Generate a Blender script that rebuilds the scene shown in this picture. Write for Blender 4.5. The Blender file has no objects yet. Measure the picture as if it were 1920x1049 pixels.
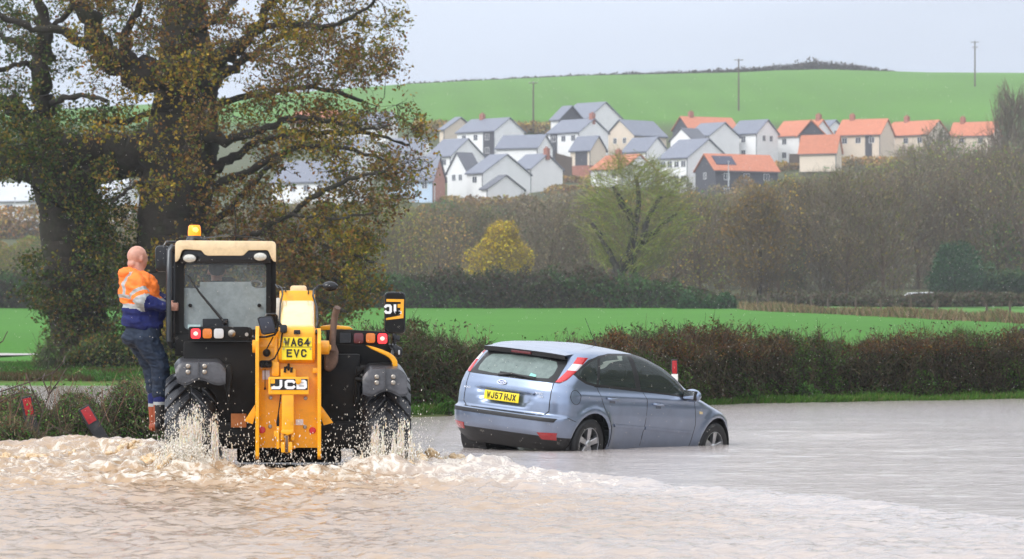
import bpy, bmesh, math, random
import numpy as np
from mathutils import Vector, Matrix
random.seed(7); RNG = np.random.default_rng(11)
R = math.radians
scene = bpy.context.scene
col = scene.collection
# ------------------------------------------------------------------ camera, world, sun, exposure
F = 6965.0; CAMZ = 1.256; HZ = 640.0          # focal length in px of the 1920 frame, eye height above the water, horizon row
cd = bpy.data.cameras.new("camera"); cam = bpy.data.objects.new("camera", cd); col.objects.link(cam)
cam.location = (0, 0, CAMZ); cam.rotation_euler = (R(90), 0, 0)
cd.sensor_width = 36; cd.lens = 36 * F / 1920; cd.shift_y = (HZ - 524.5) / 1920
cd.clip_start = 0.5; cd.clip_end = 5000
cd.dof.use_dof = True; cd.dof.focus_distance = 39; cd.dof.aperture_fstop = 6.8
scene.camera = cam
scene.view_settings.view_transform = 'Standard'; scene.view_settings.look = 'None'
scene.view_settings.exposure = 0.13; scene.view_settings.gamma = 1
SUN_EL, SUN_AZ = R(38), R(232)                # azimuth from north (+Y), clockwise: behind the camera, to the left
w = bpy.data.worlds.new("World"); scene.world = w; w.use_nodes = True
nt = w.node_tree; nt.nodes.clear()
def N(t, typ, **kw):
    n = t.nodes.new(typ)
    for k, v in kw.items(): setattr(n, k, v)
    return n
out = N(nt, 'ShaderNodeOutputWorld'); bg = N(nt, 'ShaderNodeBackground')
sky = N(nt, 'ShaderNodeTexSky', sky_type='NISHITA', sun_disc=False, sun_elevation=SUN_EL, sun_rotation=SUN_AZ, dust_density=3.0)
tc = N(nt, 'ShaderNodeTexCoord'); sep = N(nt, 'ShaderNodeSeparateXYZ')
nt.links.new(tc.outputs['Generated'], sep.inputs[0])
ramp = N(nt, 'ShaderNodeValToRGB')            # overcast sky: cool grey at the horizon, brighter towards the zenith
e = ramp.color_ramp.elements; e[0].position = 0.0; e[0].color = (7.2, 7.95, 9.2, 1)
e[1].position = 1.0; e[1].color = (15.0, 15.6, 16.6, 1)
m1 = e.new(0.07); m1.color = (6.8, 7.6, 9.0, 1); m2 = e.new(0.35); m2.color = (10.6, 11.1, 12.2, 1)
nt.links.new(sep.outputs['Z'], ramp.inputs[0])
mp = N(nt, 'ShaderNodeMapping'); mp.inputs['Scale'].default_value = (2.2, 2.2, 9)
nz = N(nt, 'ShaderNodeTexNoise'); nz.inputs['Scale'].default_value = 1.6; nz.inputs['Detail'].default_value = 5
nt.links.new(tc.outputs['Generated'], mp.inputs[0]); nt.links.new(mp.outputs[0], nz.inputs['Vector'])
mr = N(nt, 'ShaderNodeMapRange'); mr.inputs[1].default_value = .3; mr.inputs[2].default_value = .7
mr.inputs[3].default_value = .90; mr.inputs[4].default_value = 1.10
nt.links.new(nz.outputs['Fac'], mr.inputs[0])
mul = N(nt, 'ShaderNodeVectorMath', operation='SCALE'); nt.links.new(ramp.outputs[0], mul.inputs[0]); nt.links.new(mr.outputs[0], mul.inputs['Scale'])
# the cloud is thinner, so brighter, on the sun's side
dp = N(nt, 'ShaderNodeVectorMath', operation='DOT_PRODUCT'); nt.links.new(tc.outputs['Generated'], dp.inputs[0]); dp.inputs[1].default_value = (math.sin(SUN_AZ), math.cos(SUN_AZ), 0)
ma = N(nt, 'ShaderNodeMath', operation='MULTIPLY_ADD'); nt.links.new(dp.outputs['Value'], ma.inputs[0]); ma.inputs[1].default_value = .38; ma.inputs[2].default_value = 1.23
mul2 = N(nt, 'ShaderNodeVectorMath', operation='SCALE'); nt.links.new(mul.outputs[0], mul2.inputs[0]); nt.links.new(ma.outputs[0], mul2.inputs['Scale']); mul = mul2
mx = N(nt, 'ShaderNodeMixRGB'); mx.inputs[0].default_value = 0.90
nt.links.new(sky.outputs[0], mx.inputs[1]); nt.links.new(mul.outputs[0], mx.inputs[2])
nt.links.new(mx.outputs[0], bg.inputs[0]); bg.inputs[1].default_value = 0.10
nt.links.new(bg.outputs[0], out.inputs[0])
sd = bpy.data.lights.new("sun", 'SUN'); sd.energy = 1.5; sd.angle = R(25); sd.color = (1, .97, .92)
so = bpy.data.objects.new("sun", sd); col.objects.link(so)
dv = Vector((math.sin(SUN_AZ) * math.cos(SUN_EL), math.cos(SUN_AZ) * math.cos(SUN_EL), math.sin(SUN_EL)))
so.rotation_euler = dv.to_track_quat('Z', 'Y').to_euler(); so.location = (0, -20, 30)

# ------------------------------------------------------------------ helpers
def at(px, py, D): return Vector(((px - 960) / F * D, D, CAMZ - (py - HZ) / F * D))
def tag(o, label=None, cat=None, group=None, kind=None):
    for k, v in (('label', label), ('category', cat), ('group', group), ('kind', kind)):
        if v: o[k] = v
    return o
def empty(name, loc, label=None, cat=None, group=None, rot=(0, 0, 0)):
    o = bpy.data.objects.new(name, None); o.location = loc; o.rotation_euler = rot
    o.empty_display_size = .2; col.objects.link(o)
    return tag(o, label, cat, group)
def copy_tree(o, parent=None):
    c = o.copy(); col.objects.link(c)
    if parent: c.parent = parent
    for ch in o.children: copy_tree(ch, c)
    return c
def sm(a, b, x):
    t = np.clip((x - a) / (b - a), 0, 1); return t * t * (3 - 2 * t)
def _hash(ix, iy, seed):
    h = (ix.astype(np.int64) * 374761393 + iy.astype(np.int64) * 668265263 + seed * 974634777) & 0xffffffff
    h = ((h ^ (h >> 13)) * 1274126177) & 0xffffffff
    return ((h ^ (h >> 16)) & 0xffff) / 65535.0
def vnoise(x, y, seed=0):
    ix, iy = np.floor(x), np.floor(y); fx, fy = x - ix, y - iy
    fx = fx * fx * (3 - 2 * fx); fy = fy * fy * (3 - 2 * fy)
    a = _hash(ix, iy, seed); b = _hash(ix + 1, iy, seed); c = _hash(ix, iy + 1, seed); d = _hash(ix + 1, iy + 1, seed)
    return (a * (1 - fx) + b * fx) * (1 - fy) + (c * (1 - fx) + d * fx) * fy
def fbm(x, y, seed=0, o=4):
    s = 0; a = .5; t = 0
    for k in range(o):
        c, n = math.cos(k * 1.1), math.sin(k * 1.1)
        s = s + a * vnoise((x * c - y * n) * 2 ** k + 17.3 * k, (x * n + y * c) * 2 ** k, seed + k); t += a; a *= .5
    return s / t
# materials
def hexlin(r, g, b):
    f = lambda c: (c / 12.92 if c <= .04045 else ((c + .055) / 1.055) ** 2.4)
    return (f(r / 255), f(g / 255), f(b / 255))
MATS = {}
def mat(name, c, rough=.6, metal=0., var=.15, vs=8., bump=0., bs=60., spec=.5, coat=0., emit=None, es=0., alpha=None, trans=0., ior=1.45, attr=None, dirt=None, dscale=3., damt=.5, sub=0.):
    m = bpy.data.materials.new(name); m.use_nodes = True; t = m.node_tree
    b = t.nodes['Principled BSDF']; L = t.links.new
    b.inputs['Roughness'].default_value = rough; b.inputs['Metallic'].default_value = metal
    b.inputs['Specular IOR Level'].default_value = spec; b.inputs['Coat Weight'].default_value = coat; b.inputs['Coat Roughness'].default_value = .06
    b.inputs['IOR'].default_value = ior; b.inputs['Transmission Weight'].default_value = trans
    if alpha is not None: b.inputs['Alpha'].default_value = alpha
    tcn = N(t, 'ShaderNodeTexCoord'); v = tcn.outputs['Object']
    if attr:
        a = N(t, 'ShaderNodeAttribute', attribute_name=attr); base = a.outputs['Color']
    else:
        rgb = N(t, 'ShaderNodeRGB'); rgb.outputs[0].default_value = (*c, 1); base = rgb.outputs[0]
    if var:
        nz = N(t, 'ShaderNodeTexNoise'); nz.inputs['Scale'].default_value = vs; nz.inputs['Detail'].default_value = 6; nz.inputs['Roughness'].default_value = .65
        L(v, nz.inputs['Vector']); mr = N(t, 'ShaderNodeMapRange'); mr.inputs[1].default_value = .25; mr.inputs[2].default_value = .75
        mr.inputs[3].default_value = 1 - var; mr.inputs[4].default_value = 1 + var; L(nz.outputs['Fac'], mr.inputs[0])
        sc = N(t, 'ShaderNodeVectorMath', operation='SCALE'); L(base, sc.inputs[0]); L(mr.outputs[0], sc.inputs['Scale']); base = sc.outputs[0]
    if dirt:
        nz = N(t, 'ShaderNodeTexNoise'); nz.inputs['Scale'].default_value = dscale; nz.inputs['Detail'].default_value = 8; nz.inputs['Roughness'].default_value = .7
        L(v, nz.inputs['Vector']); mr = N(t, 'ShaderNodeMapRange'); mr.inputs[1].default_value = .48; mr.inputs[2].default_value = .72
        mr.inputs[3].default_value = 0; mr.inputs[4].default_value = damt; L(nz.outputs['Fac'], mr.inputs[0])
        mx = N(t, 'ShaderNodeMixRGB'); L(mr.outputs[0], mx.inputs[0]); L(base, mx.inputs[1]); mx.inputs[2].default_value = (*dirt, 1); base = mx.outputs[0]
    L(base, b.inputs['Base Color'])
    if bump:
        nb = N(t, 'ShaderNodeTexNoise'); nb.inputs['Scale'].default_value = bs; nb.inputs['Detail'].default_value = 5; L(v, nb.inputs['Vector'])
        bp = N(t, 'ShaderNodeBump'); bp.inputs['Strength'].default_value = bump; bp.inputs['Distance'].default_value = .02
        L(nb.outputs['Fac'], bp.inputs['Height']); L(bp.outputs[0], b.inputs['Normal'])
    if emit: b.inputs['Emission Color'].default_value = (*emit, 1); b.inputs['Emission Strength'].default_value = es
    MATS[name] = m; return m
def leafmat(name, rough=.55, tr=.3):
    m = bpy.data.materials.new(name); m.use_nodes = True; t = m.node_tree; b = t.nodes['Principled BSDF']; L = t.links.new
    a = N(t, 'ShaderNodeAttribute', attribute_name='Col'); L(a.outputs['Color'], b.inputs['Base Color'])
    b.inputs['Roughness'].default_value = rough; b.inputs['Specular IOR Level'].default_value = .15
    tr_ = N(t, 'ShaderNodeBsdfTranslucent'); L(a.outputs['Color'], tr_.inputs[0]); mx = N(t, 'ShaderNodeMixShader'); mx.inputs[0].default_value = tr
    L(b.outputs[0], mx.inputs[1]); L(tr_.outputs[0], mx.inputs[2]); L(mx.outputs[0], t.nodes['Material Output'].inputs[0])
    MATS[name] = m; return m

def link_mesh(name, me, parent=None, origin=(0, 0, 0)):
    o = bpy.data.objects.new(name, me); col.objects.link(o)
    if parent: o.parent = parent
    return o
def npmesh(name, V, Fc, mats, parent=None, smooth=False, colr=None, midx=None, origin=None, attrs=None):
    """fast mesh from numpy: V (n,3), Fc (m,k) with k 3 or 4; colr per vertex"""
    V = np.asarray(V, dtype=np.float32)
    if origin is not None: V = V - np.asarray(origin, dtype=np.float32)
    Fc = np.asarray(Fc, dtype=np.int32); m, k = Fc.shape
    me = bpy.data.meshes.new(name); me.vertices.add(len(V)); me.vertices.foreach_set('co', V.ravel())
    me.loops.add(m * k); me.loops.foreach_set('vertex_index', Fc.ravel()); me.polygons.add(m)
    me.polygons.foreach_set('loop_start', np.arange(0, m * k, k, dtype=np.int32))
    try: me.polygons.foreach_set('loop_total', np.full(m, k, dtype=np.int32))
    except Exception: pass
    for x in (mats if isinstance(mats, (list, tuple)) else [mats]): me.materials.append(x)
    if midx is not None: me.polygons.foreach_set('material_index', np.asarray(midx, dtype=np.int32))
    me.update(calc_edges=True)
    me.polygons.foreach_set('use_smooth', np.full(m, smooth, dtype=bool))
    if colr is not None:
        ca = me.color_attributes.new('Col', 'FLOAT_COLOR', 'POINT'); c4 = np.ones((len(V), 4), dtype=np.float32); c4[:, :3] = colr
        ca.data.foreach_set('color', c4.ravel())
    for an, av in (attrs or {}).items():
        at_ = me.attributes.new(an, 'FLOAT', 'POINT'); at_.data.foreach_set('value', np.asarray(av, dtype=np.float32))
    me.validate()
    return link_mesh(name, me, parent)

class MB:
    """collects primitives in world coordinates; build() makes ONE mesh object"""
    def __init__(s): s.v = []; s.f = []; s.m = []; s.cur = 0
    def add(s, vs, fs):
        n = len(s.v); s.v += [tuple(p) for p in vs]; s.f += [tuple(i + n for i in f) for f in fs]; s.m += [s.cur] * len(fs); return s
    def box(s, a, b, M=None):
        x0, y0, z0 = a; x1, y1, z1 = b
        vs = [(x0,y0,z0),(x1,y0,z0),(x1,y1,z0),(x0,y1,z0),(x0,y0,z1),(x1,y0,z1),(x1,y1,z1),(x0,y1,z1)]
        if M is not None: vs = [M @ Vector(v) for v in vs]
        return s.add(vs, [(0,3,2,1),(4,5,6,7),(0,1,5,4),(1,2,6,5),(2,3,7,6),(3,0,4,7)])
    def prism(s, poly, ax, a, b, M=None):
        """poly: 2D points in the plane normal to axis ax ('x': (y,z), 'y': (x,z), 'z': (x,y))"""
        def p(q, t): return {'x': (t, q[0], q[1]), 'y': (q[0], t, q[1]), 'z': (q[0], q[1], t)}[ax]
        n = len(poly); vs = [p(q, a) for q in poly] + [p(q, b) for q in poly]
        if M is not None: vs = [M @ Vector(v) for v in vs]
        fs = [tuple(range(n)), tuple(range(2 * n - 1, n - 1, -1))] + [(i, i + n, (i + 1) % n + n, (i + 1) % n) for i in range(n)]
        return s.add(vs, fs)
    def tube(s, pts, r, n=8, cap=True):
        pts = [Vector(p) for p in pts]; rs = r if isinstance(r, (list, tuple)) else [r] * len(pts)
        vs = []; up = None
        for i, p in enumerate(pts):
            d = (pts[min(i + 1, len(pts) - 1)] - pts[max(i - 1, 0)]).normalized()
            if up is None: up = Vector((0, 0, 1)) if abs(d.z) < .9 else Vector((1, 0, 0))
            a = d.cross(up); 
            if a.length < 1e-5: a = d.orthogonal()
            a.normalize(); b = a.cross(d); up = b
            vs += [p + (a * math.cos(2 * math.pi * k / n) + b * math.sin(2 * math.pi * k / n)) * rs[i] for k in range(n)]
        fs = [(i * n + k, i * n + (k + 1) % n, (i + 1) * n + (k + 1) % n, (i + 1) * n + k) for i in range(len(pts) - 1) for k in range(n)]
        if cap: fs += [tuple(range(n - 1, -1, -1)), tuple((len(pts) - 1) * n + k for k in range(n))]
        return s.add(vs, fs)
    def lathe(s, c, ax, prof, n=24, M=None, cap=True):
        """prof: (r, t) along axis ax from centre c"""
        vs = []
        for r, t in prof:
            for k in range(n):
                u, v = r * math.cos(2 * math.pi * k / n), r * math.sin(2 * math.pi * k / n)
                q = {'x': (t, u, v), 'y': (u, t, v), 'z': (u, v, t)}[ax]
                if M is not None: q = M @ Vector(q)
                vs.append((c[0] + q[0], c[1] + q[1], c[2] + q[2]))
        m = len(prof)
        fs = [(i * n + k, i * n + (k + 1) % n, (i + 1) * n + (k + 1) % n, (i + 1) * n + k) for i in range(m - 1) for k in range(n)]
        if cap and prof[0][0] > 1e-4: fs.append(tuple(range(n)))
        if cap and prof[-1][0] > 1e-4: fs.append(tuple((m - 1) * n + k for k in range(n)))
        return s.add(vs, fs)
    def ball(s, c, r, nu=12, nv=8):
        rx, ry, rz = r if isinstance(r, (list, tuple)) else (r, r, r)
        vs = []; fs = []
        for i in range(nv + 1):
            th = math.pi * i / nv
            for k in range(nu):
                ph = 2 * math.pi * k / nu
                vs.append((c[0] + rx * math.sin(th) * math.cos(ph), c[1] + ry * math.sin(th) * math.sin(ph), c[2] + rz * math.cos(th)))
        for i in range(nv):
            for k in range(nu): fs.append((i * nu + k, (i + 1) * nu + k, (i + 1) * nu + (k + 1) % nu, i * nu + (k + 1) % nu))
        return s.add(vs, fs)
    def grid(s, fn, nu, nv):
        vs = [fn(i / nu, j / nv) for i in range(nu + 1) for j in range(nv + 1)]
        fs = [(i * (nv + 1) + j, (i + 1) * (nv + 1) + j, (i + 1) * (nv + 1) + j + 1, i * (nv + 1) + j + 1) for i in range(nu) for j in range(nv)]
        return s.add(vs, fs)
    def build(s, name, mats, parent=None, bevel=0., seg=2, smooth=False, ang=35, origin=None, flat=False):
        me = bpy.data.meshes.new(name)
        o = origin if origin is not None else (0, 0, 0)
        if origin is None and parent is not None:
            q = Vector((0, 0, 0)); p = parent
            while p: q = q + p.location; p = p.parent
            o = q
        me.from_pydata([(v[0] - o[0], v[1] - o[1], v[2] - o[2]) for v in s.v], [], s.f)
        for x in (mats if isinstance(mats, (list, tuple)) else [mats]): me.materials.append(x)
        me.polygons.foreach_set('material_index', s.m)
        bm = bmesh.new(); bm.from_mesh(me)
        bmesh.ops.remove_doubles(bm, verts=bm.verts, dist=1e-5)
        bmesh.ops.dissolve_degenerate(bm, edges=bm.edges, dist=1e-6)
        bmesh.ops.recalc_face_normals(bm, faces=bm.faces)
        if bevel:
            es = [e for e in bm.edges if len(e.link_faces) == 2 and e.calc_face_angle(0) > R(28)]
            bmesh.ops.bevel(bm, geom=es, offset=bevel, segments=seg, profile=.6, affect='EDGES', clamp_overlap=True)
        if smooth or bevel:
            for f in bm.faces: f.smooth = True
            for e in bm.edges:
                if len(e.link_faces) == 2 and e.calc_face_angle(0) > R(ang): e.smooth = False
        bm.to_mesh(me); bm.free(); me.update()
        return link_mesh(name, me, parent)
def rrect(x0, x1, z0, z1, r, n=5):
    pts = []
    for cx, cz, a0 in ((x1 - r, z1 - r, 0), (x0 + r, z1 - r, 90), (x0 + r, z0 + r, 180), (x1 - r, z0 + r, 270)):
        for k in range(n + 1):
            a = R(a0 + 90 * k / n); pts.append((cx + r * math.cos(a), cz + r * math.sin(a)))
    return pts
def text_mesh(s, txt, size, M, ext=.002, bold=0., sx=1.):
    """adds text as real geometry (Blender's built-in font) through matrix M (x right, y up)"""
    c = bpy.data.curves.new('txt', 'FONT'); c.body = txt; c.size = size; c.align_x = 'CENTER'; c.align_y = 'CENTER'; c.extrude = ext; c.offset = bold; c.resolution_u = 3
    o = bpy.data.objects.new('txt', c); col.objects.link(o)
    dg = bpy.context.evaluated_depsgraph_get(); me = bpy.data.meshes.new_from_object(o.evaluated_get(dg))
    S = Matrix.Diagonal((sx, 1, 1, 1))
    s.add([M @ S @ v.co for v in me.vertices], [tuple(p.vertices) for p in me.polygons])
    bpy.data.objects.remove(o); bpy.data.curves.remove(c); bpy.data.meshes.remove(me)

# lettering drawn with thick strokes (number plate style)
GL = {'W': [[(0,1),(.25,0),(.5,.75),(.75,0),(1,1)]], 'A': [[(0,0),(.5,1),(1,0)],[(.2,.32),(.8,.32)]], '6': [[(.92,.86),(.7,1),(.25,1),(0,.75),(0,.22),(.25,0),(.75,0),(1,.22),(1,.36),(.75,.58),(.02,.5)]],
 '4': [[(.72,0),(.72,1),(0,.3),(1,.3)]], 'E': [[(1,1),(0,1),(0,0),(1,0)],[(0,.52),(.85,.52)]], 'V': [[(0,1),(.5,0),(1,1)]], 'C': [[(1,.78),(.78,1),(.22,1),(0,.78),(0,.22),(.22,0),(.78,0),(1,.22)]],
 'J': [[(.95,1),(.95,.22),(.72,0),(.25,0),(0,.22),(0,.32)]], '5': [[(.95,1),(.08,1),(.03,.56),(.7,.58),(1,.4),(1,.2),(.75,0),(.22,0),(0,.18)]], '7': [[(0,1),(1,1),(.4,0)]], 'H': [[(0,0),(0,1)],[(1,0),(1,1)],[(0,.5),(1,.5)]], 'X': [[(0,0),(1,1)],[(0,1),(1,0)]], ' ': []}
def strokes(mb, txt, w, h, gap, th, M, ext=.002, GLY=GL):
    """letters w wide, h high, stroke th, centred at M's origin (x right, y up)"""
    adv = lambda ch: (gap * 1.6 if ch == ' ' else w + gap); tot = sum(adv(ch) for ch in txt) - gap; x = -tot / 2; k = 0
    for ch in txt:
        for line in GLY[ch]:
            P = [Vector((x + th / 2 + q[0] * (w - th), -h / 2 + th / 2 + q[1] * (h - th))) for q in line]; n = len(P); Lf = []; Rt = []
            for i in range(n):
                d0 = (P[i] - P[i - 1]).normalized() if i else (P[1] - P[0]).normalized(); d1 = (P[i + 1] - P[i]).normalized() if i < n - 1 else d0
                b = (d0 + d1); b = b.normalized() if b.length > 1e-4 else d0; nn = Vector((-b.y, b.x)); cs = max(.45, nn.dot(Vector((-d0.y, d0.x)))); nn = nn * (th / 2 / cs); e = (-d0 * th / 2 if i == 0 else (d0 * th / 2 if i == n - 1 else Vector((0, 0))))
                Lf.append(P[i] + nn + e); Rt.append(P[i] - nn + e)
            for i in range(n - 1):
                q = [Lf[i], Lf[i + 1], Rt[i + 1], Rt[i]]; k += 1; z0 = ext + k * 3e-5
                mb.add([M @ Vector((a.x, a.y, 0)) for a in q] + [M @ Vector((a.x, a.y, z0)) for a in q], [(0,1,2,3),(4,5,6,7),(0,1,5,4),(1,2,6,5),(2,3,7,6),(3,0,4,7)])
        x += adv(ch)
LOGO = {'J': [[(.88,1),(.88,.30),(.78,.12),(.60,.0),(-.15,0)],[(.60,0),(.2,.0),(.05,.05)]], 'C': [[(1,.86),(.86,1),(.2,1),(.02,.84),(.02,.16),(.2,0),(.86,0),(1,.14)]], 'B': [[(0,0),(0,1),(.80,1),(.95,.86),(.95,.64),(.82,.53),(0,.53)],[(.82,.53),(.98,.40),(.98,.14),(.82,0),(0,0)]]}
# ------------------------------------------------------------------ terrain
VX = [-40, -6, -1.6, 4.7, 11.2, 25, 60]; VD = [40, 56, 62.5, 74.8, 81, 96, 130]
CRX = [-400, 400, 600, 760, 900, 1100, 1385, 1500, 1600, 1700, 1920, 2600]; CRY = [230, 190, 170, 158, 151, 142, 136, 130, 131, 136, 137, 150]
def verge(x): return np.interp(x, VX, VD)
def far_z(x, y):
    z = np.interp(y, [60, 75, 90, 112, 140, 200, 280, 340, 450, 560, 640, 655, 670, 690, 700, 720, 745, 760], [.2, .32, .42, .62, 1.0, 1.95, 3.7, 4.9, 10.3, 17.6, 24.6, 26.3, 28.2, 31.6, 33.8, 36.4, 41.0, 46.4])
    pxx = 960 + x / np.maximum(y, 300) * F
    cr = CAMZ + (HZ - np.interp(pxx, CRX, CRY)) / F * 1000
    ycr = np.interp(pxx, CRX, CRY); ys = 225.6 + (ycr - 225.6) * np.sin(np.clip((y - 760) / 240, 0, 1) * math.pi / 2); up = CAMZ + (HZ - ys) / F * y
    z = np.where(y > 760, up, z)
    z = np.where(y > 1000, cr - ((y - 1000) / 60) ** 2 * 2.2, z)
    return z
def ground_z(x, y):
    x = np.asarray(x, dtype=float); y = np.asarray(y, dtype=float)
    u = y - verge(x) + (fbm(x * .9, x * 0 + 3., 13, 3) - .5) * 1.1
    right = np.interp(u, [-9, -2, -.4, 0, .5, 1.6, 3], [-.34, -.25, -.06, 0, .07, .16, .22])
    right = np.where(u > 3, np.maximum(far_z(x, y), .22), right)
    left = np.interp(y, [-40, 40, 43.2, 44.8, 50.5, 52.5, 100, 104, 107, 112, 140, 180], [-.45, -.34, -.2, .05, .04, -.3, -.32, -.06, .28, .45, .75, 1.62])
    left = np.where(y > 180, far_z(x, y), left)
    wl = sm(-4.3, -5.0, x) if False else 1 - sm(-5.2, -4.1, x)
    wl = np.where(y > 56, 1 - sm(-7.0, -4.4, x), wl)
    z = right * (1 - wl) + left * wl
    b = sm(120, 180, y); z = z * (1 - b) + far_z(x, y) * b
    z = z + (fbm(x * .5, y * .5, 5) - .5) * .10 * sm(60, 110, y)
    pr = np.hypot((x + 23.4) / 6.0, (y - 141) / 21); z = z - (z - .66) * (1 - sm(.8, 1.12, pr)) * (z > .66)
    return z
def axis(parts):
    a = []
    for lo, hi, st in parts: a += list(np.arange(lo, hi, st))
    return np.array(a + [parts[-1][1]])
gx = axis([(-350, -60, 14), (-60, -24, 2.5), (-24, 34, .55), (34, 70, 2.5), (70, 350, 14)])
gy = axis([(-40, 36, 4), (36, 60, .5), (60, 100, .7), (100, 150, 1.2), (150, 340, 4), (340, 780, 8), (780, 1000, 12), (1000, 1150, 12)])
X, Y = np.meshgrid(gx, gy, indexing='ij'); Z = ground_z(X, Y)
def gridfaces(nx, ny):
    i, j = np.meshgrid(np.arange(nx - 1), np.arange(ny - 1), indexing='ij'); a = (i * ny + j).ravel()
    return np.stack([a, a + ny, a + ny + 1, a + 1], 1)
def lerpc(a, b, t): return a * (1 - t[..., None]) + b * t[..., None]
def ground_cols(X, Y):
    grass = np.array([.058, .178, .021]); rough = np.array([.10, .15, .04]); mud = np.array([.10, .07, .045]); wood = np.array([.085, .095, .045]); hillc = np.array([.090, .212, .030])
    far = np.array([.085, .20, .04])
    n1 = fbm(X * .8, Y * .8, 3); n2 = fbm(X * .05, Y * .03, 9)
    c = np.broadcast_to(grass, X.shape + (3,)).copy()
    c = c * (0.78 + .3 * n2[..., None] + .16 * fbm(X * .12, Y * .5, 15)[..., None])
    px = 960 + X / np.maximum(Y, 1) * F
    fl = np.interp(X, [10, 17, 29.6, 60], [290, 275, 215, 160])
    c = lerpc(c, far, sm(-2, 2, Y - fl) * (X > 10))
    u = Y - verge(X)
    vg = (1 - sm(2.5, 4, u)); c = lerpc(c, rough, vg)
    c = lerpc(c, mud, (u < -.3) * (Y < 100) * 1.)
    L = (X < -5) & (Y > 100) & (Y < 125)
    lm = L * sm(.42, .6, n1) * (Y > 106); c = lerpc(c, np.array([.13, .085, .05]), lm * .9)
    c = lerpc(c, np.array([.085, .20, .035]), L * (1 - lm) * 1.)
    c = lerpc(c, mud, ((X < -5) & (Y < 104)) * 1.)
    c = lerpc(c, wood, sm(306, 325, Y + X * .0) * (1 - sm(752, 762, Y)))
    hill = hillc * (0.86 + .26 * fbm(X * .03, Y * .02, 21)[..., None] + .035 * np.sin(X * .55 + Y * .02)[..., None])
    c = np.where((Y > 757)[..., None], hill, c)
    return c
C = ground_cols(X, Y)
gm = mat('ground_mat', (1, 1, 1), rough=.95, var=.16, vs=3.5, spec=.15, attr='Col', bump=.4, bs=9)
g = npmesh('ground', np.stack([X, Y, Z], -1).reshape(-1, 3), gridfaces(len(gx), len(gy)), gm, smooth=True, colr=C.reshape(-1, 3)); tag(g, kind='structure')

# ------------------------------------------------------------------ flood water
wx = axis([(-150, -40, 8), (-40, -8, .8), (-8, -6.4, .1), (-6.4, 5.4, .042), (5.4, 12, .12), (12, 40, .8), (40, 150, 8)])
wy = axis([(-20, 18, 2), (18, 21, .2), (21, 47, .065), (47, 60, .18), (60, 110, .6)])
X, Y = np.meshgrid(wx, wy, indexing='ij')
def polyd(pts, X, Y):
    """signed distance to an open polyline (positive on its right when walking along it) and the parameter along it"""
    best = np.full(X.shape, 1e9); sg = np.ones(X.shape); tt = np.zeros(X.shape); n = len(pts) - 1
    for i in range(n):
        (x0, y0), (x1, y1) = pts[i], pts[i + 1]; dx, dy = x1 - x0, y1 - y0; L2 = dx * dx + dy * dy
        t = np.clip(((X - x0) * dx + (Y - y0) * dy) / L2, 0, 1); ex = X - x0 - t * dx; ey = Y - y0 - t * dy
        d = np.hypot(ex, ey); k = d < best; best = np.where(k, d, best); sg = np.where(k, np.sign(dy * ex - dx * ey), sg); tt = np.where(k, (i + t) / n, tt)
    return best * sg, tt
RW = [(-1.1, 39.6), (-.95, 39), (-.16, 36.9), (.44, 33.8), (1.33, 31.9), (1.93, 30.6), (2.54, 29.5), (3.15, 27.7), (3.9, 25.5)]
LW = [(-3.3, 38.2), (-3.7, 40.4), (-4.4, 41.6), (-5.2, 42.0), (-6.0, 42.2), (-8, 42.2), (-12, 41)]
dr, tr_ = polyd(RW, X, Y); dl, tl = polyd(LW, X, Y)           # inside the wake: dr > 0
inside = sm(-.15, .25, dr) * np.where(X > -3.3, 1, sm(-.1, .3, -dl))
TX = (539 - 960) / F * 35
mach = (np.abs(X - TX) < 1.1) & (Y > 35.2)                       # under the machine
near = np.exp(-(((X - TX) / 2.6) ** 2 + ((Y - 35.2) / 3.2) ** 2))
leftz = np.exp(-((Y - 39) / 3.2) ** 2) * (1 - sm(-3.4, -2.6, X)) * inside
foamreg = np.clip(inside * (1.05 * np.exp(-((Y - 34.5) / 4.2) ** 2) + .12 * (Y < 36)) * (1 - sm(-.4, 1.8, X - (36 - Y) * .10)), 0, 1)
foamreg = np.maximum(foamreg, leftz)
amp = .002 + .009 * inside + .055 * near * inside + .05 * leftz + .025 * foamreg
a0 = fbm(X * .55, Y * .8, 29, 3); a1 = fbm(X * 1.6, Y * 1.3, 31, 4); a2 = fbm(X * 4.2 + a1 * 2, Y * 3.4 + a1, 37, 4); a3 = fbm(X * 11, Y * 9, 41, 3)
ridged = 1 - np.abs(2 * a2 - 1) * 2.2
Z = amp * ((a1 - .5) * 2.2 + ridged * .75 + (a3 - .5) * .9) + .004 * np.sin(Y * 1.9 + a1 * 5 + X * .35) * (1 + 2.0 * inside) + .016 * inside * (1 - np.abs(2 * a2 - 1) * 2 - .3) * (.5 + a0) + .012 * inside * (a3 - .5)
Z += .0075 * (fbm(X * 1.3, Y * 2.6, 55, 4) - .5) * 2 * (1 - inside)
cardip = sm(-2.2, -.6, X) * (1 - sm(4.2, 6, X)) * sm(41.5, 43.2, Y) * (1 - sm(49, 52, Y)); Z -= .045 * cardip
rh = np.interp(tr_, [0, .12, .35, .6, .85, 1], [.05, .075, .06, .042, .022, 0.])
Z += rh * np.exp(-((dr - .22) / np.where(dr < .22, .13, .5)) ** 2) * (.72 + .6 * a2)
lh = np.interp(tl, [0, .2, .5, 1], [.06, .17, .13, .05])
Z += lh * np.exp(-((-dl - .25) / np.where(-dl < .25, .2, .7)) ** 2) * (.5 + 1.0 * a2) * (X < -2.9)
for tx in (-3.0 - .02, -1.205):                                    # boiling mounds where the tyres push the water
    q = np.exp(-(((X - tx) / .42) ** 2 + ((Y - 34.9) / .5) ** 2)); Z += q * (.05 + .20 * (a2 - .35) + .14 * (a3 - .4))
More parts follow.
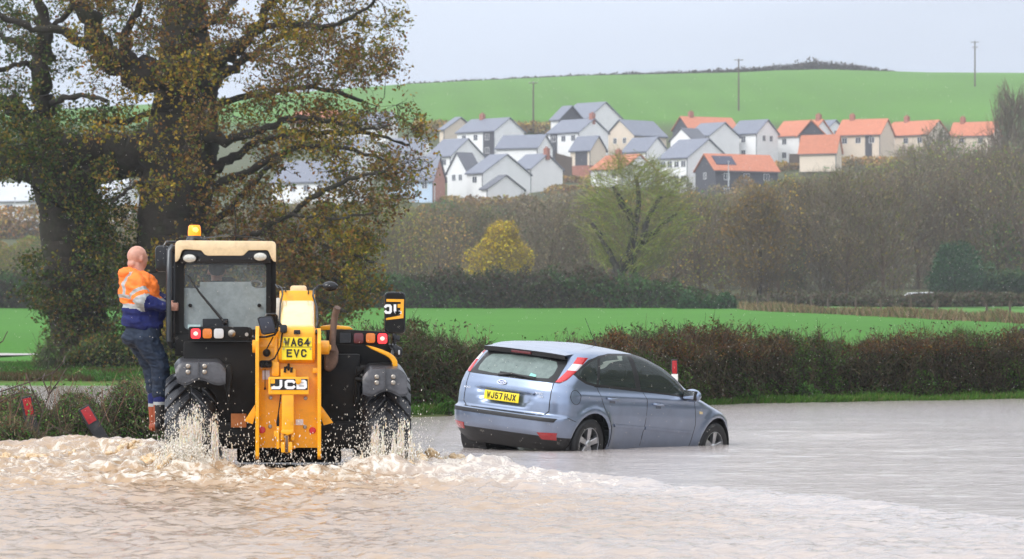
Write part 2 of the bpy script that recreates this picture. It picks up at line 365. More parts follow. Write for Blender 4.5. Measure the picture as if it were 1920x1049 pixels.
Z = np.where(mach, Z * .5 - .02, Z)
crest = sm(.0, .9, (Z / (amp * 1.2 + .012)))
churn = np.clip(np.maximum(foamreg, leftz) * 1.3 + .6 * np.exp(-((dr - .25) / .4) ** 2) * inside * np.interp(tr_, [0, .5, 1], [1, .7, .3]), 0, 1)
foam = np.clip(foamreg * (.04 + .26 * crest) + .0 * np.exp(-((dr - .3) / .35) ** 2) * inside * np.interp(tr_, [0, .4, .7, 1], [1, .85, .55, 0]) + .10 * near * inside + .04 * leftz, 0, 1)
foam = np.where(mach & (Y > 36), foam * .25, foam)
calm = 1 - np.clip(sm(-.3, 2.6, dr + (a0 - .5) * 1.6) * np.where(X > -3.3, 1, sm(-.1, .5, -dl)) * (1 - .75 * sm(.2, 3.4, X + (30 - Y) * .12 + (a0 - .5) * 2)), 0, 1)
wm = bpy.data.materials.new('flood_water_mat'); wm.use_nodes = True; t = wm.node_tree; b = t.nodes['Principled BSDF']; L = t.links.new
af = N(t, 'ShaderNodeAttribute', attribute_name='foam'); ac = N(t, 'ShaderNodeAttribute', attribute_name='calm')
tcn = N(t, 'ShaderNodeTexCoord'); mp = N(t, 'ShaderNodeMapping'); mp.inputs['Scale'].default_value = (1, .5, 1); L(tcn.outputs['Object'], mp.inputs[0])
n1 = N(t, 'ShaderNodeTexNoise'); n1.inputs['Scale'].default_value = 6.5; n1.inputs['Detail'].default_value = 8; n1.inputs['Roughness'].default_value = .68; n1.inputs['Distortion'].default_value = 1.2; L(mp.outputs[0], n1.inputs['Vector'])
add = N(t, 'ShaderNodeMath', operation='MULTIPLY_ADD'); L(af.outputs['Fac'], add.inputs[0]); add.inputs[1].default_value = .62; L(n1.outputs['Fac'], add.inputs[2])
fr = N(t, 'ShaderNodeMapRange'); fr.inputs[1].default_value = .655; fr.inputs[2].default_value = .84; L(add.outputs[0], fr.inputs[0])
n2 = N(t, 'ShaderNodeTexNoise'); n2.inputs['Scale'].default_value = .9; n2.inputs['Detail'].default_value = 5; L(mp.outputs[0], n2.inputs['Vector'])
bc = N(t, 'ShaderNodeMixRGB'); L(n2.outputs['Fac'], bc.inputs[0]); bc.inputs[1].default_value = (.31, .21, .13, 1); bc.inputs[2].default_value = (.46, .36, .275, 1)
ach = N(t, 'ShaderNodeAttribute', attribute_name='churn'); chm = N(t, 'ShaderNodeMixRGB'); cmf = N(t, 'ShaderNodeMath', operation='MULTIPLY'); L(ach.outputs['Fac'], cmf.inputs[0]); cmf.inputs[1].default_value = .8; L(cmf.outputs[0], chm.inputs[0]); L(bc.outputs[0], chm.inputs[1]); chm.inputs[2].default_value = (.40, .265, .15, 1); bc = chm
cm = N(t, 'ShaderNodeMixRGB'); L(ac.outputs['Fac'], cm.inputs[0]); L(bc.outputs[0], cm.inputs[1]); cm.inputs[2].default_value = (.46, .405, .375, 1)
fm = N(t, 'ShaderNodeMixRGB'); L(fr.outputs[0], fm.inputs[0]); L(cm.outputs[0], fm.inputs[1]); fm.inputs[2].default_value = (.74, .69, .60, 1)
L(fm.outputs[0], b.inputs['Base Color'])
rr = N(t, 'ShaderNodeMapRange'); L(fr.outputs[0], rr.inputs[0]); rr.inputs[3].default_value = .10; rr.inputs[4].default_value = .75; L(rr.outputs[0], b.inputs['Roughness'])
b.inputs['IOR'].default_value = 1.33
n3 = N(t, 'ShaderNodeTexNoise'); n3.inputs['Scale'].default_value = 9; n3.inputs['Detail'].default_value = 7; mp3 = N(t, 'ShaderNodeMapping'); mp3.inputs['Scale'].default_value = (.6, 1, 1)
L(tcn.outputs['Object'], mp3.inputs[0]); L(mp3.outputs[0], n3.inputs['Vector'])
bp = N(t, 'ShaderNodeBump'); bp.inputs['Strength'].default_value = .9; bp.inputs['Distance'].default_value = .03; L(n3.outputs['Fac'], bp.inputs['Height']); L(bp.outputs[0], b.inputs['Normal'])
wo = npmesh('flood_water', np.stack([X, Y, Z], -1).reshape(-1, 3), gridfaces(len(wx), len(wy)), wm, smooth=True, attrs={'foam': foam.ravel(), 'calm': calm.ravel(), 'churn': churn.ravel()}); tag(wo, kind='structure')
# a standing pool in the meadow on the left
pm = bpy.data.materials.new('pool_water_mat'); pm.use_nodes = True; pb = pm.node_tree.nodes['Principled BSDF']; pb.inputs['Base Color'].default_value = (.42, .38, .34, 1); pb.inputs['Roughness'].default_value = .35; pb.inputs['IOR'].default_value = 1.33
pts = [(-23.4 + 5.7 * math.cos(a) * (1 + .08 * math.sin(3 * a)), 141 + 20 * math.sin(a) * (1 + .1 * math.cos(2 * a))) for a in [k * math.pi / 16 for k in range(32)]]
mb = MB(); mb.add([(x, y, .745) for x, y in pts], [tuple(range(32))]); tag(mb.build('pool_water', pm), kind='structure')
# ------------------------------------------------------------------ houses on the hillside
WH = mat('render_white', (.84, .84, .83), rough=.85, var=.05, vs=.6); CRM = mat('render_cream', (.70, .60, .48), rough=.85, var=.05, vs=.6)
PBL = mat('render_pale_blue', (.50, .62, .76), rough=.85, var=.05, vs=.6); LIL = mat('render_lilac', (.62, .63, .78), rough=.85, var=.05, vs=.6)
SLT = mat('slate', (.165, .18, .225), rough=.45, var=.12, vs=1.5); SLD = mat('slate_dark', (.10, .105, .125), rough=.5, var=.12, vs=1.5)
ORG = mat('clay_tile', (.50, .18, .10), rough=.8, var=.12, vs=1.5); BRK = mat('brick', (.34, .14, .10), rough=.85, var=.2, vs=2)
DKC = mat('dark_cladding', (.06, .062, .075), rough=.7, var=.12, vs=2); GLS = mat('window_glass', (.07, .08, .10), rough=.12, var=0)
FRM = mat('window_frame_white', (.75, .75, .75), rough=.5, var=0); SOL = mat('solar_panel', (.03, .035, .07), rough=.2, var=.2, vs=1)
TIM = mat('timber', (.10, .075, .055), rough=.85, var=.2, vs=3); TRC = mat('terracotta_wall', (.42, .20, .15), rough=.85, var=.1, vs=1); GRF = mat('shed_roof', (.50, .52, .54), rough=.6, var=.08, vs=.4)
def house(xl, xc, xr, yb, ye, yr, D, wall, roof, label, side='R', th=46, chim=None, wins=3, dark=None, name='house', cat='house', lower=None, solar=False, gwin=1, gwall=None):
    """side R: the long wall runs from the near corner xc to the left and the gable to the right (side L mirrors it). px columns/rows of its corners; builds a real box house of that size"""
    s = F / D; c = at(xc, yb, D); zb = c.z; ze = at(xc, ye, D).z; zr = at(xc, yr, D).z
    fw, gw = ((xc - xl), (xr - xc)) if side == 'R' else ((xr - xc), (xc - xl))
    fw = max(fw, 6); gw = max(gw, 6)
    if gw * 1.9 < fw: th = 62
    t = R(90 - th) if side == 'R' else R(90 - th)
    Lf = fw / s / math.cos(R(90 - th)) if False else fw / s / math.sin(R(th)); Wg = gw / s / math.cos(R(th))
    Lf = min(Lf, 60); 
    g = -1 if side == 'R' else 1
    du = Vector((g * math.sin(R(th)), math.cos(R(th)), 0)); dvv = Vector((-g * math.cos(R(th)), math.sin(R(th)), 0))
    # the near corner is the origin; u along the long wall, v along the gable
    root = empty(name, (c.x, c.y, zb - 1.5), label, cat)
    def P(u, v, z): q = c + du * u + dvv * v; return (q.x, q.y, z)
    zb2 = zb - 1.5; ez = ze; H = zr - ze
    mb = MB(); vs = [P(0,0,zb2),P(Lf,0,zb2),P(Lf,Wg,zb2),P(0,Wg,zb2),P(0,0,ez),P(Lf,0,ez),P(Lf,Wg,ez),P(0,Wg,ez),P(0,Wg/2,zr-.12),P(Lf,Wg/2,zr-.12)]
    mb.add(vs, [(0,1,5,4),(2,3,7,6)]); mb.cur = 1 if gwall else 0; mb.add(vs, [(3,0,4,8,7),(1,2,6,9,5)])
    w = mb.build('wall', [wall, gwall or wall], root)
    if lower:
        mb = MB(); q = (zb2, zb + (ez - zb) * .42)
        a = [P(-.06,-.06,q[0]),P(Lf+.06,-.06,q[0]),P(Lf+.06,Wg+.06,q[0]),P(-.06,Wg+.06,q[0])]; a += [(x, y, q[1]) for x, y, z in a]
        mb.add(a, [(0,1,5,4),(1,2,6,5),(2,3,7,6),(3,0,4,7),(4,5,6,7)]); mb.build('wall_base', lower, root)
    o = .3; oe = .28; k = H / (Wg / 2); mb = MB()
    for v0, v1, z0, z1 in ((-oe, Wg/2, ez - oe*k, zr), (Wg + oe, Wg/2, ez - oe*k, zr)):
        a = [P(-o, v0, z0), P(Lf+o, v0, z0), P(Lf+o, v1, z1), P(-o, v1, z1)]; b2 = [(x, y, z + .16) for x, y, z in a]
        mb.add(a + b2, [(0,1,2,3),(4,5,6,7),(0,1,5,4),(1,2,6,5),(2,3,7,6),(3,0,4,7)])
    rf = mb.build('roof', roof, root)
    if solar:
        mb = MB(); f0, f1 = .25, .8
        a = [P(Lf*.07, (Wg/2)*f0, ez+H*f0+.22), P(Lf*.38, (Wg/2)*f0, ez+H*f0+.22), P(Lf*.38, (Wg/2)*f1, ez+H*f1+.22), P(Lf*.07, (Wg/2)*f1, ez+H*f1+.22)]
        mb.add(a + [(x, y, z + .08) for x, y, z in a], [(0,1,2,3),(4,5,6,7),(0,1,5,4),(1,2,6,5),(2,3,7,6),(3,0,4,7)]); mb.build('solar_panel', SOL, rf)
    if chim is not None:
        for cu in (chim if isinstance(chim, (list, tuple)) else [chim]):
            mb = MB(); u = Lf * cu; a = [P(u-.45, Wg/2-.4, zr-1.0), P(u+.45, Wg/2-.4, zr-1.0), P(u+.45, Wg/2+.4, zr-1.0), P(u-.45, Wg/2+.4, zr-1.0)]
            mb.add(a + [(x, y, z + 2.1) for x, y, z in a], [(0,1,5,4),(1,2,6,5),(2,3,7,6),(3,0,4,7),(4,5,6,7)])
            for uu in (-.2, .2): q = P(u+uu, Wg/2, zr+1.1); mb.lathe(q, 'z', [(.12, 0), (.1, .3)], 6)
            mb.build('chimney', BRK, rf)
    mb = MB()
    for v, sg in ((-oe, -1), (Wg + oe, 1)):
        a = [P(-.2, v, ez - oe*k - .12), P(Lf+.2, v, ez - oe*k - .12), P(Lf+.2, v + sg*.12, ez - oe*k - .12), P(-.2, v + sg*.12, ez - oe*k - .12)]; mb.add(a + [(x, y, z + .13) for x, y, z in a], [(0,1,2,3),(4,5,6,7),(0,1,5,4),(1,2,6,5),(2,3,7,6),(3,0,4,7)])
    a = [P(-.02, -.12, zb2), P(.10, -.12, zb2), P(.10, -.02, zb2), P(-.02, -.02, zb2)]; mb.add(a + [(x, y, ez - .1) for x, y, z in a], [(0,1,5,4),(1,2,6,5),(2,3,7,6),(3,0,4,7)]); mb.build('gutter', SLD, root)
    def window(u0, u1, z0, z1, gable=False):
        mb = MB(); mb2 = MB()
        Q = (lambda a, d, z: P(-d, a, z)) if gable else (lambda a, d, z: P(a, -d, z))
        def slab(m_, a0, a1, q0, q1, d0, d1):
            a = [Q(a0, d0, q0), Q(a1, d0, q0), Q(a1, d0, q1), Q(a0, d0, q1)]; b2 = [Q(a0, d1, q0), Q(a1, d1, q0), Q(a1, d1, q1), Q(a0, d1, q1)]
            m_.add(a + b2, [(0,1,2,3),(4,5,6,7),(0,1,5,4),(1,2,6,5),(2,3,7,6),(3,0,4,7)])
        slab(mb, u0, u1, z0, z1, -.05, .03); f = .07
        for x0, x1, q0, q1 in ((u0-f, u0, z0-f, z1+f), (u1, u1+f, z0-f, z1+f), (u0, u1, z1, z1+f), (u0, u1, z0-f, z0), ((u0+u1)/2-.03, (u0+u1)/2+.03, z0, z1)): slab(mb2, x0, x1, q0, q1, -.02, .06)
        wi = mb.build('window', GLS, root); mb2.build('window_frame', FRM, wi)
    hw = ez - zb
    rows = [ez - 1.7] + ([ez - 4.3] if hw > 4.4 else [])
    if wins:
        for zz in rows:
            for i in range(wins):
                u = Lf * (i + .6) / (wins + .2); window(u - .5, u + .5, zz, zz + 1.05)
    if gwin and Wg > 4:
        for i in range(gwin): v = Wg * (i + 1) / (gwin + 1); window(v - .4, v + .4, ez - 1.5, ez - .5, True)
    if dark is not None:
        mb = MB(); u0, u1 = Lf * dark[0], Lf * dark[1]; a = [P(u0, -.04, zb2), P(u1, -.04, zb2), P(u1, -.04, ez - .1), P(u0, -.04, ez - .1)]; b2 = [P(u0, .05, zb2), P(u1, .05, zb2), P(u1, .05, ez - .1), P(u0, .05, ez - .1)]
        mb.add(a + b2, [(0,1,2,3),(4,5,6,7),(0,1,5,4),(1,2,6,5),(2,3,7,6),(3,0,4,7)]); mb.build('cladding_panel', DKC, root)
    return root
HS = [
 (856,927,983,290,245,220,720,WH,SLT,'white house with long slate roof and brick chimney, nearest the leftmost power pole','R',dict(chim=.72,dark=(.0,.3),gwin=0)),
 (824,833,893,262,243,219,738,CRM,SLT,'cream house half hidden behind the white house with the long slate roof','R',dict(wins=0,gwin=0)),
 (800,845,908,345,292,259,690,WH,SLT,'white house with slate roof directly right of the oak twigs, above the big white gables','R',dict(wins=2,gwin=0)),
 (931,1008,1037,290,276,252,700,WH,SLT,'low white outbuilding with a wide slate roof between two tall white houses','R',dict(wins=0,gwin=0)),
 (875,905,995,366,324,288,650,WH,SLT,'largest white gable in the front row, with a small lean garage before it','R',dict(wins=1,gwin=0)),
 (838,876,902,362,322,286,656,WH,SLD,'white house wing with two narrow gable windows, left end of the front row','L',dict(wins=1,gwin=2)),
 (902,914,983,368,354,328,640,WH,SLD,'small white garage with dark gable roof in front of the largest white gable','R',dict(wins=0,gwin=0)),
 (958,996,1056,352,316,288,668,WH,SLT,'white windowless gable house with a brick chimney, right end of the front white row','R',dict(wins=0,gwin=0,chim=.02)),
 (1050,1101,1171,240,222,190,747,WH,SLT,'highest white house, its slate roof standing out against the green hill','R',dict(wins=0,gwin=0)),
 (1033,1048,1096,245,224,198,742,WH,SLT,'dark brown gabled wing against the highest white house','R',dict(wins=0,gwin=0,gwall=DKC)),
 (1028,1086,1142,290,247,222,705,WH,SLT,'white house with bluish slate roof and one chimney, below the highest house','R',dict(chim=.05,dark=(.7,.92),gwin=0)),
 (1137,1189,1252,302,253,224,712,CRM,SLT,'cream house with two small gable windows and a dark slate roof','L',dict(wins=0,gwin=2)),
 (1070,1107,1137,332,280,255,690,CRM,SLT,'cream coach house over a brick ground floor with a dark garage opening','R',dict(wins=0,gwin=0,lower=BRK,dark=(.15,.75))),
 (1169,1212,1254,325,283,257,695,WH,SLT,'white house with grey-green slate roof just above the orange roofed cottage','R',dict(wins=2,gwin=0)),
 (1109,1168,1232,348,316,289,672,WH,ORG,'white cottage with orange tiled roof and chimney behind the green willow tree','R',dict(chim=.65,wins=2,gwin=0)),
 (1238,1289,1372,358,295,259,660,WH,SLT,'big pale house with the widest slate roof, left of the dark barn','R',dict(wins=4,gwin=0)),
 (1290,1330,1390,292,254,229,700,WH,SLT,'white gabled house behind the widest slate roof','R',dict(wins=0,gwin=0)),
 (1259,1298,1328,287,262,240,694,WH,SLD,'small white gable peeping over the widest slate roof','L',dict(wins=0,gwin=1)),
 (1264,1292,1388,256,241,218,742,DKC,ORG,'dark gabled house with orange roof and chimney, top row above the white gables','L',dict(chim=.2,wins=0,gwin=0)),
 (1372,1419,1462,299,249,224,705,WH,SLT,'white gable with a round attic window and slate roof, touching the orange roof','R',dict(wins=1,gwin=2,dark=(.72,.98))),
 (1456,1522,1566,298,252,224,708,WH,ORG,'white house under an orange roof with a dark triangular dormer','R',dict(chim=.1,wins=2,gwin=0)),
 (1502,1568,1580,306,282,253,690,CRM,ORG,'low cream wing with a sweeping orange roof, left of the tall cream houses','R',dict(wins=0,gwin=0)),
 (1534,1552,1584,264,240,225,738,WH,SLT,'small white gable with slate roof between the orange roofs','R',dict(wins=0,gwin=1)),
 (1572,1650,1683,291,251,222,712,CRM,ORG,'cream house with orange roof and dark panel, first of the three on the right','R',dict(chim=.8,wins=3,gwin=0,dark=(.18,.34))),
 (1665,1740,1785,288,251,225,716,CRM,ORG,'cream house with orange roof, middle one of the three on the right','R',dict(chim=.72,wins=3,gwin=0,dark=(.85,.99))),
 (1786,1860,1882,282,252,228,720,CRM,ORG,'cream house with orange roof, rightmost beside the tall bare tree','R',dict(chim=.8,wins=2,gwin=0)),
 (1307,1340,1464,366,318,288,640,DKC,ORG,'dark clad barn house with orange roof and blue solar panels','L',dict(wins=3,gwin=1,solar=True)),
 (505,640,690,384,339,298,640,WH,SLT,'long white terrace seen through the lower oak branches','R',dict(wins=5,gwin=0)),
 (726,812,834,378,335,293,646,PBL,SLT,'pale blue house with a terracotta gable beside the oak branch tips','R',dict(wins=3,gwin=0,gwall=TRC)),
 (620,655,730,340,288,255,684,WH,SLT,'white house glimpsed through the thick of the oak leaves','R',dict(wins=0,gwin=0)),
 (540,622,645,252,226,207,732,CRM,ORG,'house with a faded orange roof behind the oak, under the hill field','R',dict(wins=0,gwin=0)),
 (645,725,745,256,232,210,738,WH,SLT,'white house with slate roof behind the oak, right of the faded orange roof','R',dict(wins=0,gwin=0)),
 (725,790,812,318,284,258,700,WH,SLT,'white house with slate roof behind the bare twigs at the oak edge','R',dict(wins=2,gwin=0)),
]
for h in HS:
    house(*h[:10], side=h[10], **h[11])
# dark triangular dormer on the orange roof: a part of that house is drawn as its own small gable
par = [o for o in bpy.data.objects if o.get('label', '').startswith('white house under an orange roof')][0]
a = at(1499, 252, 703); b = at(1546, 252, 703); c = at(1521, 228, 703)
mb = MB(); mb.add([a, b, c, a + Vector((0, 6, .0)), b + Vector((0, 6, 0)), c + Vector((0, 6, 0))], [(0,1,2),(3,4,5),(0,1,4,3),(1,2,5,4),(2,0,3,5)]); mb.build('dormer', DKC, par)
mb = MB()
for p, q in ((a, c), (b, c)):
    d = (p - c).normalized() * .5; p2 = p + d
    mb.add([p2 + Vector((0, -.3, 0)), c + Vector((0, -.3, .15)), c + Vector((0, 6, .15)), p2 + Vector((0, 6, 0)), p2 + Vector((0, -.3, .25)), c + Vector((0, -.3, .4)), c + Vector((0, 6, .4)), p2 + Vector((0, 6, .25))], [(0,1,2,3),(4,5,6,7),(0,1,5,4),(1,2,6,5),(2,3,7,6),(3,0,4,7)])
mb.build('dormer_roof', ORG, par)
house(-70, 215, 262, 438, 372, 336, 560, WH, GRF, 'long white farm shed with pale roof, seen left of and between the oak trunks', 'R', wins=6, gwin=0, name='farm_shed', cat='shed')
house(1908, 1932, 2000, 560, 512, 470, 420, CRM, ORG, 'cottage with reddish roof cut off by the right edge of the photo', 'L', wins=2, gwin=1, th=60, gwall=BRK)
# dark garden fences between the gardens
def garden_fence(p0, p1, D, h, label):
    a, b = at(*p0, D), at(*p1, D); d = (b - a); n = max(2, int(d.length / 1.8)); root = empty('garden_fence', (a.x, a.y, a.z), label, 'fence')
    mb = MB(); mb.add([a, b, b + Vector((0, 0, h)), a + Vector((0, 0, h)), a + Vector((0, .06, 0)), b + Vector((0, .06, 0)), b + Vector((0, .06, h)), a + Vector((0, .06, h))], [(0,1,2,3),(4,5,6,7),(0,1,5,4),(1,2,6,5),(2,3,7,6),(3,0,4,7)])
    mb.build('fence_panel', TIM, root)
    for i in range(n + 1): q = a + d * i / n; mb = MB(); mb.box((q.x-.07, q.y-.08, q.z-.5), (q.x+.07, q.y-.002, q.z+h+.1)); mb.build('fence_post', TIM, root)
garden_fence((1042, 330), (1072, 338), 684, 4.2, 'dark brown garden fence left of the cream coach house')
garden_fence((1480, 306), (1527, 306), 696, 1.7, 'reddish brown garden fence below the white wall of the orange roofed house')
# street lamps and power poles
PGR = mat('galvanised', (.55, .57, .58), rough=.4, metal=.6, var=.1)
def street_lamp(px, yt, yb, D, label):
    b, t = at(px, yb, D), at(px, yt, D); r = empty('street_lamp', b, label, 'street lamp')
    MB().tube([b, t], [.11, .06], 8).build('pole', PGR, r); mb = MB(); mb.box((t.x - .15, t.y - .5, t.z - .02), (t.x + .15, t.y + .1, t.z + .12)); mb.build('lamp_head', PGR, r, bevel=.03)
street_lamp(815, 345, 400, 632, 'thin white street lamp in front of the pale blue house')
street_lamp(1366, 304, 350, 632, 'thin grey street lamp in front of the dark barn house')
street_lamp(28, 372, 440, 540, 'thin street lamp in front of the long farm shed')
def power_pole(px, yt, yb, D, label, arms=1):
    b, t = at(px, yb, D), at(px, yt, D); z = float(ground_z(b.x, b.y)); b.z = min(b.z, z) - .5
    r = empty('power_pole', b, label, 'power pole', 'power poles up on the hill')
    MB().tube([b, t], [.20, .14], 8).build('pole', TIM, r)
    for k in range(arms):
        z = t.z - .35 - k * 1.2; mb = MB(); mb.box((t.x - .95 + .3 * k, t.y - .2, z - .06), (t.x + .95 - .3 * k, t.y - .06, z + .08)); mb.build('crossarm', TIM, r)
        for dx in (-.8, 0, .8): MB().lathe((t.x + dx * (1 - .3 * k), t.y - .13, z + .08), 'z', [(.05, 0), (.07, .1), (.03, .2)], 8).build('insulator', PGR, r)
power_pole(1000, 153, 226, 752, 'power pole rising behind the houses, leftmost on the hill')
power_pole(1385, 110, 196, 790, 'power pole standing midway on the green hill field above the orange roofs')
power_pole(1828, 77, 154, 880, 'power pole with two crossarms breaking the skyline at far right', 2)
# ------------------------------------------------------------------ vegetation
LEAF = leafmat('leaf_mat'); TWIG = mat('twig_mat', (.07, .05, .035), rough=.9, attr='Col', var=.2, vs=3)
BARK = mat('oak_bark', (.030, .024, .018), rough=.95, var=.45, vs=7, bump=1., bs=16, dirt=(.03, .038, .014), dscale=1.6, damt=.7)
PALG = 1.45
def pal(cols, wts, n, jit=.25, rg=RNG):
    cols = np.array(cols) * PALG; k = rg.choice(len(cols), n, p=np.array(wts) / sum(wts)); c = cols[k] * (1 + rg.uniform(-jit, jit, (n, 1)))
    return np.clip(c * (1 + rg.uniform(-.1, .1, (n, 3))), .004, 1)
def unit(n, rg=RNG):
    v = rg.normal(size=(n, 3)); return v / np.linalg.norm(v, axis=1, keepdims=True)
def leaf_quads(P, size, asp=.55, rg=RNG, droop=0., dirs=None):
    """kite shaped leaves: P (n,3) centres, size (n,)"""
    n = len(P); d = unit(n, rg) if dirs is None else dirs; d[:, 2] -= droop; d /= np.linalg.norm(d, axis=1, keepdims=True)
    s = np.cross(d, unit(n, rg)); s /= np.maximum(np.linalg.norm(s, axis=1, keepdims=True), 1e-6); L = size[:, None] * .5
    V = np.stack([P - d * L, P + s * L * asp + d * L * .15, P + d * L, P - s * L * asp + d * L * .15], 1).reshape(-1, 3)
    return V, np.arange(4 * n).reshape(-1, 4)
def twig_tris(P0, P1, r0, rg=RNG):
    """thin three sided tapering spikes from P0 to P1 (n,3)"""
    n = len(P0); d = P1 - P0; d /= np.maximum(np.linalg.norm(d, axis=1, keepdims=True), 1e-6)
    a = np.cross(d, unit(n, rg)); a /= np.maximum(np.linalg.norm(a, axis=1, keepdims=True), 1e-6); b = np.cross(d, a)
    r = np.broadcast_to(np.asarray(r0), (n,))[:, None]; q = r * .45; out_ = []
    for c, rr in ((P0, r), (P1, q)):
        for k in range(3): ang = 2 * math.pi * k / 3; out_.append(c + (a * math.cos(ang) + b * math.sin(ang)) * rr)
    V = np.stack(out_, 1).reshape(-1, 3); base = (np.arange(n) * 6)[:, None]
    Fq = np.concatenate([base + np.array([[k, (k + 1) % 3, 3 + (k + 1) % 3, 3 + k]]) for k in range(3)], 0)
    return V, Fq
class Acc:
    def __init__(s): s.V = []; s.F = []; s.C = []; s.n = 0
    def add(s, V, Fq, c, per):
        s.V.append(V); s.F.append(Fq + s.n); s.n += len(V); s.C.append(np.repeat(np.asarray(c), per, 0) if per else c)
    def leaves(s, P, size, cols, **k): V, f = leaf_quads(P, size, **k); s.add(V, f, cols, 4)
    def twigs(s, P0, P1, r, cols): V, f = twig_tris(P0, P1, r); s.add(V, f, cols, 6)
    def build(s, name, m, parent=None, origin=None, smooth=False): return npmesh(name, np.concatenate(s.V), np.concatenate(s.F), m, parent, smooth, np.concatenate(s.C), origin=origin)
def limbs_mesh(mb, pts, rs, n=9, wob=.06, sub=5, seed=0, jit=.12):
    """a gnarled limb through points; radii in metres"""
    rg = random.Random(seed); P = [Vector(p) for p in pts]; Q = []; RR = []
    for i in range(len(P) - 1):
        p0 = P[max(i - 1, 0)]; p1 = P[i]; p2 = P[i + 1]; p3 = P[min(i + 2, len(P) - 1)]
        for k in range(sub):
            t = k / sub; q = .5 * ((2 * p1) + (-p0 + p2) * t + (2 * p0 - 5 * p1 + 4 * p2 - p3) * t * t + (-p0 + 3 * p1 - 3 * p2 + p3) * t ** 3); r = rs[i] * (1 - t) + rs[i + 1] * t
            j = Vector([rg.uniform(-1, 1) for _ in range(3)]) * wob * (r * 3 + .1) if (i or k) else Vector((0, 0, 0)); Q.append(q + j); RR.append(r * rg.uniform(1 - jit, 1 + jit))
    Q.append(P[-1]); RR.append(rs[-1]); mb.tube(Q, RR, n); return Q, RR
def burly(o, amp, sc):
    me = o.data; n = len(me.vertices); a = np.empty(n * 3, dtype=np.float32); me.vertices.foreach_get('co', a); a = a.reshape(-1, 3)
    nr = np.empty(n * 3, dtype=np.float32); me.vertices.foreach_get('normal', nr); nr = nr.reshape(-1, 3)
    ang = np.arctan2(nr[:, 1], nr[:, 0]); f = (fbm(ang * 2.2 + 9, a[:, 2] * sc * .35, 77, 4) - .5) * 2 + (fbm(a[:, 0] * sc + 5, a[:, 2] * sc, 71, 3) - .5)
    a += nr * (f * amp)[:, None]; me.vertices.foreach_set('co', a.ravel()); me.update()

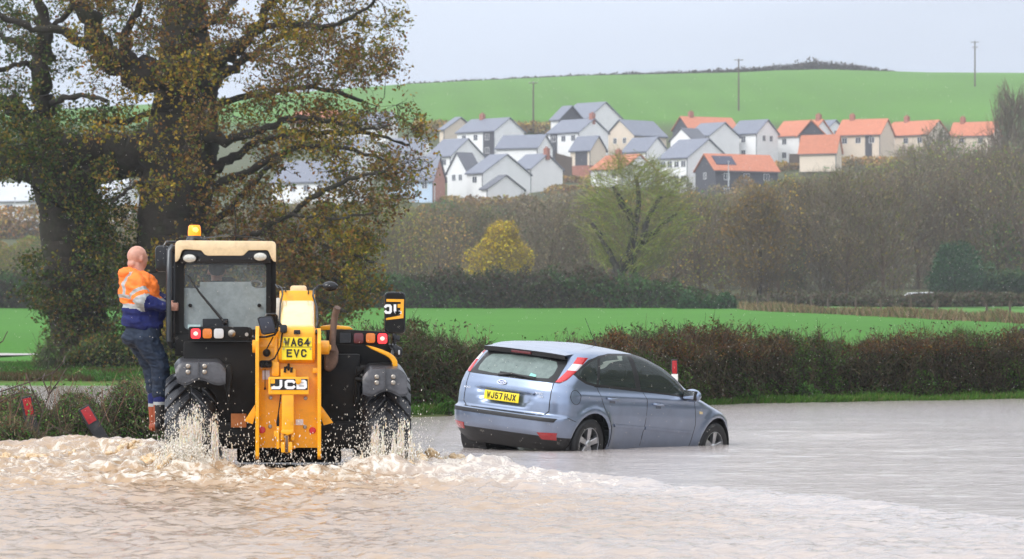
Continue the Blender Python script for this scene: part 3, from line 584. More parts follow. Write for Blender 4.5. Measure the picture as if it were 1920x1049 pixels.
# ---- the big oaks (their real distance 112 m; 62 px of the photo per metre there)
OD = 112.0; OS = F / OD
def op(px, py, dy=0.): return at(px, py, OD + dy)
def limb(spec, dy0=0., dy1=0.):
    n = len(spec); return [op(x, y, dy0 + (dy1 - dy0) * i / (n - 1)) for i, (x, y, r) in enumerate(spec)], [r / OS for x, y, r in spec]
def poly_in(px, py, poly):
    c = np.zeros(px.shape, bool); n = len(poly)
    for i in range(n):
        x0, y0 = poly[i]; x1, y1 = poly[(i + 1) % n]
        k = ((y0 > py) != (y1 > py)) & (px < (x1 - x0) * (py - y0) / (y1 - y0 + 1e-9) + x0); c ^= k
    return c
def grow_tree(name, label, base, trunk_specs, limb_specs, regions, palette, lsz, seed, twig_col=(.032, .025, .018)):
    root = empty(name, base, label, 'tree'); rg = np.random.default_rng(seed); mb = MB(); nodes = []; nr = []
    for i, (sp, d0, d1) in enumerate(trunk_specs):
        P, rr = limb(sp, d0, d1); Q, RR = limbs_mesh(mb, P, rr, n=36, wob=.012, sub=14, seed=seed + i, jit=.025); nodes += [tuple(q) for q in Q]; nr += RR
    o = mb.build('trunk', BARK, root, smooth=True, ang=80); burly(o, .11, 3.)
    mb = MB()
    for i, (sp, d0, d1) in enumerate(limb_specs):
        P, rr = limb(sp, d0, d1); rr = [q * (.82 if q > .3 else .60) for q in rr]; Q, RR = limbs_mesh(mb, P, rr, n=9, wob=.16, sub=6, seed=seed + 50 + i); nodes += [tuple(q) for q in Q]; nr += RR
    # clusters of leaves spread through the crown, each joined to the nearest branch
    cen = []
    for poly, dens, dlo, dhi in regions:
        xs = [p[0] for p in poly]; ys = [p[1] for p in poly]; n = int(dens * (max(xs) - min(xs)) * (max(ys) - min(ys)) / 1000)
        px = rg.uniform(min(xs), max(xs), n); py = rg.uniform(min(ys), max(ys), n); k = poly_in(px, py, poly)
        gap = fbm(px / 55, py / 45, seed + 3, 3) > .385
        px, py = px[k & gap], py[k & gap]; dy = rg.uniform(dlo, dhi, len(px)); Dp = OD + dy
        cen.append(np.stack([(px - 960) / F * Dp, Dp, CAMZ - (py - HZ) / F * Dp], 1))
    cen = np.concatenate(cen); cen = cen[cen[:, 2] > .6]
    NP = np.array(nodes); NR = np.array(nr)
    d0 = np.array([np.min(np.sum((NP - c) ** 2, 1)) for c in cen]); cen = cen[np.argsort(d0)]
    T0 = []; T1 = []; TR = []; LP = []; cap = len(NP) + len(cen) * 4 + 10
    A = np.empty((cap, 3)); AR = np.empty(cap); m = len(NP); A[:m] = NP; AR[:m] = NR
    for c in cen:
        d = A[:m] - c; dd = np.sum(d * d, 1) + np.where(A[:m, 2] > c[2] + .5, .6, 0); j = int(np.argmin(dd)); s = A[j]; L_ = np.linalg.norm(c - s)
        r = min(AR[j] * .6, .012 + .011 * L_); k = 3; prev = s.copy(); bend = rg.normal(size=3) * .14 * L_; bend[2] += .06 * L_
        for q in range(1, k + 1):
            t = q / k; p = s + (c - s) * t + bend * math.sin(math.pi * t); T0.append(prev.copy()); T1.append(p.copy()); TR.append(r * (1 - .5 * t) + .004)
            A[m] = p; AR[m] = r * (1 - .5 * t); m += 1; prev = p
    tw = Acc(); n = len(T0); tw.twigs(np.array(T0), np.array(T1), np.array(TR), pal([twig_col, (.045, .038, .022), (.03, .034, .02)], [3, 2, 1], n, rg=rg))
    # fine twigs and leaves
    K = 10; c = np.repeat(cen, K, 0); d = unit(len(c), rg); d[:, 2] = d[:, 2] * .7; e = c + d * rg.uniform(.25, .62, (len(c), 1))
    tw.twigs(c, e, .010, pal([twig_col, (.05, .036, .02)], [1, 1], len(c), rg=rg)); 
    c2 = np.repeat(e, 2, 0); e2 = c2 + unit(len(c2), rg) * rg.uniform(.12, .3, (len(c2), 1)); tw.twigs(c2, e2, .006, pal([twig_col], [1], len(c2), rg=rg))
    o = mb.build('branches', BARK, root, smooth=True, ang=80); burly(o, .03, 5.)
    rx = root.location
    tw.build('twigs', TWIG, root, origin=rx)
    nl = 5; hold = rg.uniform(0, 1, len(e2)) < .78; P = np.repeat(e2[hold], nl, 0); P = P + rg.normal(size=P.shape) * .075
    zt = np.clip(fbm(P[:, 0] * .55, P[:, 2] * .55, seed + 9, 3), 0, 1); cl = pal(palette[0], palette[1], len(P), .35, rg); c3 = pal(palette[2], palette[3], len(P), .35, rg); cl = np.where((zt > .5)[:, None], cl, c3)
    lv = Acc(); lv.leaves(P, rg.uniform(lsz[0], lsz[1], len(P)), cl, asp=.62, rg=rg, droop=.3); lv.build('leaves', LEAF, root, origin=rx); return root
PALG = 1.3
OAKP = ([(.25, .17, .018), (.14, .125, .018), (.17, .08, .02), (.075, .10, .018), (.33, .22, .025)], [4, 4, 2.5, 2, 1], [(.13, .06, .022), (.17, .11, .02), (.09, .10, .02), (.22, .12, .03)], [3, 3, 3, 1.5])
IVYP = ([(.05, .085, .02), (.10, .11, .02), (.17, .12, .02), (.035, .06, .018)], [3, 3, 2, 2], [(.12, .08, .02), (.06, .09, .02), (.03, .05, .015)], [2, 3, 2])
oak_tr = [([(330, 730, 100), (326, 690, 84), (324, 600, 72), (326, 480, 67), (328, 380, 68), (338, 300, 70), (345, 230, 64), (350, 150, 54), (347, 60, 45), (352, -40, 38), (360, -160, 26)], 0, 1.)]
oak_li = [
 ([(335,150,38),(280,145,38),(225,122,32),(185,78,26),(158,20,20),(120,-70,12)], 0, -2.5), ([(225,122,20),(240,60,14),(262,10,11),(270,-60,8)], -1, -2),
 ([(315,295,46),(240,288,46),(160,285,42),(95,300,38)], 0, 1.5), ([(165,90,16),(120,60,14),(60,55,10),(0,30,8),(-60,20,6)], -2, -4),
 ([(358,130,30),(418,105,21),(470,62,16),(512,0,13),(545,-70,9)], 0, -2), ([(362,185,22),(430,135,16),(482,98,12),(545,60,9),(605,28,6)], 0, 3),
 ([(470,62,12),(540,45,9),(610,50,7),(680,20,5),(720,-20,3)], -1, -5), ([(370,250,24),(440,262,15),(500,238,12),(560,222,9),(622,228,7),(690,242,5),(740,232,3)], 0, -4),
 ([(370,330,18),(430,300,15),(480,268,13),(540,252,10),(622,250,8),(700,252,6),(768,272,4)], 0, 2), ([(375,350,16),(450,332,13),(520,292,10),(580,275,8),(660,282,6),(722,302,4)], .5, -3),
 ([(370,480,15),(430,455,11),(480,438,9),(545,400,8),(600,362,8),(660,336,6),(722,322,4)], 0, -5), ([(375,440,14),(432,392,10),(482,332,9),(522,296,6)], 0, 3),
 ([(375,520,12),(470,482,9),(560,452,7),(640,470,5),(700,492,4)], 0, -3.5), ([(372,560,11),(470,540,8),(570,552,6),(650,585,4)], 0, -4), ([(375,500,12),(440,470,9),(520,500,7),(610,520,5),(680,540,3)], 0, 3),
 ([(365,200,16),(430,190,11),(520,170,9),(600,165,7),(680,190,5)], 0, 4), ([(360,60,18),(420,20,13),(460,-40,10)], 0, 3), ([(350,300,10),(300,350,8),(255,345,6),(210,380,5)], 0, -3),
 ([(545,400,6),(620,410,5),(700,400,4)], -3, -5), ([(330,200,12),(280,210,10),(230,230,8),(190,225,6)], 0, -3), ([(349,20,14),(320,-30,10),(300,-80,8)], 0, -2)]
oak_reg = [
 ([(380,-80),(790,-80),(775,10),(750,60),(745,110),(728,160),(742,200),(700,235),(560,250),(380,300)], 2.05, -5.5, 5), ([(560,215),(742,195),(792,225),(812,265),(800,310),(770,350),(735,350),(700,330),(600,310),(520,280)], 1.9, -5, 4),
 ([(620,320),(745,315),(750,370),(720,420),(712,470),(600,480),(520,500),(560,420)], 2.5, -5, 3), ([(380,300),(520,250),(540,330),(500,390),(430,420),(380,430)], 1.9, -4, 4),
 ([(380,430),(520,400),(700,430),(728,520),(712,560),(640,590),(640,610),(560,640),(500,620),(380,650),(350,640),(270,650),(260,480),(330,470)], 2.9, -4.5, 4), ([(100,-80),(380,-80),(380,330),(260,400),(200,300),(180,200)], 1.25, -5, -1),
 ([(560,-60),(760,-60),(735,150),(640,230),(560,200)], 1.0, -3, 5)]
grow_tree('oak_tree', 'huge autumn oak with a bare thick trunk, spreading over the yellow telehandler', op(326, 690), oak_tr, oak_li, oak_reg, OAKP, (.085, .15), 101)
ivy_tr = [([(160, 725, 75), (158, 690, 64), (150, 620, 56), (142, 540, 54), (135, 450, 56), (128, 380, 58), (110, 320, 58), (95, 280, 40)], 1.5, 1.5)]
ivy_li = [([(95,310,30),(85,240,26),(78,160,24),(80,80,22),(72,0,18),(60,-80,12)], 1.5, 0), ([(110,320,34),(50,305,40),(0,312,38),(-70,300,30)], 1.5, 2.5), ([(90,290,22),(50,235,22),(15,200,20),(-50,180,15)], 1.5, 0),
 ([(80,170,9),(50,120,9),(0,132,8),(-40,120,6)], 1, -1), ([(80,110,10),(45,85,10),(0,68,9),(-40,60,7)], 1, 3), ([(125,350,30),(200,325,34),(280,315,32)], 1.5, .3), ([(140,400,10),(100,380,7),(60,350,5)], 1, -1), ([(90,200,10),(140,180,8),(200,190,6)], 1, -2), ([(85,60,10),(130,20,8),(170,-40,6)], 1, -1)]
ivy_reg = [([(-60,-80),(130,-80),(130,300),(-60,300)], 1.45, -3, 4), ([(-60,210),(200,200),(250,330),(200,345),(60,330),(-60,335)], 1.7, -2.5, 0), ([(78,330),(195,340),(262,440),(300,640),(260,680),(110,665),(95,600),(30,520),(40,490),(90,480)], 3.1, -1.5, 2.6),
 ([(130,-60),(330,-60),(300,300),(180,310)], 1.2, 1.5, 4)]
grow_tree('oak_tree', 'ivy clad oak trunk at the left edge, beside the man in the orange top', op(158, 690, 1.5), ivy_tr, ivy_li, ivy_reg, IVYP, (.09, .15), 202)

PALG = 1.15
# ---- hedges and bushes
def hull_bush(name, label, cat, pts, half_w, zlo, ztop, dens, cols, wts, lsz, twl, seed, root_name='leaves', topcols=None, core=(.035, .028, .02), spikes=0, group=None, ragged=.12, gp=None):
    """bush or hedge along a ground polyline pts; leaves and twigs fill its skin, a darker body stands inside"""
    rg = np.random.default_rng(seed); P = np.array([(p[0], p[1]) for p in pts]); seg = np.linalg.norm(np.diff(P, axis=0), axis=1); cum = np.concatenate([[0], np.cumsum(seg)]); L_ = cum[-1]
    fx = lambda t: np.interp(t, cum, P[:, 0]); fy = lambda t: np.interp(t, cum, P[:, 1])
    zl_ = zlo; zlo = (lambda t: np.interp(t, cum, zl_)) if isinstance(zl_, (list, tuple)) else (lambda t: np.full(np.shape(t), zl_)); zt = (lambda t: np.interp(t, cum, ztop)) if isinstance(ztop, (list, tuple)) else (lambda t: np.full(np.shape(t), ztop)); hw = (lambda t: np.interp(t, cum, half_w)) if isinstance(half_w, (list, tuple)) else (lambda t: np.full(np.shape(t), half_w))
    dx = lambda t: (fx(t + .05) - fx(t - .05)); dyf = lambda t: (fy(t + .05) - fy(t - .05))
    def nrm(t):
        a, b = np.interp(t + .3, cum, P[:, 0]) - np.interp(t - .3, cum, P[:, 0]), np.interp(t + .3, cum, P[:, 1]) - np.interp(t - .3, cum, P[:, 1]); l = np.hypot(a, b) + 1e-9; return -b / l, a / l
    root = empty(name, (float(P[0, 0]), float(P[0, 1]), float(zlo(0.))), label, cat, group)
    # body
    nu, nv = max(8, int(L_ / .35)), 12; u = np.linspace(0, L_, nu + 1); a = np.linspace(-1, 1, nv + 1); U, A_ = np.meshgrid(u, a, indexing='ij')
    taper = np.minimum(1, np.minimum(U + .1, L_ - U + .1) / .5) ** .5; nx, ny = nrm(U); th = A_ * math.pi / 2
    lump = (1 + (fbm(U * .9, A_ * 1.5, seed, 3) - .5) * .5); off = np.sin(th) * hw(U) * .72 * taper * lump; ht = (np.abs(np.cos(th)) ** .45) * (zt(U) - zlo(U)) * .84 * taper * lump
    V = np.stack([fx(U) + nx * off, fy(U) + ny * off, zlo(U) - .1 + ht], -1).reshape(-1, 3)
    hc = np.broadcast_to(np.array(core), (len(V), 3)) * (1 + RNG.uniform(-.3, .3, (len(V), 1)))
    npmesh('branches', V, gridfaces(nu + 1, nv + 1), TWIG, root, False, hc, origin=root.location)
    n = int(dens * L_ * (np.mean(zt(u) - zlo(u)) + np.mean(hw(u)))); t = rg.uniform(0, L_, n); th = rg.uniform(-1.45, 1.45, n); k = rg.uniform(.72, 1.0, n) ** .7; sidef = rg.uniform(0, 1, n) < .45; zfr = rg.uniform(0, .8, n)
    lum = (1 + (fbm(t * .9, np.sin(th) * 1.5, seed, 3) - .5) * .5) * (1 + (fbm(t * 3.1, th * 2, seed + 5, 3) - .5) * ragged * 3); tp = np.minimum(1, np.minimum(t + .1, L_ - t + .1) / .5) ** .5
    nx, ny = nrm(t); off = np.sin(th) * hw(t) * k * lum * tp; z = zlo(t) + (np.abs(np.cos(th)) ** .45) * (zt(t) - zlo(t)) * k * lum * tp
    off = np.where(sidef, np.sign(th) * hw(t) * k * lum * tp * np.cos(zfr * 1.15) ** .5 * 1.02, off); z = np.where(sidef, zlo(t) + zfr * (zt(t) - zlo(t)) * lum * tp, z)
    Q = np.stack([fx(t) + nx * off, fy(t) + ny * off, z], 1)
    hfrac = np.clip((z - zlo(t)) / (zt(t) - zlo(t)), 0, 1); cc = pal(cols, wts, n, .35, rg)
    patch = fbm(t * .7, hfrac * 2, seed + 8, 3)
    if topcols: tcx = pal(topcols[0], topcols[1], n, .35, rg); w = sm(.55, .9, hfrac + (patch - .5) * .7); cc = np.where((rg.uniform(0, 1, n) < w)[:, None], tcx, cc)
    if gp: tc2 = pal(gp[0], [1] * len(gp[0]), n, .35, rg); pn = fbm(t * gp[1] + 5, hfrac * 1.8 + t * .2, seed + 4, 3) - .16 * (hfrac - .4); cc = np.where(((pn > .53) & (rg.uniform(0, 1, n) < .8))[:, None], tc2, cc)
    A = Acc(); A.leaves(Q, rg.uniform(lsz[0], lsz[1], n), cc, rg=rg); A.build(root_name, LEAF, root, origin=root.location)
    nt_ = n // 5; ii = rg.integers(0, n, nt_); o2 = Q[ii].copy(); d = unit(nt_, rg); d[:, 2] = np.abs(d[:, 2]) + .3; A = Acc()
    A.twigs(o2 - d * twl * .5, o2 + d * twl * rg.uniform(.3, 1., (nt_, 1)), twl * .018 + .002, pal([(.055, .040, .024), (.038, .034, .02), (.09, .07, .035)], [2, 2, 1], nt_, .3, rg))
    if spikes:
        t = rg.uniform(0, L_, spikes); nx, ny = nrm(t); s = rg.uniform(-.6, .6, spikes) * hw(t); b = np.stack([fx(t) + nx * s, fy(t) + ny * s, zt(t) - .2], 1); d = unit(spikes, rg) * .5; d[:, 2] = 1; e = b + d * rg.uniform(.2, .5, (spikes, 1))
        A.twigs(b, e, .006, pal([(.12, .06, .04), (.08, .06, .03)], [1, 1], spikes, .3, rg))
        e2 = e + unit(spikes, rg) * .1; A.twigs(e, e2, .004, pal([(.12, .07, .03)], [1], spikes))
        A.leaves(np.repeat(e, 3, 0) + rg.normal(size=(spikes * 3, 3)) * .04, rg.uniform(lsz[0], lsz[1], spikes * 3), pal(cols, wts, spikes * 3, .3, rg))
    A.build('twigs', TWIG, root, origin=root.location); return root
HB = [(.040, .028, .018), (.060, .040, .022), (.038, .045, .018), (.05, .085, .02), (.022, .026, .014)]
def vpt(px, off):                      # a point standing off metres beyond the water's edge in the direction of that photo column
    x = (px - 960) / F * 70
    for _ in range(8): D = float(verge(x)) + off; x = (px - 960) / F * D
    return (x, D)
hp = [vpt(p, 1.55) for p in (1010, 1080, 1150, 1230, 1330, 1420, 1520, 1620, 1720, 1820, 1900, 1990, 2100)]
def ztp(py, D): return CAMZ - (py - HZ) / F * D
tops = [ztp(y, p[1]) for y, p in zip((662, 644, 640, 638, 624, 640, 634, 646, 630, 628, 640, 634, 638), hp)]
hull_bush('hedge', 'long brown roadside hedge behind the car, running to the right edge', 'hedge', hp, .75, .10, tops, 3300, HB, [2.5, 2, 3, 2.6, 2.5], (.035, .075), .24, 301, spikes=300, ragged=.26, gp=([(.06, .13, .02), (.045, .10, .02), (.08, .15, .03)], .55), topcols=([(.14, .085, .022), (.12, .055, .022), (.10, .042, .022), (.07, .08, .02)], [3, 3, 3, 1.5]))
hp = [vpt(p, 1.6) for p in (640, 700, 760, 820, 880, 912)]
hull_bush('hedge', 'dark green roadside hedge between the telehandler and the car', 'hedge', hp, .7, .05, [ztp(y, p[1]) for y, p in zip((632, 630, 628, 632, 640, 664), hp)], 2600, [(.04, .07, .02), (.06, .09, .025), (.07, .04, .025), (.03, .045, .018)], [3, 2, 2, 3], (.04, .085), .25, 302, spikes=80, gp=([(.07, .15, .03), (.05, .11, .02)], .7), topcols=([(.05, .085, .025), (.09, .07, .03)], [2, 1]))
for i, (p, o, r, h) in enumerate(((925, 1.3, .42, .62), (1375, .9, .5, .75), (1345, 1.0, .35, .95), (1500, .8, .45, .5), (800, .9, .5, .55), (1640, .9, .4, .45))):
    q = vpt(p, o); lab = ['green shrub at the foot of the hedge directly left of the car', 'bright green nettle clump right of the car nose', 'taller green nettles just behind the car door mirror', 'small green weed clump on the verge at middle right', 'green weeds at the hedge foot beside the telehandler mirror', 'low green weeds further right on the hedge verge'][i]
    hull_bush('bush', lab, 'bush', [(q[0] - r, q[1]), (q[0], q[1] - .1), (q[0] + r, q[1])], r, .04, [h * .6, h, h * .6], 1500, [(.07, .17, .03), (.05, .12, .025), (.10, .20, .04)], [2, 2, 1], (.05, .10), .15, 320 + i, core=(.03, .06, .02))
# far field hedge
def fpt(px, D): return ((px - 960) / F * D, D)
fh = [fpt(p, 284) for p in (-620, 60, 200, 400, 600, 720, 850, 1000, 1100, 1250, 1390)]
hull_bush('hedge', 'dark field hedge across the far side of the green meadow', 'hedge', fh, 1.3, 3.7, [ztp(y, 284) for y in (500, 512, 510, 512, 515, 512, 510, 512, 508, 530, 560)], 230, [(.045, .065, .02), (.075, .05, .03), (.04, .05, .022), (.07, .09, .03)], [3, 2, 3, 1], (.16, .34), .5, 330, gp=([(.05, .12, .03), (.07, .13, .035), (.04, .085, .025)], .16), topcols=([(.055, .075, .03), (.08, .05, .035)], [2, 1.2]), ragged=.2)
for i, (p, w_, yt) in enumerate(((1362, 24, 545), (1330, 18, 552), (1290, 20, 545))):
    a = fpt(p - w_, 281 - i); b = fpt(p + w_, 281 - i)
    hull_bush('bush', ['dark green holly bush ending the far meadow hedge', 'small green shrub near the end of the far meadow hedge', 'green shrub under the willow at the far meadow hedge'][i], 'bush', [a, ((a[0] + b[0]) / 2, a[1]), b], .9, 3.7, [ztp(yt, 280) - .6, ztp(yt, 280), ztp(yt, 280) - .6], 260, [(.03, .085, .03), (.05, .12, .035)], [2, 1], (.14, .3), .4, 333 + i, core=(.02, .04, .02))
# scrub below the wood on the right
sp_ = [fpt(p, 303 - (p - 1400) * .04) for p in (1395, 1500, 1600, 1700, 1800, 1900, 2000)]
hull_bush('hedge', 'grey brown scrub along the foot of the wood on the right', 'hedge', sp_, 1.6, 4.0, [ztp(y, 295) for y in (556, 548, 552, 556, 550, 556, 556)], 200, [(.09, .085, .05), (.07, .085, .04), (.10, .07, .05)], [2, 2, 2], (.16, .34), .5, 340, core=(.05, .045, .03), ragged=.25)
cy = [fpt(p, 352) for p in (1745, 1770, 1800, 1840, 1880, 1930)]
hull_bush('hedge', 'dark clipped evergreen hedge beside the cottage at far right', 'hedge', cy, 1.5, 5.0, [ztp(y, 352) for y in (500, 462, 472, 500, 508, 505)], 260, [(.025, .06, .025), (.035, .08, .03)], [2, 1], (.16, .34), .4, 345, topcols=([(.06, .12, .05), (.09, .12, .04)], [2, 1]), core=(.02, .035, .018))
# the hedge line on the crest of the hill
CHP = (760, 1000, 1180, 1300, 1400, 1470, 1525, 1560, 1600, 1650, 1700)
ch = [(((p - 960) / F * 998), 998) for p in CHP]
cz = lambda p: float(far_z(np.array((p - 960) / F * 998), np.array(998.)))
hull_bush('hedge', 'thin dark hedge along the skyline of the green hill', 'hedge', ch, 1.6, [cz(p) - 1.2 for p in CHP], [cz(p) + h for p, h in zip(CHP, (.1, .2, .4, .6, .9, 1.3, 2.4, 1.9, 1.3, .5, -.4))], 26, [(.05, .05, .035), (.07, .055, .045)], [1, 1], (.4, .9), .9, 350, core=(.04, .04, .03), ragged=.25)

# ---- background trees; spray of twigs and sparse leaves
def spray_arrays(A, base, H, W, cols, wts, n, rg, lean=0., upk=.30, rnd=.28, tint=True, lo=.18, lsz=(.22, .5), twc=((.095, .075, .05), (.075, .062, .042)), leafy=1., shape='round'):
    t = rg.uniform(lo, 1, n); 
    rad = np.sin(np.clip((t - lo * .6) / (1 - lo * .6), 0, 1) * math.pi * .93) ** .65 if shape == 'round' else (1.04 - t) ** .8 * 1.25
    ph = rg.uniform(0, 2 * math.pi, n); k = rg.uniform(.25, 1, n) ** .5; lump = 1 + (vnoise(ph * 1.6 + base[0], t * 5 + base[1], 3) - .5) * .8
    x = np.cos(ph) * rad * k * W * .5 * lump + lean * t * H; y = np.sin(ph) * rad * k * W * .5 * lump; z = t * H * (1 + (vnoise(ph + base[0] * .7, t * 2, 9) - .5) * .12)
    P = np.stack([base[0] + x, base[1] + y, base[2] + z], 1); m = int(n * leafy); clump = vnoise(P[:, 0] * .7, P[:, 2] * .7 + P[:, 1] * .3, 21)
    cc = pal(cols, wts, n, .3, rg) * (.8 + .4 * clump[:, None])
    if tint: cc = cc * rg.uniform(.55, 1.45) * rg.uniform([.9, .95, .8], [1.12, 1.08, 1.1])
    A.leaves(P[:m], rg.uniform(lsz[0], lsz[1], m), cc[:m], rg=rg)
    d = np.stack([x * .9, y * .9, np.full(n, H * upk)], 1); d /= np.linalg.norm(d, axis=1, keepdims=True); d = d + rg.normal(size=d.shape) * rnd; ln = rg.uniform(.5, 1.3, (n, 1)) * H / 11
    A.twigs(P - d * ln, P + d * ln * .5, .022 * H / 11, pal(twc, [1] * len(twc), n, .25, rg))
    nb = 16; th = rg.uniform(0, 2 * math.pi, nb); te = rg.uniform(.45, .95, nb); b0 = np.tile([base[0], base[1], base[2]], (nb, 1)) + np.stack([lean * te * H * .3, 0 * te, te * H * .35], 1)
    b1 = np.stack([base[0] + np.cos(th) * W * .38 + lean * te * H, base[1] + np.sin(th) * W * .38, base[2] + te * H], 1); mid = (b0 + b1) / 2 - np.array([0, 0, .05 * H])
    bc = pal(twc, [1] * len(twc), nb, .1, rg); A.twigs(b0, mid, .07 * H / 11, bc); A.twigs(mid, b1, .045 * H / 11, bc)
    A.twigs(np.array([[base[0], base[1], base[2] - .5]]), np.array([[base[0] + lean * H * .3, base[1], base[2] + H * .55]]), .2 * H / 11, bc[:1])
GREY = ([(.11, .095, .06), (.13, .10, .055), (.09, .09, .05)], [2, 2, 2]); BRN = ([(.18, .105, .035), (.13, .095, .035), (.18, .14, .03)], [2, 2, 1])
OLV = ([(.11, .13, .022), (.15, .135, .025), (.07, .105, .025)], [2, 2, 1]); ORN = ([(.26, .15, .03), (.20, .13, .03), (.14, .11, .035)], [2, 2, 1]); DGR = ([(.035, .085, .03), (.06, .10, .03), (.10, .10, .04)], [2, 2, 1])
PALG = 2.35
rg = np.random.default_rng(77); A = Acc()
YTX = [-100, 60, 300, 500, 720, 800, 900, 960, 1000, 1100, 1150, 1230, 1300, 1380, 1450, 1480, 1530, 1600, 1690, 1740, 1790, 1850, 1920, 2100]
YTY = [440, 440, 400, 378, 372, 372, 378, 372, 362, 352, 352, 352, 345, 350, 338, 330, 318, 305, 292, 262, 245, 250, 222, 220]
for D, step, hh in ((332, 62, (7, 10)), (372, 56, (8, 12)), (420, 50, (8, 12)), (480, 44, (8, 12)), (545, 38, (8, 13)), (600, 34, (7, 12))):
    px = -620. + rg.uniform(0, 40)
    while px < 2500:
        yt = float(np.interp(px, YTX, YTY)) + rg.uniform(0, 26); x = (px - 960) / F * D; z = float(ground_z(x, D)); ztop_ = ztp(yt, D); H = rg.uniform(*hh) * (1.25 if px > 1450 else 1)
        if z + H > ztop_: H = ztop_ - z
        if H > 2.2 and not (px > 1690 and D < 365 and H > 0) and not (860 < px < 1010 and D < 340):
            q = vnoise(np.array([px / 90.]), np.array([D / 60.]), 5)[0]
            pc = BRN if q < .32 else (GREY if q < .5 else OLV)
            if rg.uniform() < .10: pc = ORN
            if rg.uniform() < .08: pc = DGR
            if 1375 < px < 1480 and D < 500: pc = ORN if q < .6 else BRN
            if 1480 < px < 1900: pc = GREY if q < .4 else (OLV if q < .75 else DGR)
            if 950 < px < 1110: pc = GREY
            spray_arrays(A, (x, D, z), H, H * rg.uniform(.75, 1.05), *pc, int(900 * (D / 400) ** -.5), rg, lsz=(.13 * D / 450 + .05, .40 * D / 450), lo=(.02 if D < 400 else .12), rnd=.45, leafy=1.)
        px += step * rg.uniform(.7, 1.3)
for px_, yb_, yt_, D_, w_, pc_ in ((1010, 560, 400, 420, 90, GREY), (1345, 540, 370, 400, 80, OLV), (1560, 470, 330, 470, 110, ([(.15, .15, .03)], [1])), (1640, 520, 380, 400, 100, DGR), (1500, 500, 400, 420, 60, ([(.24, .17, .03)], [1])), (1700, 420, 280, 560, 80, ([(.16, .15, .035)], [1])), (1850, 440, 290, 520, 110, GREY), (830, 540, 430, 380, 90, ([(.20, .16, .035)], [1])), (775, 500, 390, 440, 80, ([(.17, .15, .04)], [1])), (1240, 470, 370, 430, 80, OLV), (1590, 540, 440, 350, 80, ([(.17, .13, .04)], [1])), (1480, 545, 450, 345, 70, DGR)):
    x = (px_ - 960) / F * D_; z = float(ground_z(x, D_)); H = ztp(yt_, D_) - z; spray_arrays(A, (x, D_, z), H, w_ / F * D_, *pc_, 1500, rg, lsz=(.12, .34), lo=.1, rnd=.5, tint=False)
o = A.build('woodland', LEAF); tag(o, 'hazy leafless wood between the meadow hedge and the houses', 'woodland', kind='stuff')
A2 = A; A = Acc()
for k in range(46):                     # roadside trees beyond the right edge of the photo: the car's flank mirrors them
    x = rg.uniform(24, 62); y = rg.uniform(30, 112); 
    if abs(x / y) < .155: continue
    spray_arrays(A, (x, y, float(ground_z(x, y))), rg.uniform(8, 13), rg.uniform(7, 10), *OLV, 1500, rg, lsz=(.25, .6))
o = A.build('roadside_trees', LEAF); tag(o, 'belt of roadside trees beyond the right edge, mirrored in the car side', 'trees', kind='stuff')
A = Acc()
for D, x0, x1, yt in ((752, 790, 870, 224), (752, 960, 1040, 226), (750, 560, 640, 235), (700, 1180, 1260, 300), (664, 1040, 1120, 345), (650, 700, 850, 372), (700, 1470, 1560, 308), (698, 1380, 1470, 300), (706, 1570, 1700, 293), (710, 1700, 1800, 292), (684, 1050, 1110, 336), (640, 880, 1000, 366), (536, -60, 110, 384), (520, 205, 265, 384)):
    for px in np.arange(x0, x1, 12):
        x = (px - 960) / F * D; z = float(ground_z(x, D)) - 1; H = max(2., ztp(yt + rg.uniform(0, 8), D) - z); spray_arrays(A, (x, D, z), H, 5, *BRN, 170, rg, lsz=(.4, .9))
o = A.build('garden_shrubbery', LEAF); tag(o, 'brown shrubbery filling the gaps around the hillside houses', 'shrubbery', kind='stuff')
def far_tree(name, label, px, yb, yt, D, wpx, cols, wts, n, seed, cat='tree', **k):
    rg = np.random.default_rng(seed); b = at(px, yb, D); H = (yb - yt) / F * D; z = min(b.z, float(ground_z(b.x, D))); H += b.z - z; root = empty(name, (b.x, D, z), label, cat)
    A = Acc(); mb = MB(); ln = k.get('lean', 0); mb.tube([(b.x, D, z - .4), (b.x + ln * H * .2, D, z + H * .25), (b.x + ln * H * .45, D, z + H * .5)], [.035 * H, .022 * H, .008 * H], 8); mb.build('trunk', BARK, root, smooth=True)
    spray_arrays(A, (b.x, D, z), H, wpx / F * D, cols, wts, n, rg, **k); A.build('crown', LEAF, root, origin=root.location); return root
far_tree('maple_tree', 'small bright yellow autumn tree behind the far meadow hedge', 938, 520, 416, 318, 108, [(.38, .28, .015), (.33, .25, .015), (.22, .20, .03)], [3, 2, 1], 4200, 41, lsz=(.14, .30), shape='round', lo=.06, tint=False, rnd=.5, upk=.2, twc=((.20, .15, .05), (.12, .09, .04)))
far_tree('willow_tree', 'spreading olive green tree with forked dark limbs, in front of the wood behind the car', 1185, 528, 300, 312, 225, [(.13, .14, .012), (.17, .15, .018), (.08, .095, .018)], [3, 2, 2], 2500, 42, lsz=(.10, .24), lo=.26, twc=((.13, .15, .03), (.10, .09, .04)), lean=.06, upk=.12, rnd=.55, tint=False)
wt = [o for o in bpy.data.objects if o.name.startswith('willow_tree')][0]; mb = MB(); s = 310
for P in ([(1152, 535), (1160, 510), (1180, 478), (1205, 455), (1240, 425), (1268, 400)], [(1180, 480), (1190, 430), (1198, 380), (1192, 330)], [(1160, 512), (1140, 470), (1125, 440), (1110, 420)], [(1205, 455), (1215, 410), (1240, 370)], [(1192, 420), (1165, 380), (1150, 350)]):
    limbs_mesh(mb, [at(x, y, s + (i * .5)) for i, (x, y) in enumerate(P)], [.62 * (1 - .15 * i) * (1 if P[0][1] > 530 else .5) for i in range(len(P))], 7, seed=P[0][0])
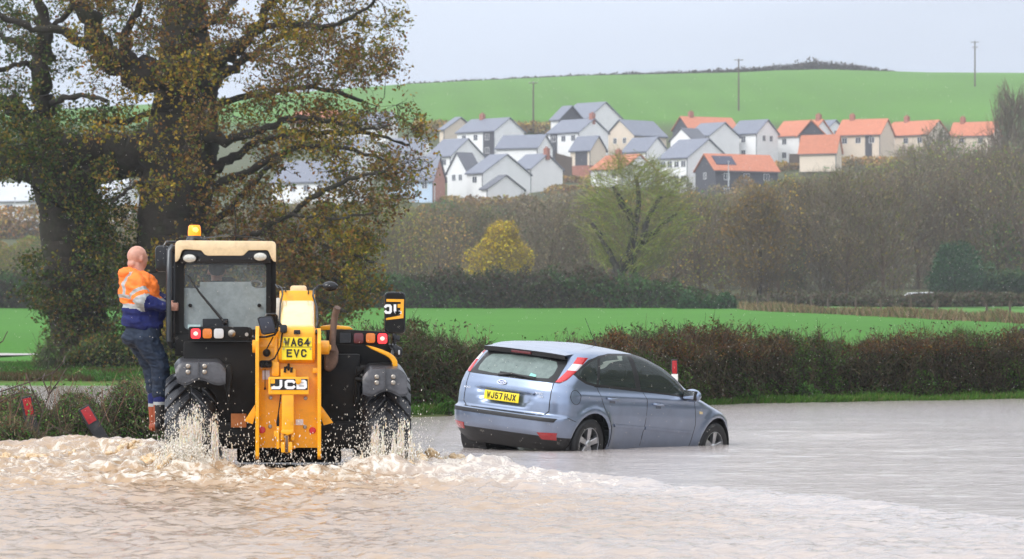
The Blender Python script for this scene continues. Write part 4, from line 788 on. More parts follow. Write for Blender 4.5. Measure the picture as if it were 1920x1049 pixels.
mb.build('limbs', BARK, wt)
far_tree('evergreen_tree', 'dark rounded evergreen bush-like tree left of the clipped hedge at far right', 1790, 536, 456, 340, 115, [(.03, .07, .035), (.05, .10, .045)], [2, 1], 2400, 43, lsz=(.16, .36), lo=.02, twc=((.03, .05, .03),))
far_tree('bare_tree', 'tall thin leafless tree at the right edge rising above the orange roofs', 1898, 360, 170, 500, 110, [(.10, .085, .065)], [1], 1500, 44, lo=.3, leafy=.05, lsz=(.2, .3))
far_tree('orange_tree', 'amber brown tree in the wood right of the willow', 1425, 545, 352, 326, 120, *ORN, 2600, 45, lsz=(.16, .36))
far_tree('orange_tree', 'small orange brown tree directly in front of the dark barn house', 1392, 420, 330, 560, 62, [(.20, .12, .04), (.14, .11, .05)], [1, 1], 900, 46, lsz=(.25, .5))
far_tree('green_tree', 'dull green tree left of the dark barn house', 1275, 440, 335, 520, 85, [(.11, .12, .04), (.09, .10, .05)], [1, 1], 900, 47, lsz=(.25, .5))
far_tree('green_tree', 'rounded olive tree below the rightmost orange roofs', 1758, 330, 236, 600, 90, [(.10, .11, .045), (.08, .09, .05)], [1, 1], 1100, 48, lsz=(.25, .5))
far_tree('dark_tree', 'dark green tree deep in the wood behind the clipped evergreen hedge', 1870, 510, 420, 372, 90, *DGR, 1200, 49, lsz=(.2, .4))

PALG = 1.7
# ---- bank under the oaks, left foreground brambles
def bp_(px, D): return ((px - 960) / F * D, D)
hull_bush('bush', 'leafy undergrowth heaped around the foot of the oaks', 'bush', [bp_(p, 110.5) for p in (100, 160, 220, 280, 340, 400, 460)], .9, .40, [ztp(y, 110) for y in (672, 640, 625, 610, 620, 640, 660)], 700, [(.05, .085, .02), (.10, .10, .02), (.035, .055, .02), (.14, .09, .02)], [3, 2, 3, 1], (.08, .15), .3, 361, core=(.02, .025, .012), ragged=.2)
hull_bush('bush', 'thin sapling scrub left of the ivy clad oak', 'bush', [bp_(p, 109) for p in (62, 90, 118)], .6, .38, [ztp(y, 109) for y in (650, 615, 640)], 300, [(.07, .11, .03), (.05, .08, .02)], [1, 1], (.07, .13), .4, 362, core=(.04, .055, .02), ragged=.3)
BRC = [(.05, .12, .022), (.08, .17, .03), (.06, .045, .025), (.035, .07, .02), (.10, .16, .045)]
def bramble(label, pxs, D, tops_, hw_, dens, seed):
    hull_bush('bramble_bush', label, 'bush', [bp_(p, D) for p in pxs], hw_, .0, [ztp(y, D) for y in tops_], dens, BRC, [3, 1.5, 2, 3, .7], (.025, .055), .16, seed, spikes=26, topcols=([(.08, .13, .035), (.11, .06, .035), (.05, .09, .03)], [2, 1.5, 2]), core=(.025, .03, .014), ragged=.25)
bramble('bramble bank with wet green leaves behind the left-hand marker post', (-330, 0, 40, 80, 125), 45.0, (738, 745, 742, 752, 780), .7, 5200, 371)
bramble('low bramble leaves spilling over the flood before the left-hand marker post', (-50, -10, 25, 60, 92), 43.2, (775, 770, 790, 800, 835), .35, 5600, 374)
bramble('low bramble bank between the two leaning marker posts', (80, 120, 150, 185, 215), 47.2, (752, 728, 742, 752, 765), .6, 5000, 372)
bramble('straggling bramble clump beside the man\'s boots', (165, 210, 250, 290, 320), 47.8, (760, 730, 706, 722, 745), .6, 5000, 373)
mb = MB(); rs = random.Random(5)
dr_ = empty('dead_stems', at(60, 840, 43.6), 'bare dark weed stems sticking up at the left edge over the flood', 'stems')
for P in ([(58,845),(75,790),(92,740),(100,690),(108,672)], [(92,740),(112,712),(125,690)], [(80,775),(60,730),(48,700)], [(-10,738),(30,725),(70,712),(100,698)], [(-10,650),(5,640),(14,622)], [(-10,760),(20,742),(45,735),(70,742)], [(185,800),(205,762),(216,740)], [(66,826),(100,800),(135,815)], [(92,740),(80,712),(84,700)], [(100,700),(118,680),(122,668)]):
    mb.tube([at(x, y, 43.6 + rs.uniform(-.3, .3)) for x, y in P], [.009 - .0015 * i for i in range(len(P))], 5)
mb.build('stem', mat('dead_stem', (.07, .045, .035), rough=.8), dr_)
PALG = 1.0
# verge grass: countless blades
rg = np.random.default_rng(9); n = 26000; x = rg.uniform(-6, 16, n); y = verge(x) + rg.exponential(.30, n) * (.4 + 1.2 * vnoise(x * .9, x * 0, 3)) - .12; keep = y < verge(x) + 1.8; x, y = x[keep], y[keep]; z = ground_z(x, y)
A = Acc(); P = np.stack([x, y, z], 1); d = rg.normal(size=P.shape) * .45; d[:, 2] = 1; h = rg.uniform(.03, .12, (len(P), 1)) * (1 + .8 * fbm(x * 1.5, y, 4)[:, None]); A.twigs(P, P + d * h, .007, pal([(.10, .24, .03), (.15, .27, .05), (.20, .19, .07), (.06, .15, .025)], [4, 2, 1, 2], len(P), .25, rg))
o = A.build('verge_grass', LEAF); tag(o, 'rough grass along the edge of the floodwater', 'grass', kind='stuff')
n = 34000; x = rg.uniform(-18, -3.5, n); y = 105.6 + rg.uniform(0, 1, n) ** 1.5 * 9; z = ground_z(x, y); P = np.stack([x, y, z], 1); d = rg.normal(size=P.shape) * .5; d[:, 2] = 1; h = rg.uniform(.06, .2, (n, 1)) * (.4 + 1.1 * fbm(x * .9, y * .9, 4)[:, None]); k = fbm(x * .6, y * 1., 8)
A = Acc(); cc = np.where((k > .56)[:, None], pal([(.12, .08, .04), (.09, .11, .03)], [2, 1], n), pal([(.07, .19, .03), (.09, .23, .035), (.05, .12, .025)], [2, 2, 1], n)); A.twigs(P, P + d * h, .011, cc); o = A.build('bank_grass', LEAF); tag(o, 'grass and fallen leaves on the bank beneath the oaks', 'grass', kind='stuff')
# rough grass strip with fence posts in the far meadow
n = 9000; t = rg.uniform(0, 1, n); x = 17 + 14.5 * t; y = np.interp(x, [17, 29.6, 32], [277, 217, 206]) + rg.normal(size=n) * 2.2; z = ground_z(x, y); P = np.stack([x, y, z], 1); d = rg.normal(size=P.shape) * .35; d[:, 2] = 1; h = rg.uniform(.15, .55, (n, 1)) * (.3 + 1.4 * fbm(x * .8, y * .1, 6)[:, None])
A = Acc(); A.twigs(P, P + d * h, .035, pal([(.30, .22, .12), (.24, .19, .09), (.12, .16, .05), (.2, .12, .07)], [3, 2, 2, 1], n)); o = A.build('tussock_grass', LEAF); tag(o, 'straw coloured tussocks along the far fence line', 'grass', kind='stuff')
for i, px in enumerate((1420, 1440, 1492, 1521, 1552, 1604, 1652, 1708, 1752, 1758, 1850, 1893)):
    D = float(np.interp(px, [1390, 1920], [276, 216])); q = at(px, 600, D); z = float(ground_z(q.x, D)); hgt = (.95, 1.15, 1.05, 1.25)[i % 4]
    mb = MB(); mb.tube([(q.x, D, z - .3), (q.x + .03 * (i % 3 - 1), D, z + hgt)], [.075, .065], 7); o = mb.build('fence_post', TIM, bevel=0); tag(o, 'weathered post in the straw coloured fence line of the far meadow', 'fence post', 'posts of the far meadow fence')
# gate post at the right edge
q = at(1917, 655, 84); mb = MB(); mb.box((q.x - .06, q.y - .1, .2), (q.x + .14, q.y + .1, ztp(616, 84))); o = mb.build('gate_post', mat('gate_wood', (.05, .045, .045), rough=.9, var=.3, vs=10, bump=.4), bevel=.02); tag(o, 'dark wooden gate post standing in the hedge at the right edge', 'gate post')
# ------------------------------------------------------------------ telehandler
TD = 35.0
TSH = (539 - 960) / F      # the machine points along this ray; parts are laid out square and sheared onto it at the end (3.5 degrees)
def tp(px, py, d=0.):
    p = at(px, py, TD + d); p.x -= TSH * d; return p
TY = mat('machine_yellow', (.90, .40, .004), rough=.32, var=.07, vs=3, coat=.3, dirt=(.34, .17, .03), dscale=9, damt=.38)
TCR = mat('machine_cream', (.78, .60, .36), rough=.38, var=.10, vs=5, coat=.3, dirt=(.36, .24, .13), dscale=7, damt=.5)
TYS = mat('machine_yellow_sheen', (.88, .62, .27), rough=.22, var=.05, vs=3, coat=.8, dirt=(.30, .17, .05), dscale=9, damt=.25)  # yellow lightened towards cream: the sky's sheen is put into the colour
TBK = mat('machine_black', (.006, .006, .006), rough=.55, var=.3, vs=5, dirt=(.02, .014, .009), dscale=4, damt=.5, spec=.25)
TBG = mat('black_gloss', (.01, .01, .011), rough=.18, var=0); RUB = mat('rubber', (.022, .023, .027), rough=.30, var=.3, vs=12, bump=.3, bs=60)
GDM = mat('mudguard_plastic', (.065, .065, .072), rough=.28, var=.3, vs=6, dirt=(.02, .02, .02), dscale=8, damt=.8, bump=.35, bs=18)
STL = mat('bolt_steel', (.35, .32, .28), rough=.35, metal=.8, var=.2, vs=20); RST = mat('exhaust_rust', (.16, .105, .08), rough=.7, metal=.3, var=.3, vs=14, dirt=(.05, .04, .04), dscale=6, damt=.7)
RED = mat('lens_red', (.55, .01, .015), rough=.15, var=0, coat=.5); RDK = mat('lens_red_dark', (.10, .006, .008), rough=.15, var=0, coat=.5); AMB = mat('lens_amber', (.62, .17, .01), rough=.15, var=.1, vs=40, coat=.5); CLR = mat('lens_clear', (.55, .55, .55), rough=.12, var=.1, vs=40, coat=.5)
LRED = mat('lit_red_lens', (.8, .03, .04), rough=.2, var=0, emit=(1, .05, .06), es=.9); LRC = mat('lit_red_core', (1, .4, .3), rough=.2, var=0, emit=(1, .45, .35), es=1.6)
LAM = mat('lit_beacon', (1, .30, .01), rough=.15, var=.08, vs=30, emit=(1, .30, .01), es=.7); LAC = mat('lit_beacon_core', (1, .6, .1), rough=.15, var=0, emit=(1, .62, .10), es=1.7)
PLY = mat('plate_yellow', (.85, .66, .02), rough=.4, var=.05, vs=30, dirt=(.4, .3, .06), dscale=10, damt=.3); PLB = mat('plate_black', (.012, .012, .012), rough=.4, var=0)
WHT = mat('decal_white', (.80, .80, .80), rough=.4, var=.03); STK = mat('sticker_grey', (.70, .70, .72), rough=.5, var=.25, vs=90)
def glassmat(name, tint, film, ffac, rough=.02):
    m = bpy.data.materials.new(name); m.use_nodes = True; t = m.node_tree; t.nodes.clear(); L = t.links.new; o = N(t, 'ShaderNodeOutputMaterial')
    tr = N(t, 'ShaderNodeBsdfTransparent'); tr.inputs[0].default_value = (*tint, 1); gl = N(t, 'ShaderNodeBsdfGlossy'); gl.inputs['Roughness'].default_value = rough; fr = N(t, 'ShaderNodeFresnel'); fr.inputs[0].default_value = 1.5
    m1 = N(t, 'ShaderNodeMixShader'); L(fr.outputs[0], m1.inputs[0]); L(tr.outputs[0], m1.inputs[1]); L(gl.outputs[0], m1.inputs[2])
    df = N(t, 'ShaderNodeBsdfDiffuse'); df.inputs[0].default_value = (*film, 1); tc_ = N(t, 'ShaderNodeTexCoord'); nz = N(t, 'ShaderNodeTexNoise'); nz.inputs['Scale'].default_value = 9; nz.inputs['Detail'].default_value = 9; nz.inputs['Roughness'].default_value = .75; L(tc_.outputs['Object'], nz.inputs['Vector'])
    mr = N(t, 'ShaderNodeMapRange'); mr.inputs[1].default_value = .3; mr.inputs[2].default_value = .7; mr.inputs[3].default_value = ffac * .75; mr.inputs[4].default_value = min(1, ffac * 1.25); L(nz.outputs['Fac'], mr.inputs[0])
    m2 = N(t, 'ShaderNodeMixShader'); L(mr.outputs[0], m2.inputs[0]); L(m1.outputs[0], m2.inputs[1]); L(df.outputs[0], m2.inputs[2]); L(m2.outputs[0], o.inputs[0]); MATS[name] = m; return m
GCLR = glassmat('cab_glass', (.62, .68, .66), (.42, .46, .45), .10); GPAL = glassmat('cab_glass_pale', (.5, .55, .54), (.36, .41, .41), .62)
tz0 = -.33
tele = empty('telehandler', (tp(539, 890).x, TD + 1.2, tz0), 'yellow and black telehandler wading through the flood, seen from behind', 'telehandler')
def rp(x0, y0, x1, y1, d, r_px, n=4):       # rounded rectangle outline of photo corners at depth d, as (x,z)
    a, b = tp(x0, y1, d), tp(x1, y0, d); return rrect(a.x, b.x, a.z, b.z, r_px / F * (TD + d), n)
def plate(x0, y0, x1, y1, d, th, r_px=0., mbx=None):
    m = mbx or MB(); a, b = tp(x0, y1, d), tp(x1, y0, d)
    if r_px: m.prism(rp(x0, y0, x1, y1, d, r_px), 'y', TD + d, TD + d + th)
    else: m.box((a.x, TD + d, a.z), (b.x, TD + d + th, b.z))
    return m
def poly(pts, d, th, mbx=None):
    m = mbx or MB(); q = [tp(x, y, d) for x, y in pts]; m.prism([(p.x, p.z) for p in q], 'y', TD + d, TD + d + th); return m
# chassis: dark body, rear yellow frame with side flanges
c = MB(); plate(344, 640, 500, 800, .55, 1.6, 0, c); plate(600, 664, 676, 800, .55, 2.6, 0, c); c.build('rear_body', TBK, tele, bevel=.03)
c = MB(); plate(404, 792, 486, 838, .45, .35, 0, c); plate(598, 790, 690, 838, .45, .35, 0, c); plate(418, 806, 668, 842, .62, .3, 0, c); plate(444, 840, 640, 868, .85, 3.0, 0, c); c.build('rear_axle', TBK, tele, bevel=.025)
c = MB(); plate(486, 616, 598, 840, .06, .03, 0, c); c.build('rear_plate', TY, tele, bevel=.004)
c = MB()
c.prism([(TD - .10, tp(0, 856, -.1).z), (TD - .04, tp(0, 862, -.04).z), (TD + .02, tp(0, 842).z), (TD + .5, tp(0, 842).z), (TD + .5, tp(0, 612).z), (TD + .05, tp(0, 612).z), (TD - .10, tp(0, 640).z)], 'x', tp(479, 0).x, tp(486, 0).x)
c.build('frame_flange', TY, tele, bevel=.006)
c = MB(); c.prism([(TD - .10, tp(0, 856, -.1).z), (TD - .04, tp(0, 862, -.04).z), (TD + .02, tp(0, 842).z), (TD + .5, tp(0, 842).z), (TD + .5, tp(0, 616).z), (TD + .05, tp(0, 616).z), (TD - .10, tp(0, 644).z)], 'x', tp(595, 0).x, tp(602, 0).x)
c.build('frame_flange', TY, tele, bevel=.006)
for P in ([(478, 759), (458, 790), (474, 796), (479, 778)], [(602, 761), (625, 793), (607, 798), (601, 782)]):
    poly(P, .12, .04).build('gusset', TY, tele, bevel=.004)
plate(433, 776, 462, 802, .42, .05).build('axle_bracket', mat('rusty_orange', (.35, .12, .03), rough=.7, var=.3, vs=10), tele, bevel=.004)
# boom carriage box with the number plate, sloping top with sky sheen in its colour, far end
bx0, bx1 = tp(522, 0).x, tp(591, 0).x; zt = lambda y, d=0: tp(0, y, d).z
c = MB(); c.prism([(TD - .03, zt(676)), (TD - .05, zt(664)), (TD - .05, zt(622)), (TD - .01, zt(613)), (TD + .10, zt(611, .1)), (TD + .60, zt(615, .6)), (TD + .6, zt(690, .6)), (TD + .05, zt(682))], 'x', bx0, bx1); c.build('boom_head', TY, tele, bevel=.028, seg=3)
sx0, sx1 = tp(526, 0, .4).x, tp(589, 0, .4).x
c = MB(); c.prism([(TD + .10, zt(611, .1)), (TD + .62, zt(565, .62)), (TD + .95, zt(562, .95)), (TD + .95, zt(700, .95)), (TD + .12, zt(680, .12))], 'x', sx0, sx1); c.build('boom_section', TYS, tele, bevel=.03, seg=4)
c = MB(); c.prism([(TD + .78, zt(566, .78)), (TD + .82, zt(545, .82)), (TD + 3.9, zt(552, 3.9)), (TD + 3.9, zt(640, 3.9)), (TD + .78, zt(690, .78))], 'x', tp(524, 0, .8).x, tp(591, 0, .8).x); c.build('boom', TY, tele, bevel=.015)
c = MB(); c.prism(rp(544, 536, 575, 552, 1., 5), 'y', TD + .95, TD + 1.5); c.build('boom_hump', TCR, tele, bevel=.01)
plate(530, 571, 586, 606, .50, .01).build('x', TCR, tele) if False else None
c = MB(); a = tp(552, 625, -.055); plate(551, 619, 563, 627, -.075, .03, 0, c); c.build('number_lamp', TBG, tele, bevel=.005)
# pivot tubes
z = zt(650); c = MB(); c.lathe((tp(474, 0, .12).x, TD + .12, z), 'x', [(.055, -.004), (.062, 0), (.062, tp(520, 0).x - tp(474, 0).x), (.05, tp(520, 0).x - tp(474, 0).x)], 24); c.build('pivot_tube', TY, tele, smooth=True)
c = MB(); c.lathe((tp(601, 0, .12).x, TD + .12, zt(652)), 'x', [(.055, -.004), (.066, 0), (.066, .077), (.055, .084), (.03, .086), (.02, .1)], 24); c.build('pivot_tube', TY, tele, smooth=True)
plate(514, 632, 520.5, 690, .02, .3).build('pivot_plate', TY, tele, bevel=.004)
c = MB(); plate(586, 690, 597, 700, -.01, .05, 0, c); c.build('mounting_tab', TY, tele, bevel=.003)
# sign box, ram column, hitch
c = MB(); plate(503, 707, 579, 740, -.10, .16, 2, c); sb_ = c.build('sign_box', TY, tele, bevel=.006)
plate(507, 711, 577, 731.5, -.104, .004, 1).build('sign_panel', PLB, sb_)
def TM(px, py, d, ax=0): return Matrix.Translation(tp(px, py, d)) @ Matrix.Rotation(R(90), 4, 'X')
c = MB(); strokes(c, 'JCB', .100, .088, .012, .026, TM(543.5, 721.3, -.106), .003, LOGO); c.build('sign_lettering', WHT, sb_)
c = MB(); plate(507.5, 711.5, 515.5, 719.5, -.107, .003, 1, c); c.build('sign_emblem', TY, sb_)
poly([(507, 731.5), (507, 727), (515, 722.5), (513, 726), (509, 731.5)], -.1075, .003).build('sign_wedge', TY, sb_)
poly([(554, 710), (564.5, 710), (565, 717), (561, 721), (557, 721), (554, 717)], -.125, .02).build('sign_hook', TY, sb_, bevel=.004)
c = MB(); plate(528, 738, 551, 812, -.09, .16, 2, c); plate(526, 692, 555, 708, -.06, .12, 2, c); c.build('ram_column', TY, tele, bevel=.012)
c = MB(); c.tube([tp(538, 700, -.02), tp(540, 680, .2)], .03, 10); c.tube([tp(534, 699, -.08), tp(535, 688, -.08)], .012, 8); c.tube([tp(546, 699, -.08), tp(547, 689, -.08)], .012, 8); c.tube([tp(541, 694, -.07), tp(541, 683, -.02)], .012, 8); c.build('hydraulic_fittings', TBK, tele, smooth=True)
c = MB(); plate(526, 812, 533, 826, -.07, .12, 1.5, c); plate(545, 810, 552, 826, -.07, .12, 1.5, c); plate(513, 808, 524, 820, -.05, .1, 3, c); poly([(528, 806), (549, 806), (551, 812), (541, 816), (538, 816), (526, 812)], -.11, .08, c); c.build('ram_foot', TY, tele, bevel=.008)
c = MB(); plate(527, 829, 534, 849, -.12, .14, 2, c); plate(541, 829, 548, 849, -.12, .14, 2, c); c.lathe(tuple(tp(526, 839, -.05)), 'x', [(.018, 0), (.018, .14)], 10); c.cur = 1; plate(534, 816, 541, 850, -.10, .1, 1, c); c.build('tow_hitch', [TY, RST], tele, bevel=.004)
plate(518.5, 800, 523.5, 842, -.08, .03, 1).build('hitch_lever', TY, tele, bevel=.003)
c = MB(); c.tube([tp(527, 738, -.06), tp(522, 775, -.06), tp(521, 792, -.06), tp(521, 806, -.06)], [.006, .006, .016, .010], 7); c.tube([tp(497, 692, .0), tp(497, 725, 0.), tp(497, 731, 0.)], [.004, .004, .013], 7); c.build('hanging_cable', TBK, tele, smooth=True)
for x, y in ((507.5, 746), (573, 747), (506.5, 800), (572, 801)):
    MB().lathe(tuple(tp(x, y, .06)), 'y', [(.019, 0), (.019, -.012), (.012, -.016), (0, -.016)], 12).build('bolt', STL, tele)
for x, y in ((491.5, 806.5), (586, 807.5)):
    MB().lathe(tuple(tp(x, y, .06)), 'y', [(.032, 0), (.032, -.008), (.026, -.012), (0, -.012)], 24).build('round_reflector', RED, tele)
plate(554.5, 786.5, 568.5, 797.5, .052, .008, 1).build('sticker', STK, tele); plate(492, 695, 505.5, 712, .052, .008, 1).build('sticker', STK, tele)
c = MB(); plate(509, 678, 524, 706, .0, .06, 4, c); c.build('valve_cover', TY, tele, bevel=.012)
c = MB(); plate(486, 676, 510, 690, -.02, .07, 5, c); c.lathe(tuple(tp(491, 683, -.03)), 'y', [(.022, .02), (.022, -.02), (.012, -.03), (0, -.03)], 12); c.lathe(tuple(tp(501.5, 685, -.03)), 'y', [(.022, .02), (.022, -.02), (.012, -.03), (0, -.03)], 12); c.tube([tp(501, 680, -.04), tp(515, 672, -.08), tp(526, 650, -.09), tp(528, 632, -.07), tp(530, 622, -.04)], .008, 8); c.ball(tuple(tp(500, 662, 0)), .038, 10, 7); c.tube([tp(500, 655, 0), tp(508, 640, -.02), tp(512, 632, -.05)], .006, 6); c.build('hose', TBK, tele, smooth=True)
# number plate: two pieces, black edge line between
npl = plate(530.5, 632.5, 585, 650.8, -.062, .006, 0).build('number_plate', PLY, tele)
plate(528.5, 651.4, 585, 675, -.064, .006, 0).build('lower_plate', PLY, npl)
plate(528.5, 650.6, 585, 651.6, -.066, .004, 0).build('plate_joint', PLB, npl)
c = MB(); strokes(c, 'WA64', .052, .074, .011, .0145, TM(556.8, 642.0, -.064), .003); strokes(c, 'EVC', .052, .074, .016, .0145, TM(556.0, 662.6, -.066), .003); c.build('plate_lettering', PLB, npl)
[MB().lathe(tuple(tp(x, y, -.066)), 'y', [(.008, 0), (.008, -.004), (0, -.004)], 8).build('plate_screw', STL, npl) for x, y in ((532, 654.5), (533, 641.5), (581, 641.5), (582, 654.5))]
# long black cables along the boom
c = MB(); c.tube([tp(524, 632, .0), tp(524, 600, .3), tp(526, 570, .5), tp(530, 552, .7), tp(528, 540, .8), tp(519, 536, .9)], .009, 6); c.build('cable', TBG, tele, smooth=True)
c = MB(); c.tube([tp(593, 626, .02), tp(595, 600, .2), tp(593, 575, .3), tp(587, 555, .5), tp(588, 544, .6), tp(597, 537, .7)], .010, 6); c.build('cable', TBG, tele, smooth=True)
c = MB(); c.tube([tp(578, 552, .8), tp(578.5, 541, .8), tp(589, 541, .8), tp(589.5, 552, .8)], .007, 6); c.tube([tp(517, 534, .9), tp(521, 541, .8), tp(535, 540, .8), tp(536, 548, .8)], .007, 6); c.build('lifting_hoop', TBG, tele, smooth=True)
c = MB(); c.ball(tuple(tp(618.6, 537.5, .6)), (15 / F * 35.6, .05, 9.6 / F * 35.6), 20, 12); c.tube([tp(590, 545, .6), tp(597, 536, .62), tp(608, 536, .6)], .012, 8); c.build('oval_mirror', TBG, tele, smooth=True)
c = MB(); plate(518, 559, 525, 598, .7, .25, 1, c); c.build('boom_side_pad', mat('pale_pad', (.6, .58, .52), rough=.6, var=.2, vs=40), tele, bevel=.01)
# small lower mirror and work lamp
c = MB(); Q = [(482.5, 598), (486, 594.5), (507, 592.5), (511, 595), (519, 621), (517, 625), (495, 628.5), (490, 626)]; poly(Q, -.12, .035, c); c.cur = 1; poly([(500.5 + (x - 500.5) * .86, 610.5 + (y - 610.5) * .88) for x, y in Q], -.125, .004, c); c.build('lower_mirror', [TBG, mat('mirror_back', (.03, .032, .045), rough=.12, var=0)], tele, bevel=.006)
c = MB(); c.tube([tp(497, 594, -.1), tp(500, 589.5, -.1), tp(516, 589, -.1), tp(519, 593, -.08), tp(520, 620, -.08), tp(515, 628, -.08), tp(500, 632, -.08), tp(475, 632.5, .1)], .011, 7); c.tube([tp(520, 604, -.08), tp(527, 612, -.06)], .02, 8); c.build('mirror_bracket', TBG, tele, smooth=True)
c = MB(); plate(525, 609, 538.5, 625, -.10, .09, 4, c); c.build('work_lamp', TBG, tele, bevel=.012)
# ---- cab
CD = 1.15
cab = MB(); 
for q in (plate(328, 489, 337, 655, CD, .12), plate(507, 489, 517.5, 640, CD, .12), plate(329, 484, 517, 497, CD + .02, .1), plate(328, 628, 500, 668, CD - .05, .3)): cab.add(q.v, q.f)
p0 = [(337, 496), (507, 496), (507, 640), (337, 640)]
for xa in (329, 507):      # front pillars, far side
    q = plate(xa, 495, xa + 9, 640, CD + 1.5, .1); cab.add(q.v, q.f)
a_, b_ = tp(329, 640, CD + .1), tp(333, 640, CD + 1.5)
for xa in (330, 513):
    a = tp(xa, 640, CD + .1); cab.box((a.x, TD + CD + .1, a.z), (a.x + .02, TD + CD + 1.55, zt(600, CD)))
cab.build('cab_frame', TBK, tele, bevel=.012)
# window surround with rounded opening
def ring(o_, i_, d, th, name, m, parent):
    c = MB(); n = len(o_); 
    vs = [(x, TD + d, z) for x, z in o_] + [(x, TD + d, z) for x, z in i_] + [(x, TD + d + th, z) for x, z in o_] + [(x, TD + d + th, z) for x, z in i_]
    fs = []
    for k in range(n): j = (k + 1) % n; fs += [(k, j, n + j, n + k), (2*n + k, 3*n + k, 3*n + j, 2*n + j), (k, 2*n + k, 2*n + j, j), (n + k, n + j, 3*n + j, 3*n + k)]
    c.add(vs, fs); return c.build(name, m, parent)
ring(rp(335, 489, 508, 630, CD - .03, 3, 5), rp(345, 494, 499, 618, CD - .03, 8, 5), CD - .035, .05, 'window_surround', TBK, tele)
gz = [tp(340, 530, CD), tp(505, 530, CD)]
c = MB(); c.add([tp(344, 492, CD), tp(500, 492, CD), tp(500, 528.4, CD), tp(344, 528.4, CD)], [(0, 1, 2, 3)]); gl_ = c.build('rear_window', GCLR, tele)
pane_corner = [(344, 528.5), (379, 528.5), (378, 535), (373, 540.5), (352, 541), (344, 538)]
c = MB(); Q = [(344, 540), (358, 541), (374, 540), (375.5, 529), (470, 528.5), (473, 537), (480, 541), (497, 540), (500, 535), (500, 640), (344, 640)]
c.add([tp(x, y, CD) for x, y in Q], [tuple(range(len(Q)))]); c.build('pale_pane', GPAL, gl_)  # lower pane paler and less clear than the panes above it
Qc = [[(344, 528.5), (375.5, 528.5), (374, 540), (358, 541), (344, 540)], [(470, 528.5), (500, 528.5), (500, 535), (497, 540), (480, 541), (473, 537)]]
[MB().add([tp(x, y, CD) for x, y in q], [tuple(range(len(q)))]).build('clear_pane', GCLR, gl_) for q in Qc]
for x in (356.5, 486):
    MB().lathe(tuple(tp(x, 573, CD - .02)), 'y', [(.018, .02), (.018, -.012), (.012, -.018), (0, -.018)], 16).build('window_stud', TBK, tele)
plate(352, 609, 376, 616, CD - .01, .004, 1).build('window_sticker', mat('pale_sticker', (.45, .6, .58), rough=.5, var=.2, vs=60), tele)
c = MB(); c.tube([tp(352, 516, CD - .06), tp(375, 550, CD - .07), tp(421, 605, CD - .07)], [.008, .012, .016], 6); c.ball(tuple(tp(421, 605, CD - .06)), .028, 10, 6); plate(380, 598, 428, 616, CD - .03, .02, 2, c); c.build('rear_wiper', TBG, tele, smooth=False)
# interior: seat, dash, steering wheel
c = MB(); plate(388, 540, 450, 628, CD + .55, .14, 10, c); plate(398, 520, 440, 540, CD + .58, .1, 6, c); c.build('driver_seat', TBK, tele, bevel=.03)
c = MB(); plate(345, 585, 500, 636, CD + 1.2, .3, 4, c); c.build('dashboard', TBK, tele, bevel=.03)
c = MB(); c.tube([tp(478 + 12 * math.cos(a), 534 + 7 * math.sin(a), CD + 1.) for a in [k * math.pi / 6 for k in range(13)]], .012, 6, cap=False); c.build('interior_mirror', CLR, tele, smooth=True)
# cab floor/under mass to stop light leaking
c = MB(); plate(331, 640, 515, 668, CD + .1, 1.4, 0, c); c.build('cab_base', TBK, tele)
# roof
c = MB(); rz = lambda y: zt(y, CD)
a, b = tp(328, 0, CD).x, tp(517.6, 0, CD).x
lip = [(328, 492), (328.2, 458), (331, 453), (337, 451), (509, 452.5), (515, 454), (517.5, 459), (517.6, 492), (512, 490), (507, 481), (503, 471), (499, 469.5), (466, 470), (457, 479), (452, 480), (389, 480), (384, 478), (377, 470), (346, 468), (341, 471), (337, 484), (333, 490)]
poly(lip, CD - .12, .10, c); c.build('roof_lip', TCR, tele, bevel=.012)
c = MB(); zr0, zr1 = rz(453), rz(462); c.prism([(a + .01, zr0 - .17), (a + .01, zr0 - .02), (a + .06, zr0 + .0), (b - .06, zr0 + .0), (b - .01, zr0 - .02), (b - .01, zr0 - .17)], 'y', TD + CD - .03, TD + CD + 1.75)
c.build('cab_roof', TCR, tele, bevel=.03)
c = MB(); poly([(338, 466), (507, 466), (508, 494), (338, 494)], CD - .06, .10, c); c.build('roof_recess', TBG, tele, bevel=.006)
for x, y in ((355.5, 485), (488, 482)):
    q = tp(x, y, CD - .1); c = MB(); M = Matrix.Diagonal((1.45, 1, .92, 1)); c.lathe(tuple(q), 'y', [(.045, .06), (.053, .0), (.050, -.03), (.043, -.034)], 24, M); o = c.build('roof_lamp', TBG, tele, smooth=True)
    c = MB(); c.lathe(tuple(q), 'y', [(.045, -.030), (.040, -.046), (.02, -.054), (0, -.056)], 24, M); c.build('lamp_lens', mat('lamp_glass', (.55, .53, .46), rough=.08, metal=.35, var=.35, vs=50, coat=1) if 'lamp_glass' not in MATS else MATS['lamp_glass'], o, smooth=True)
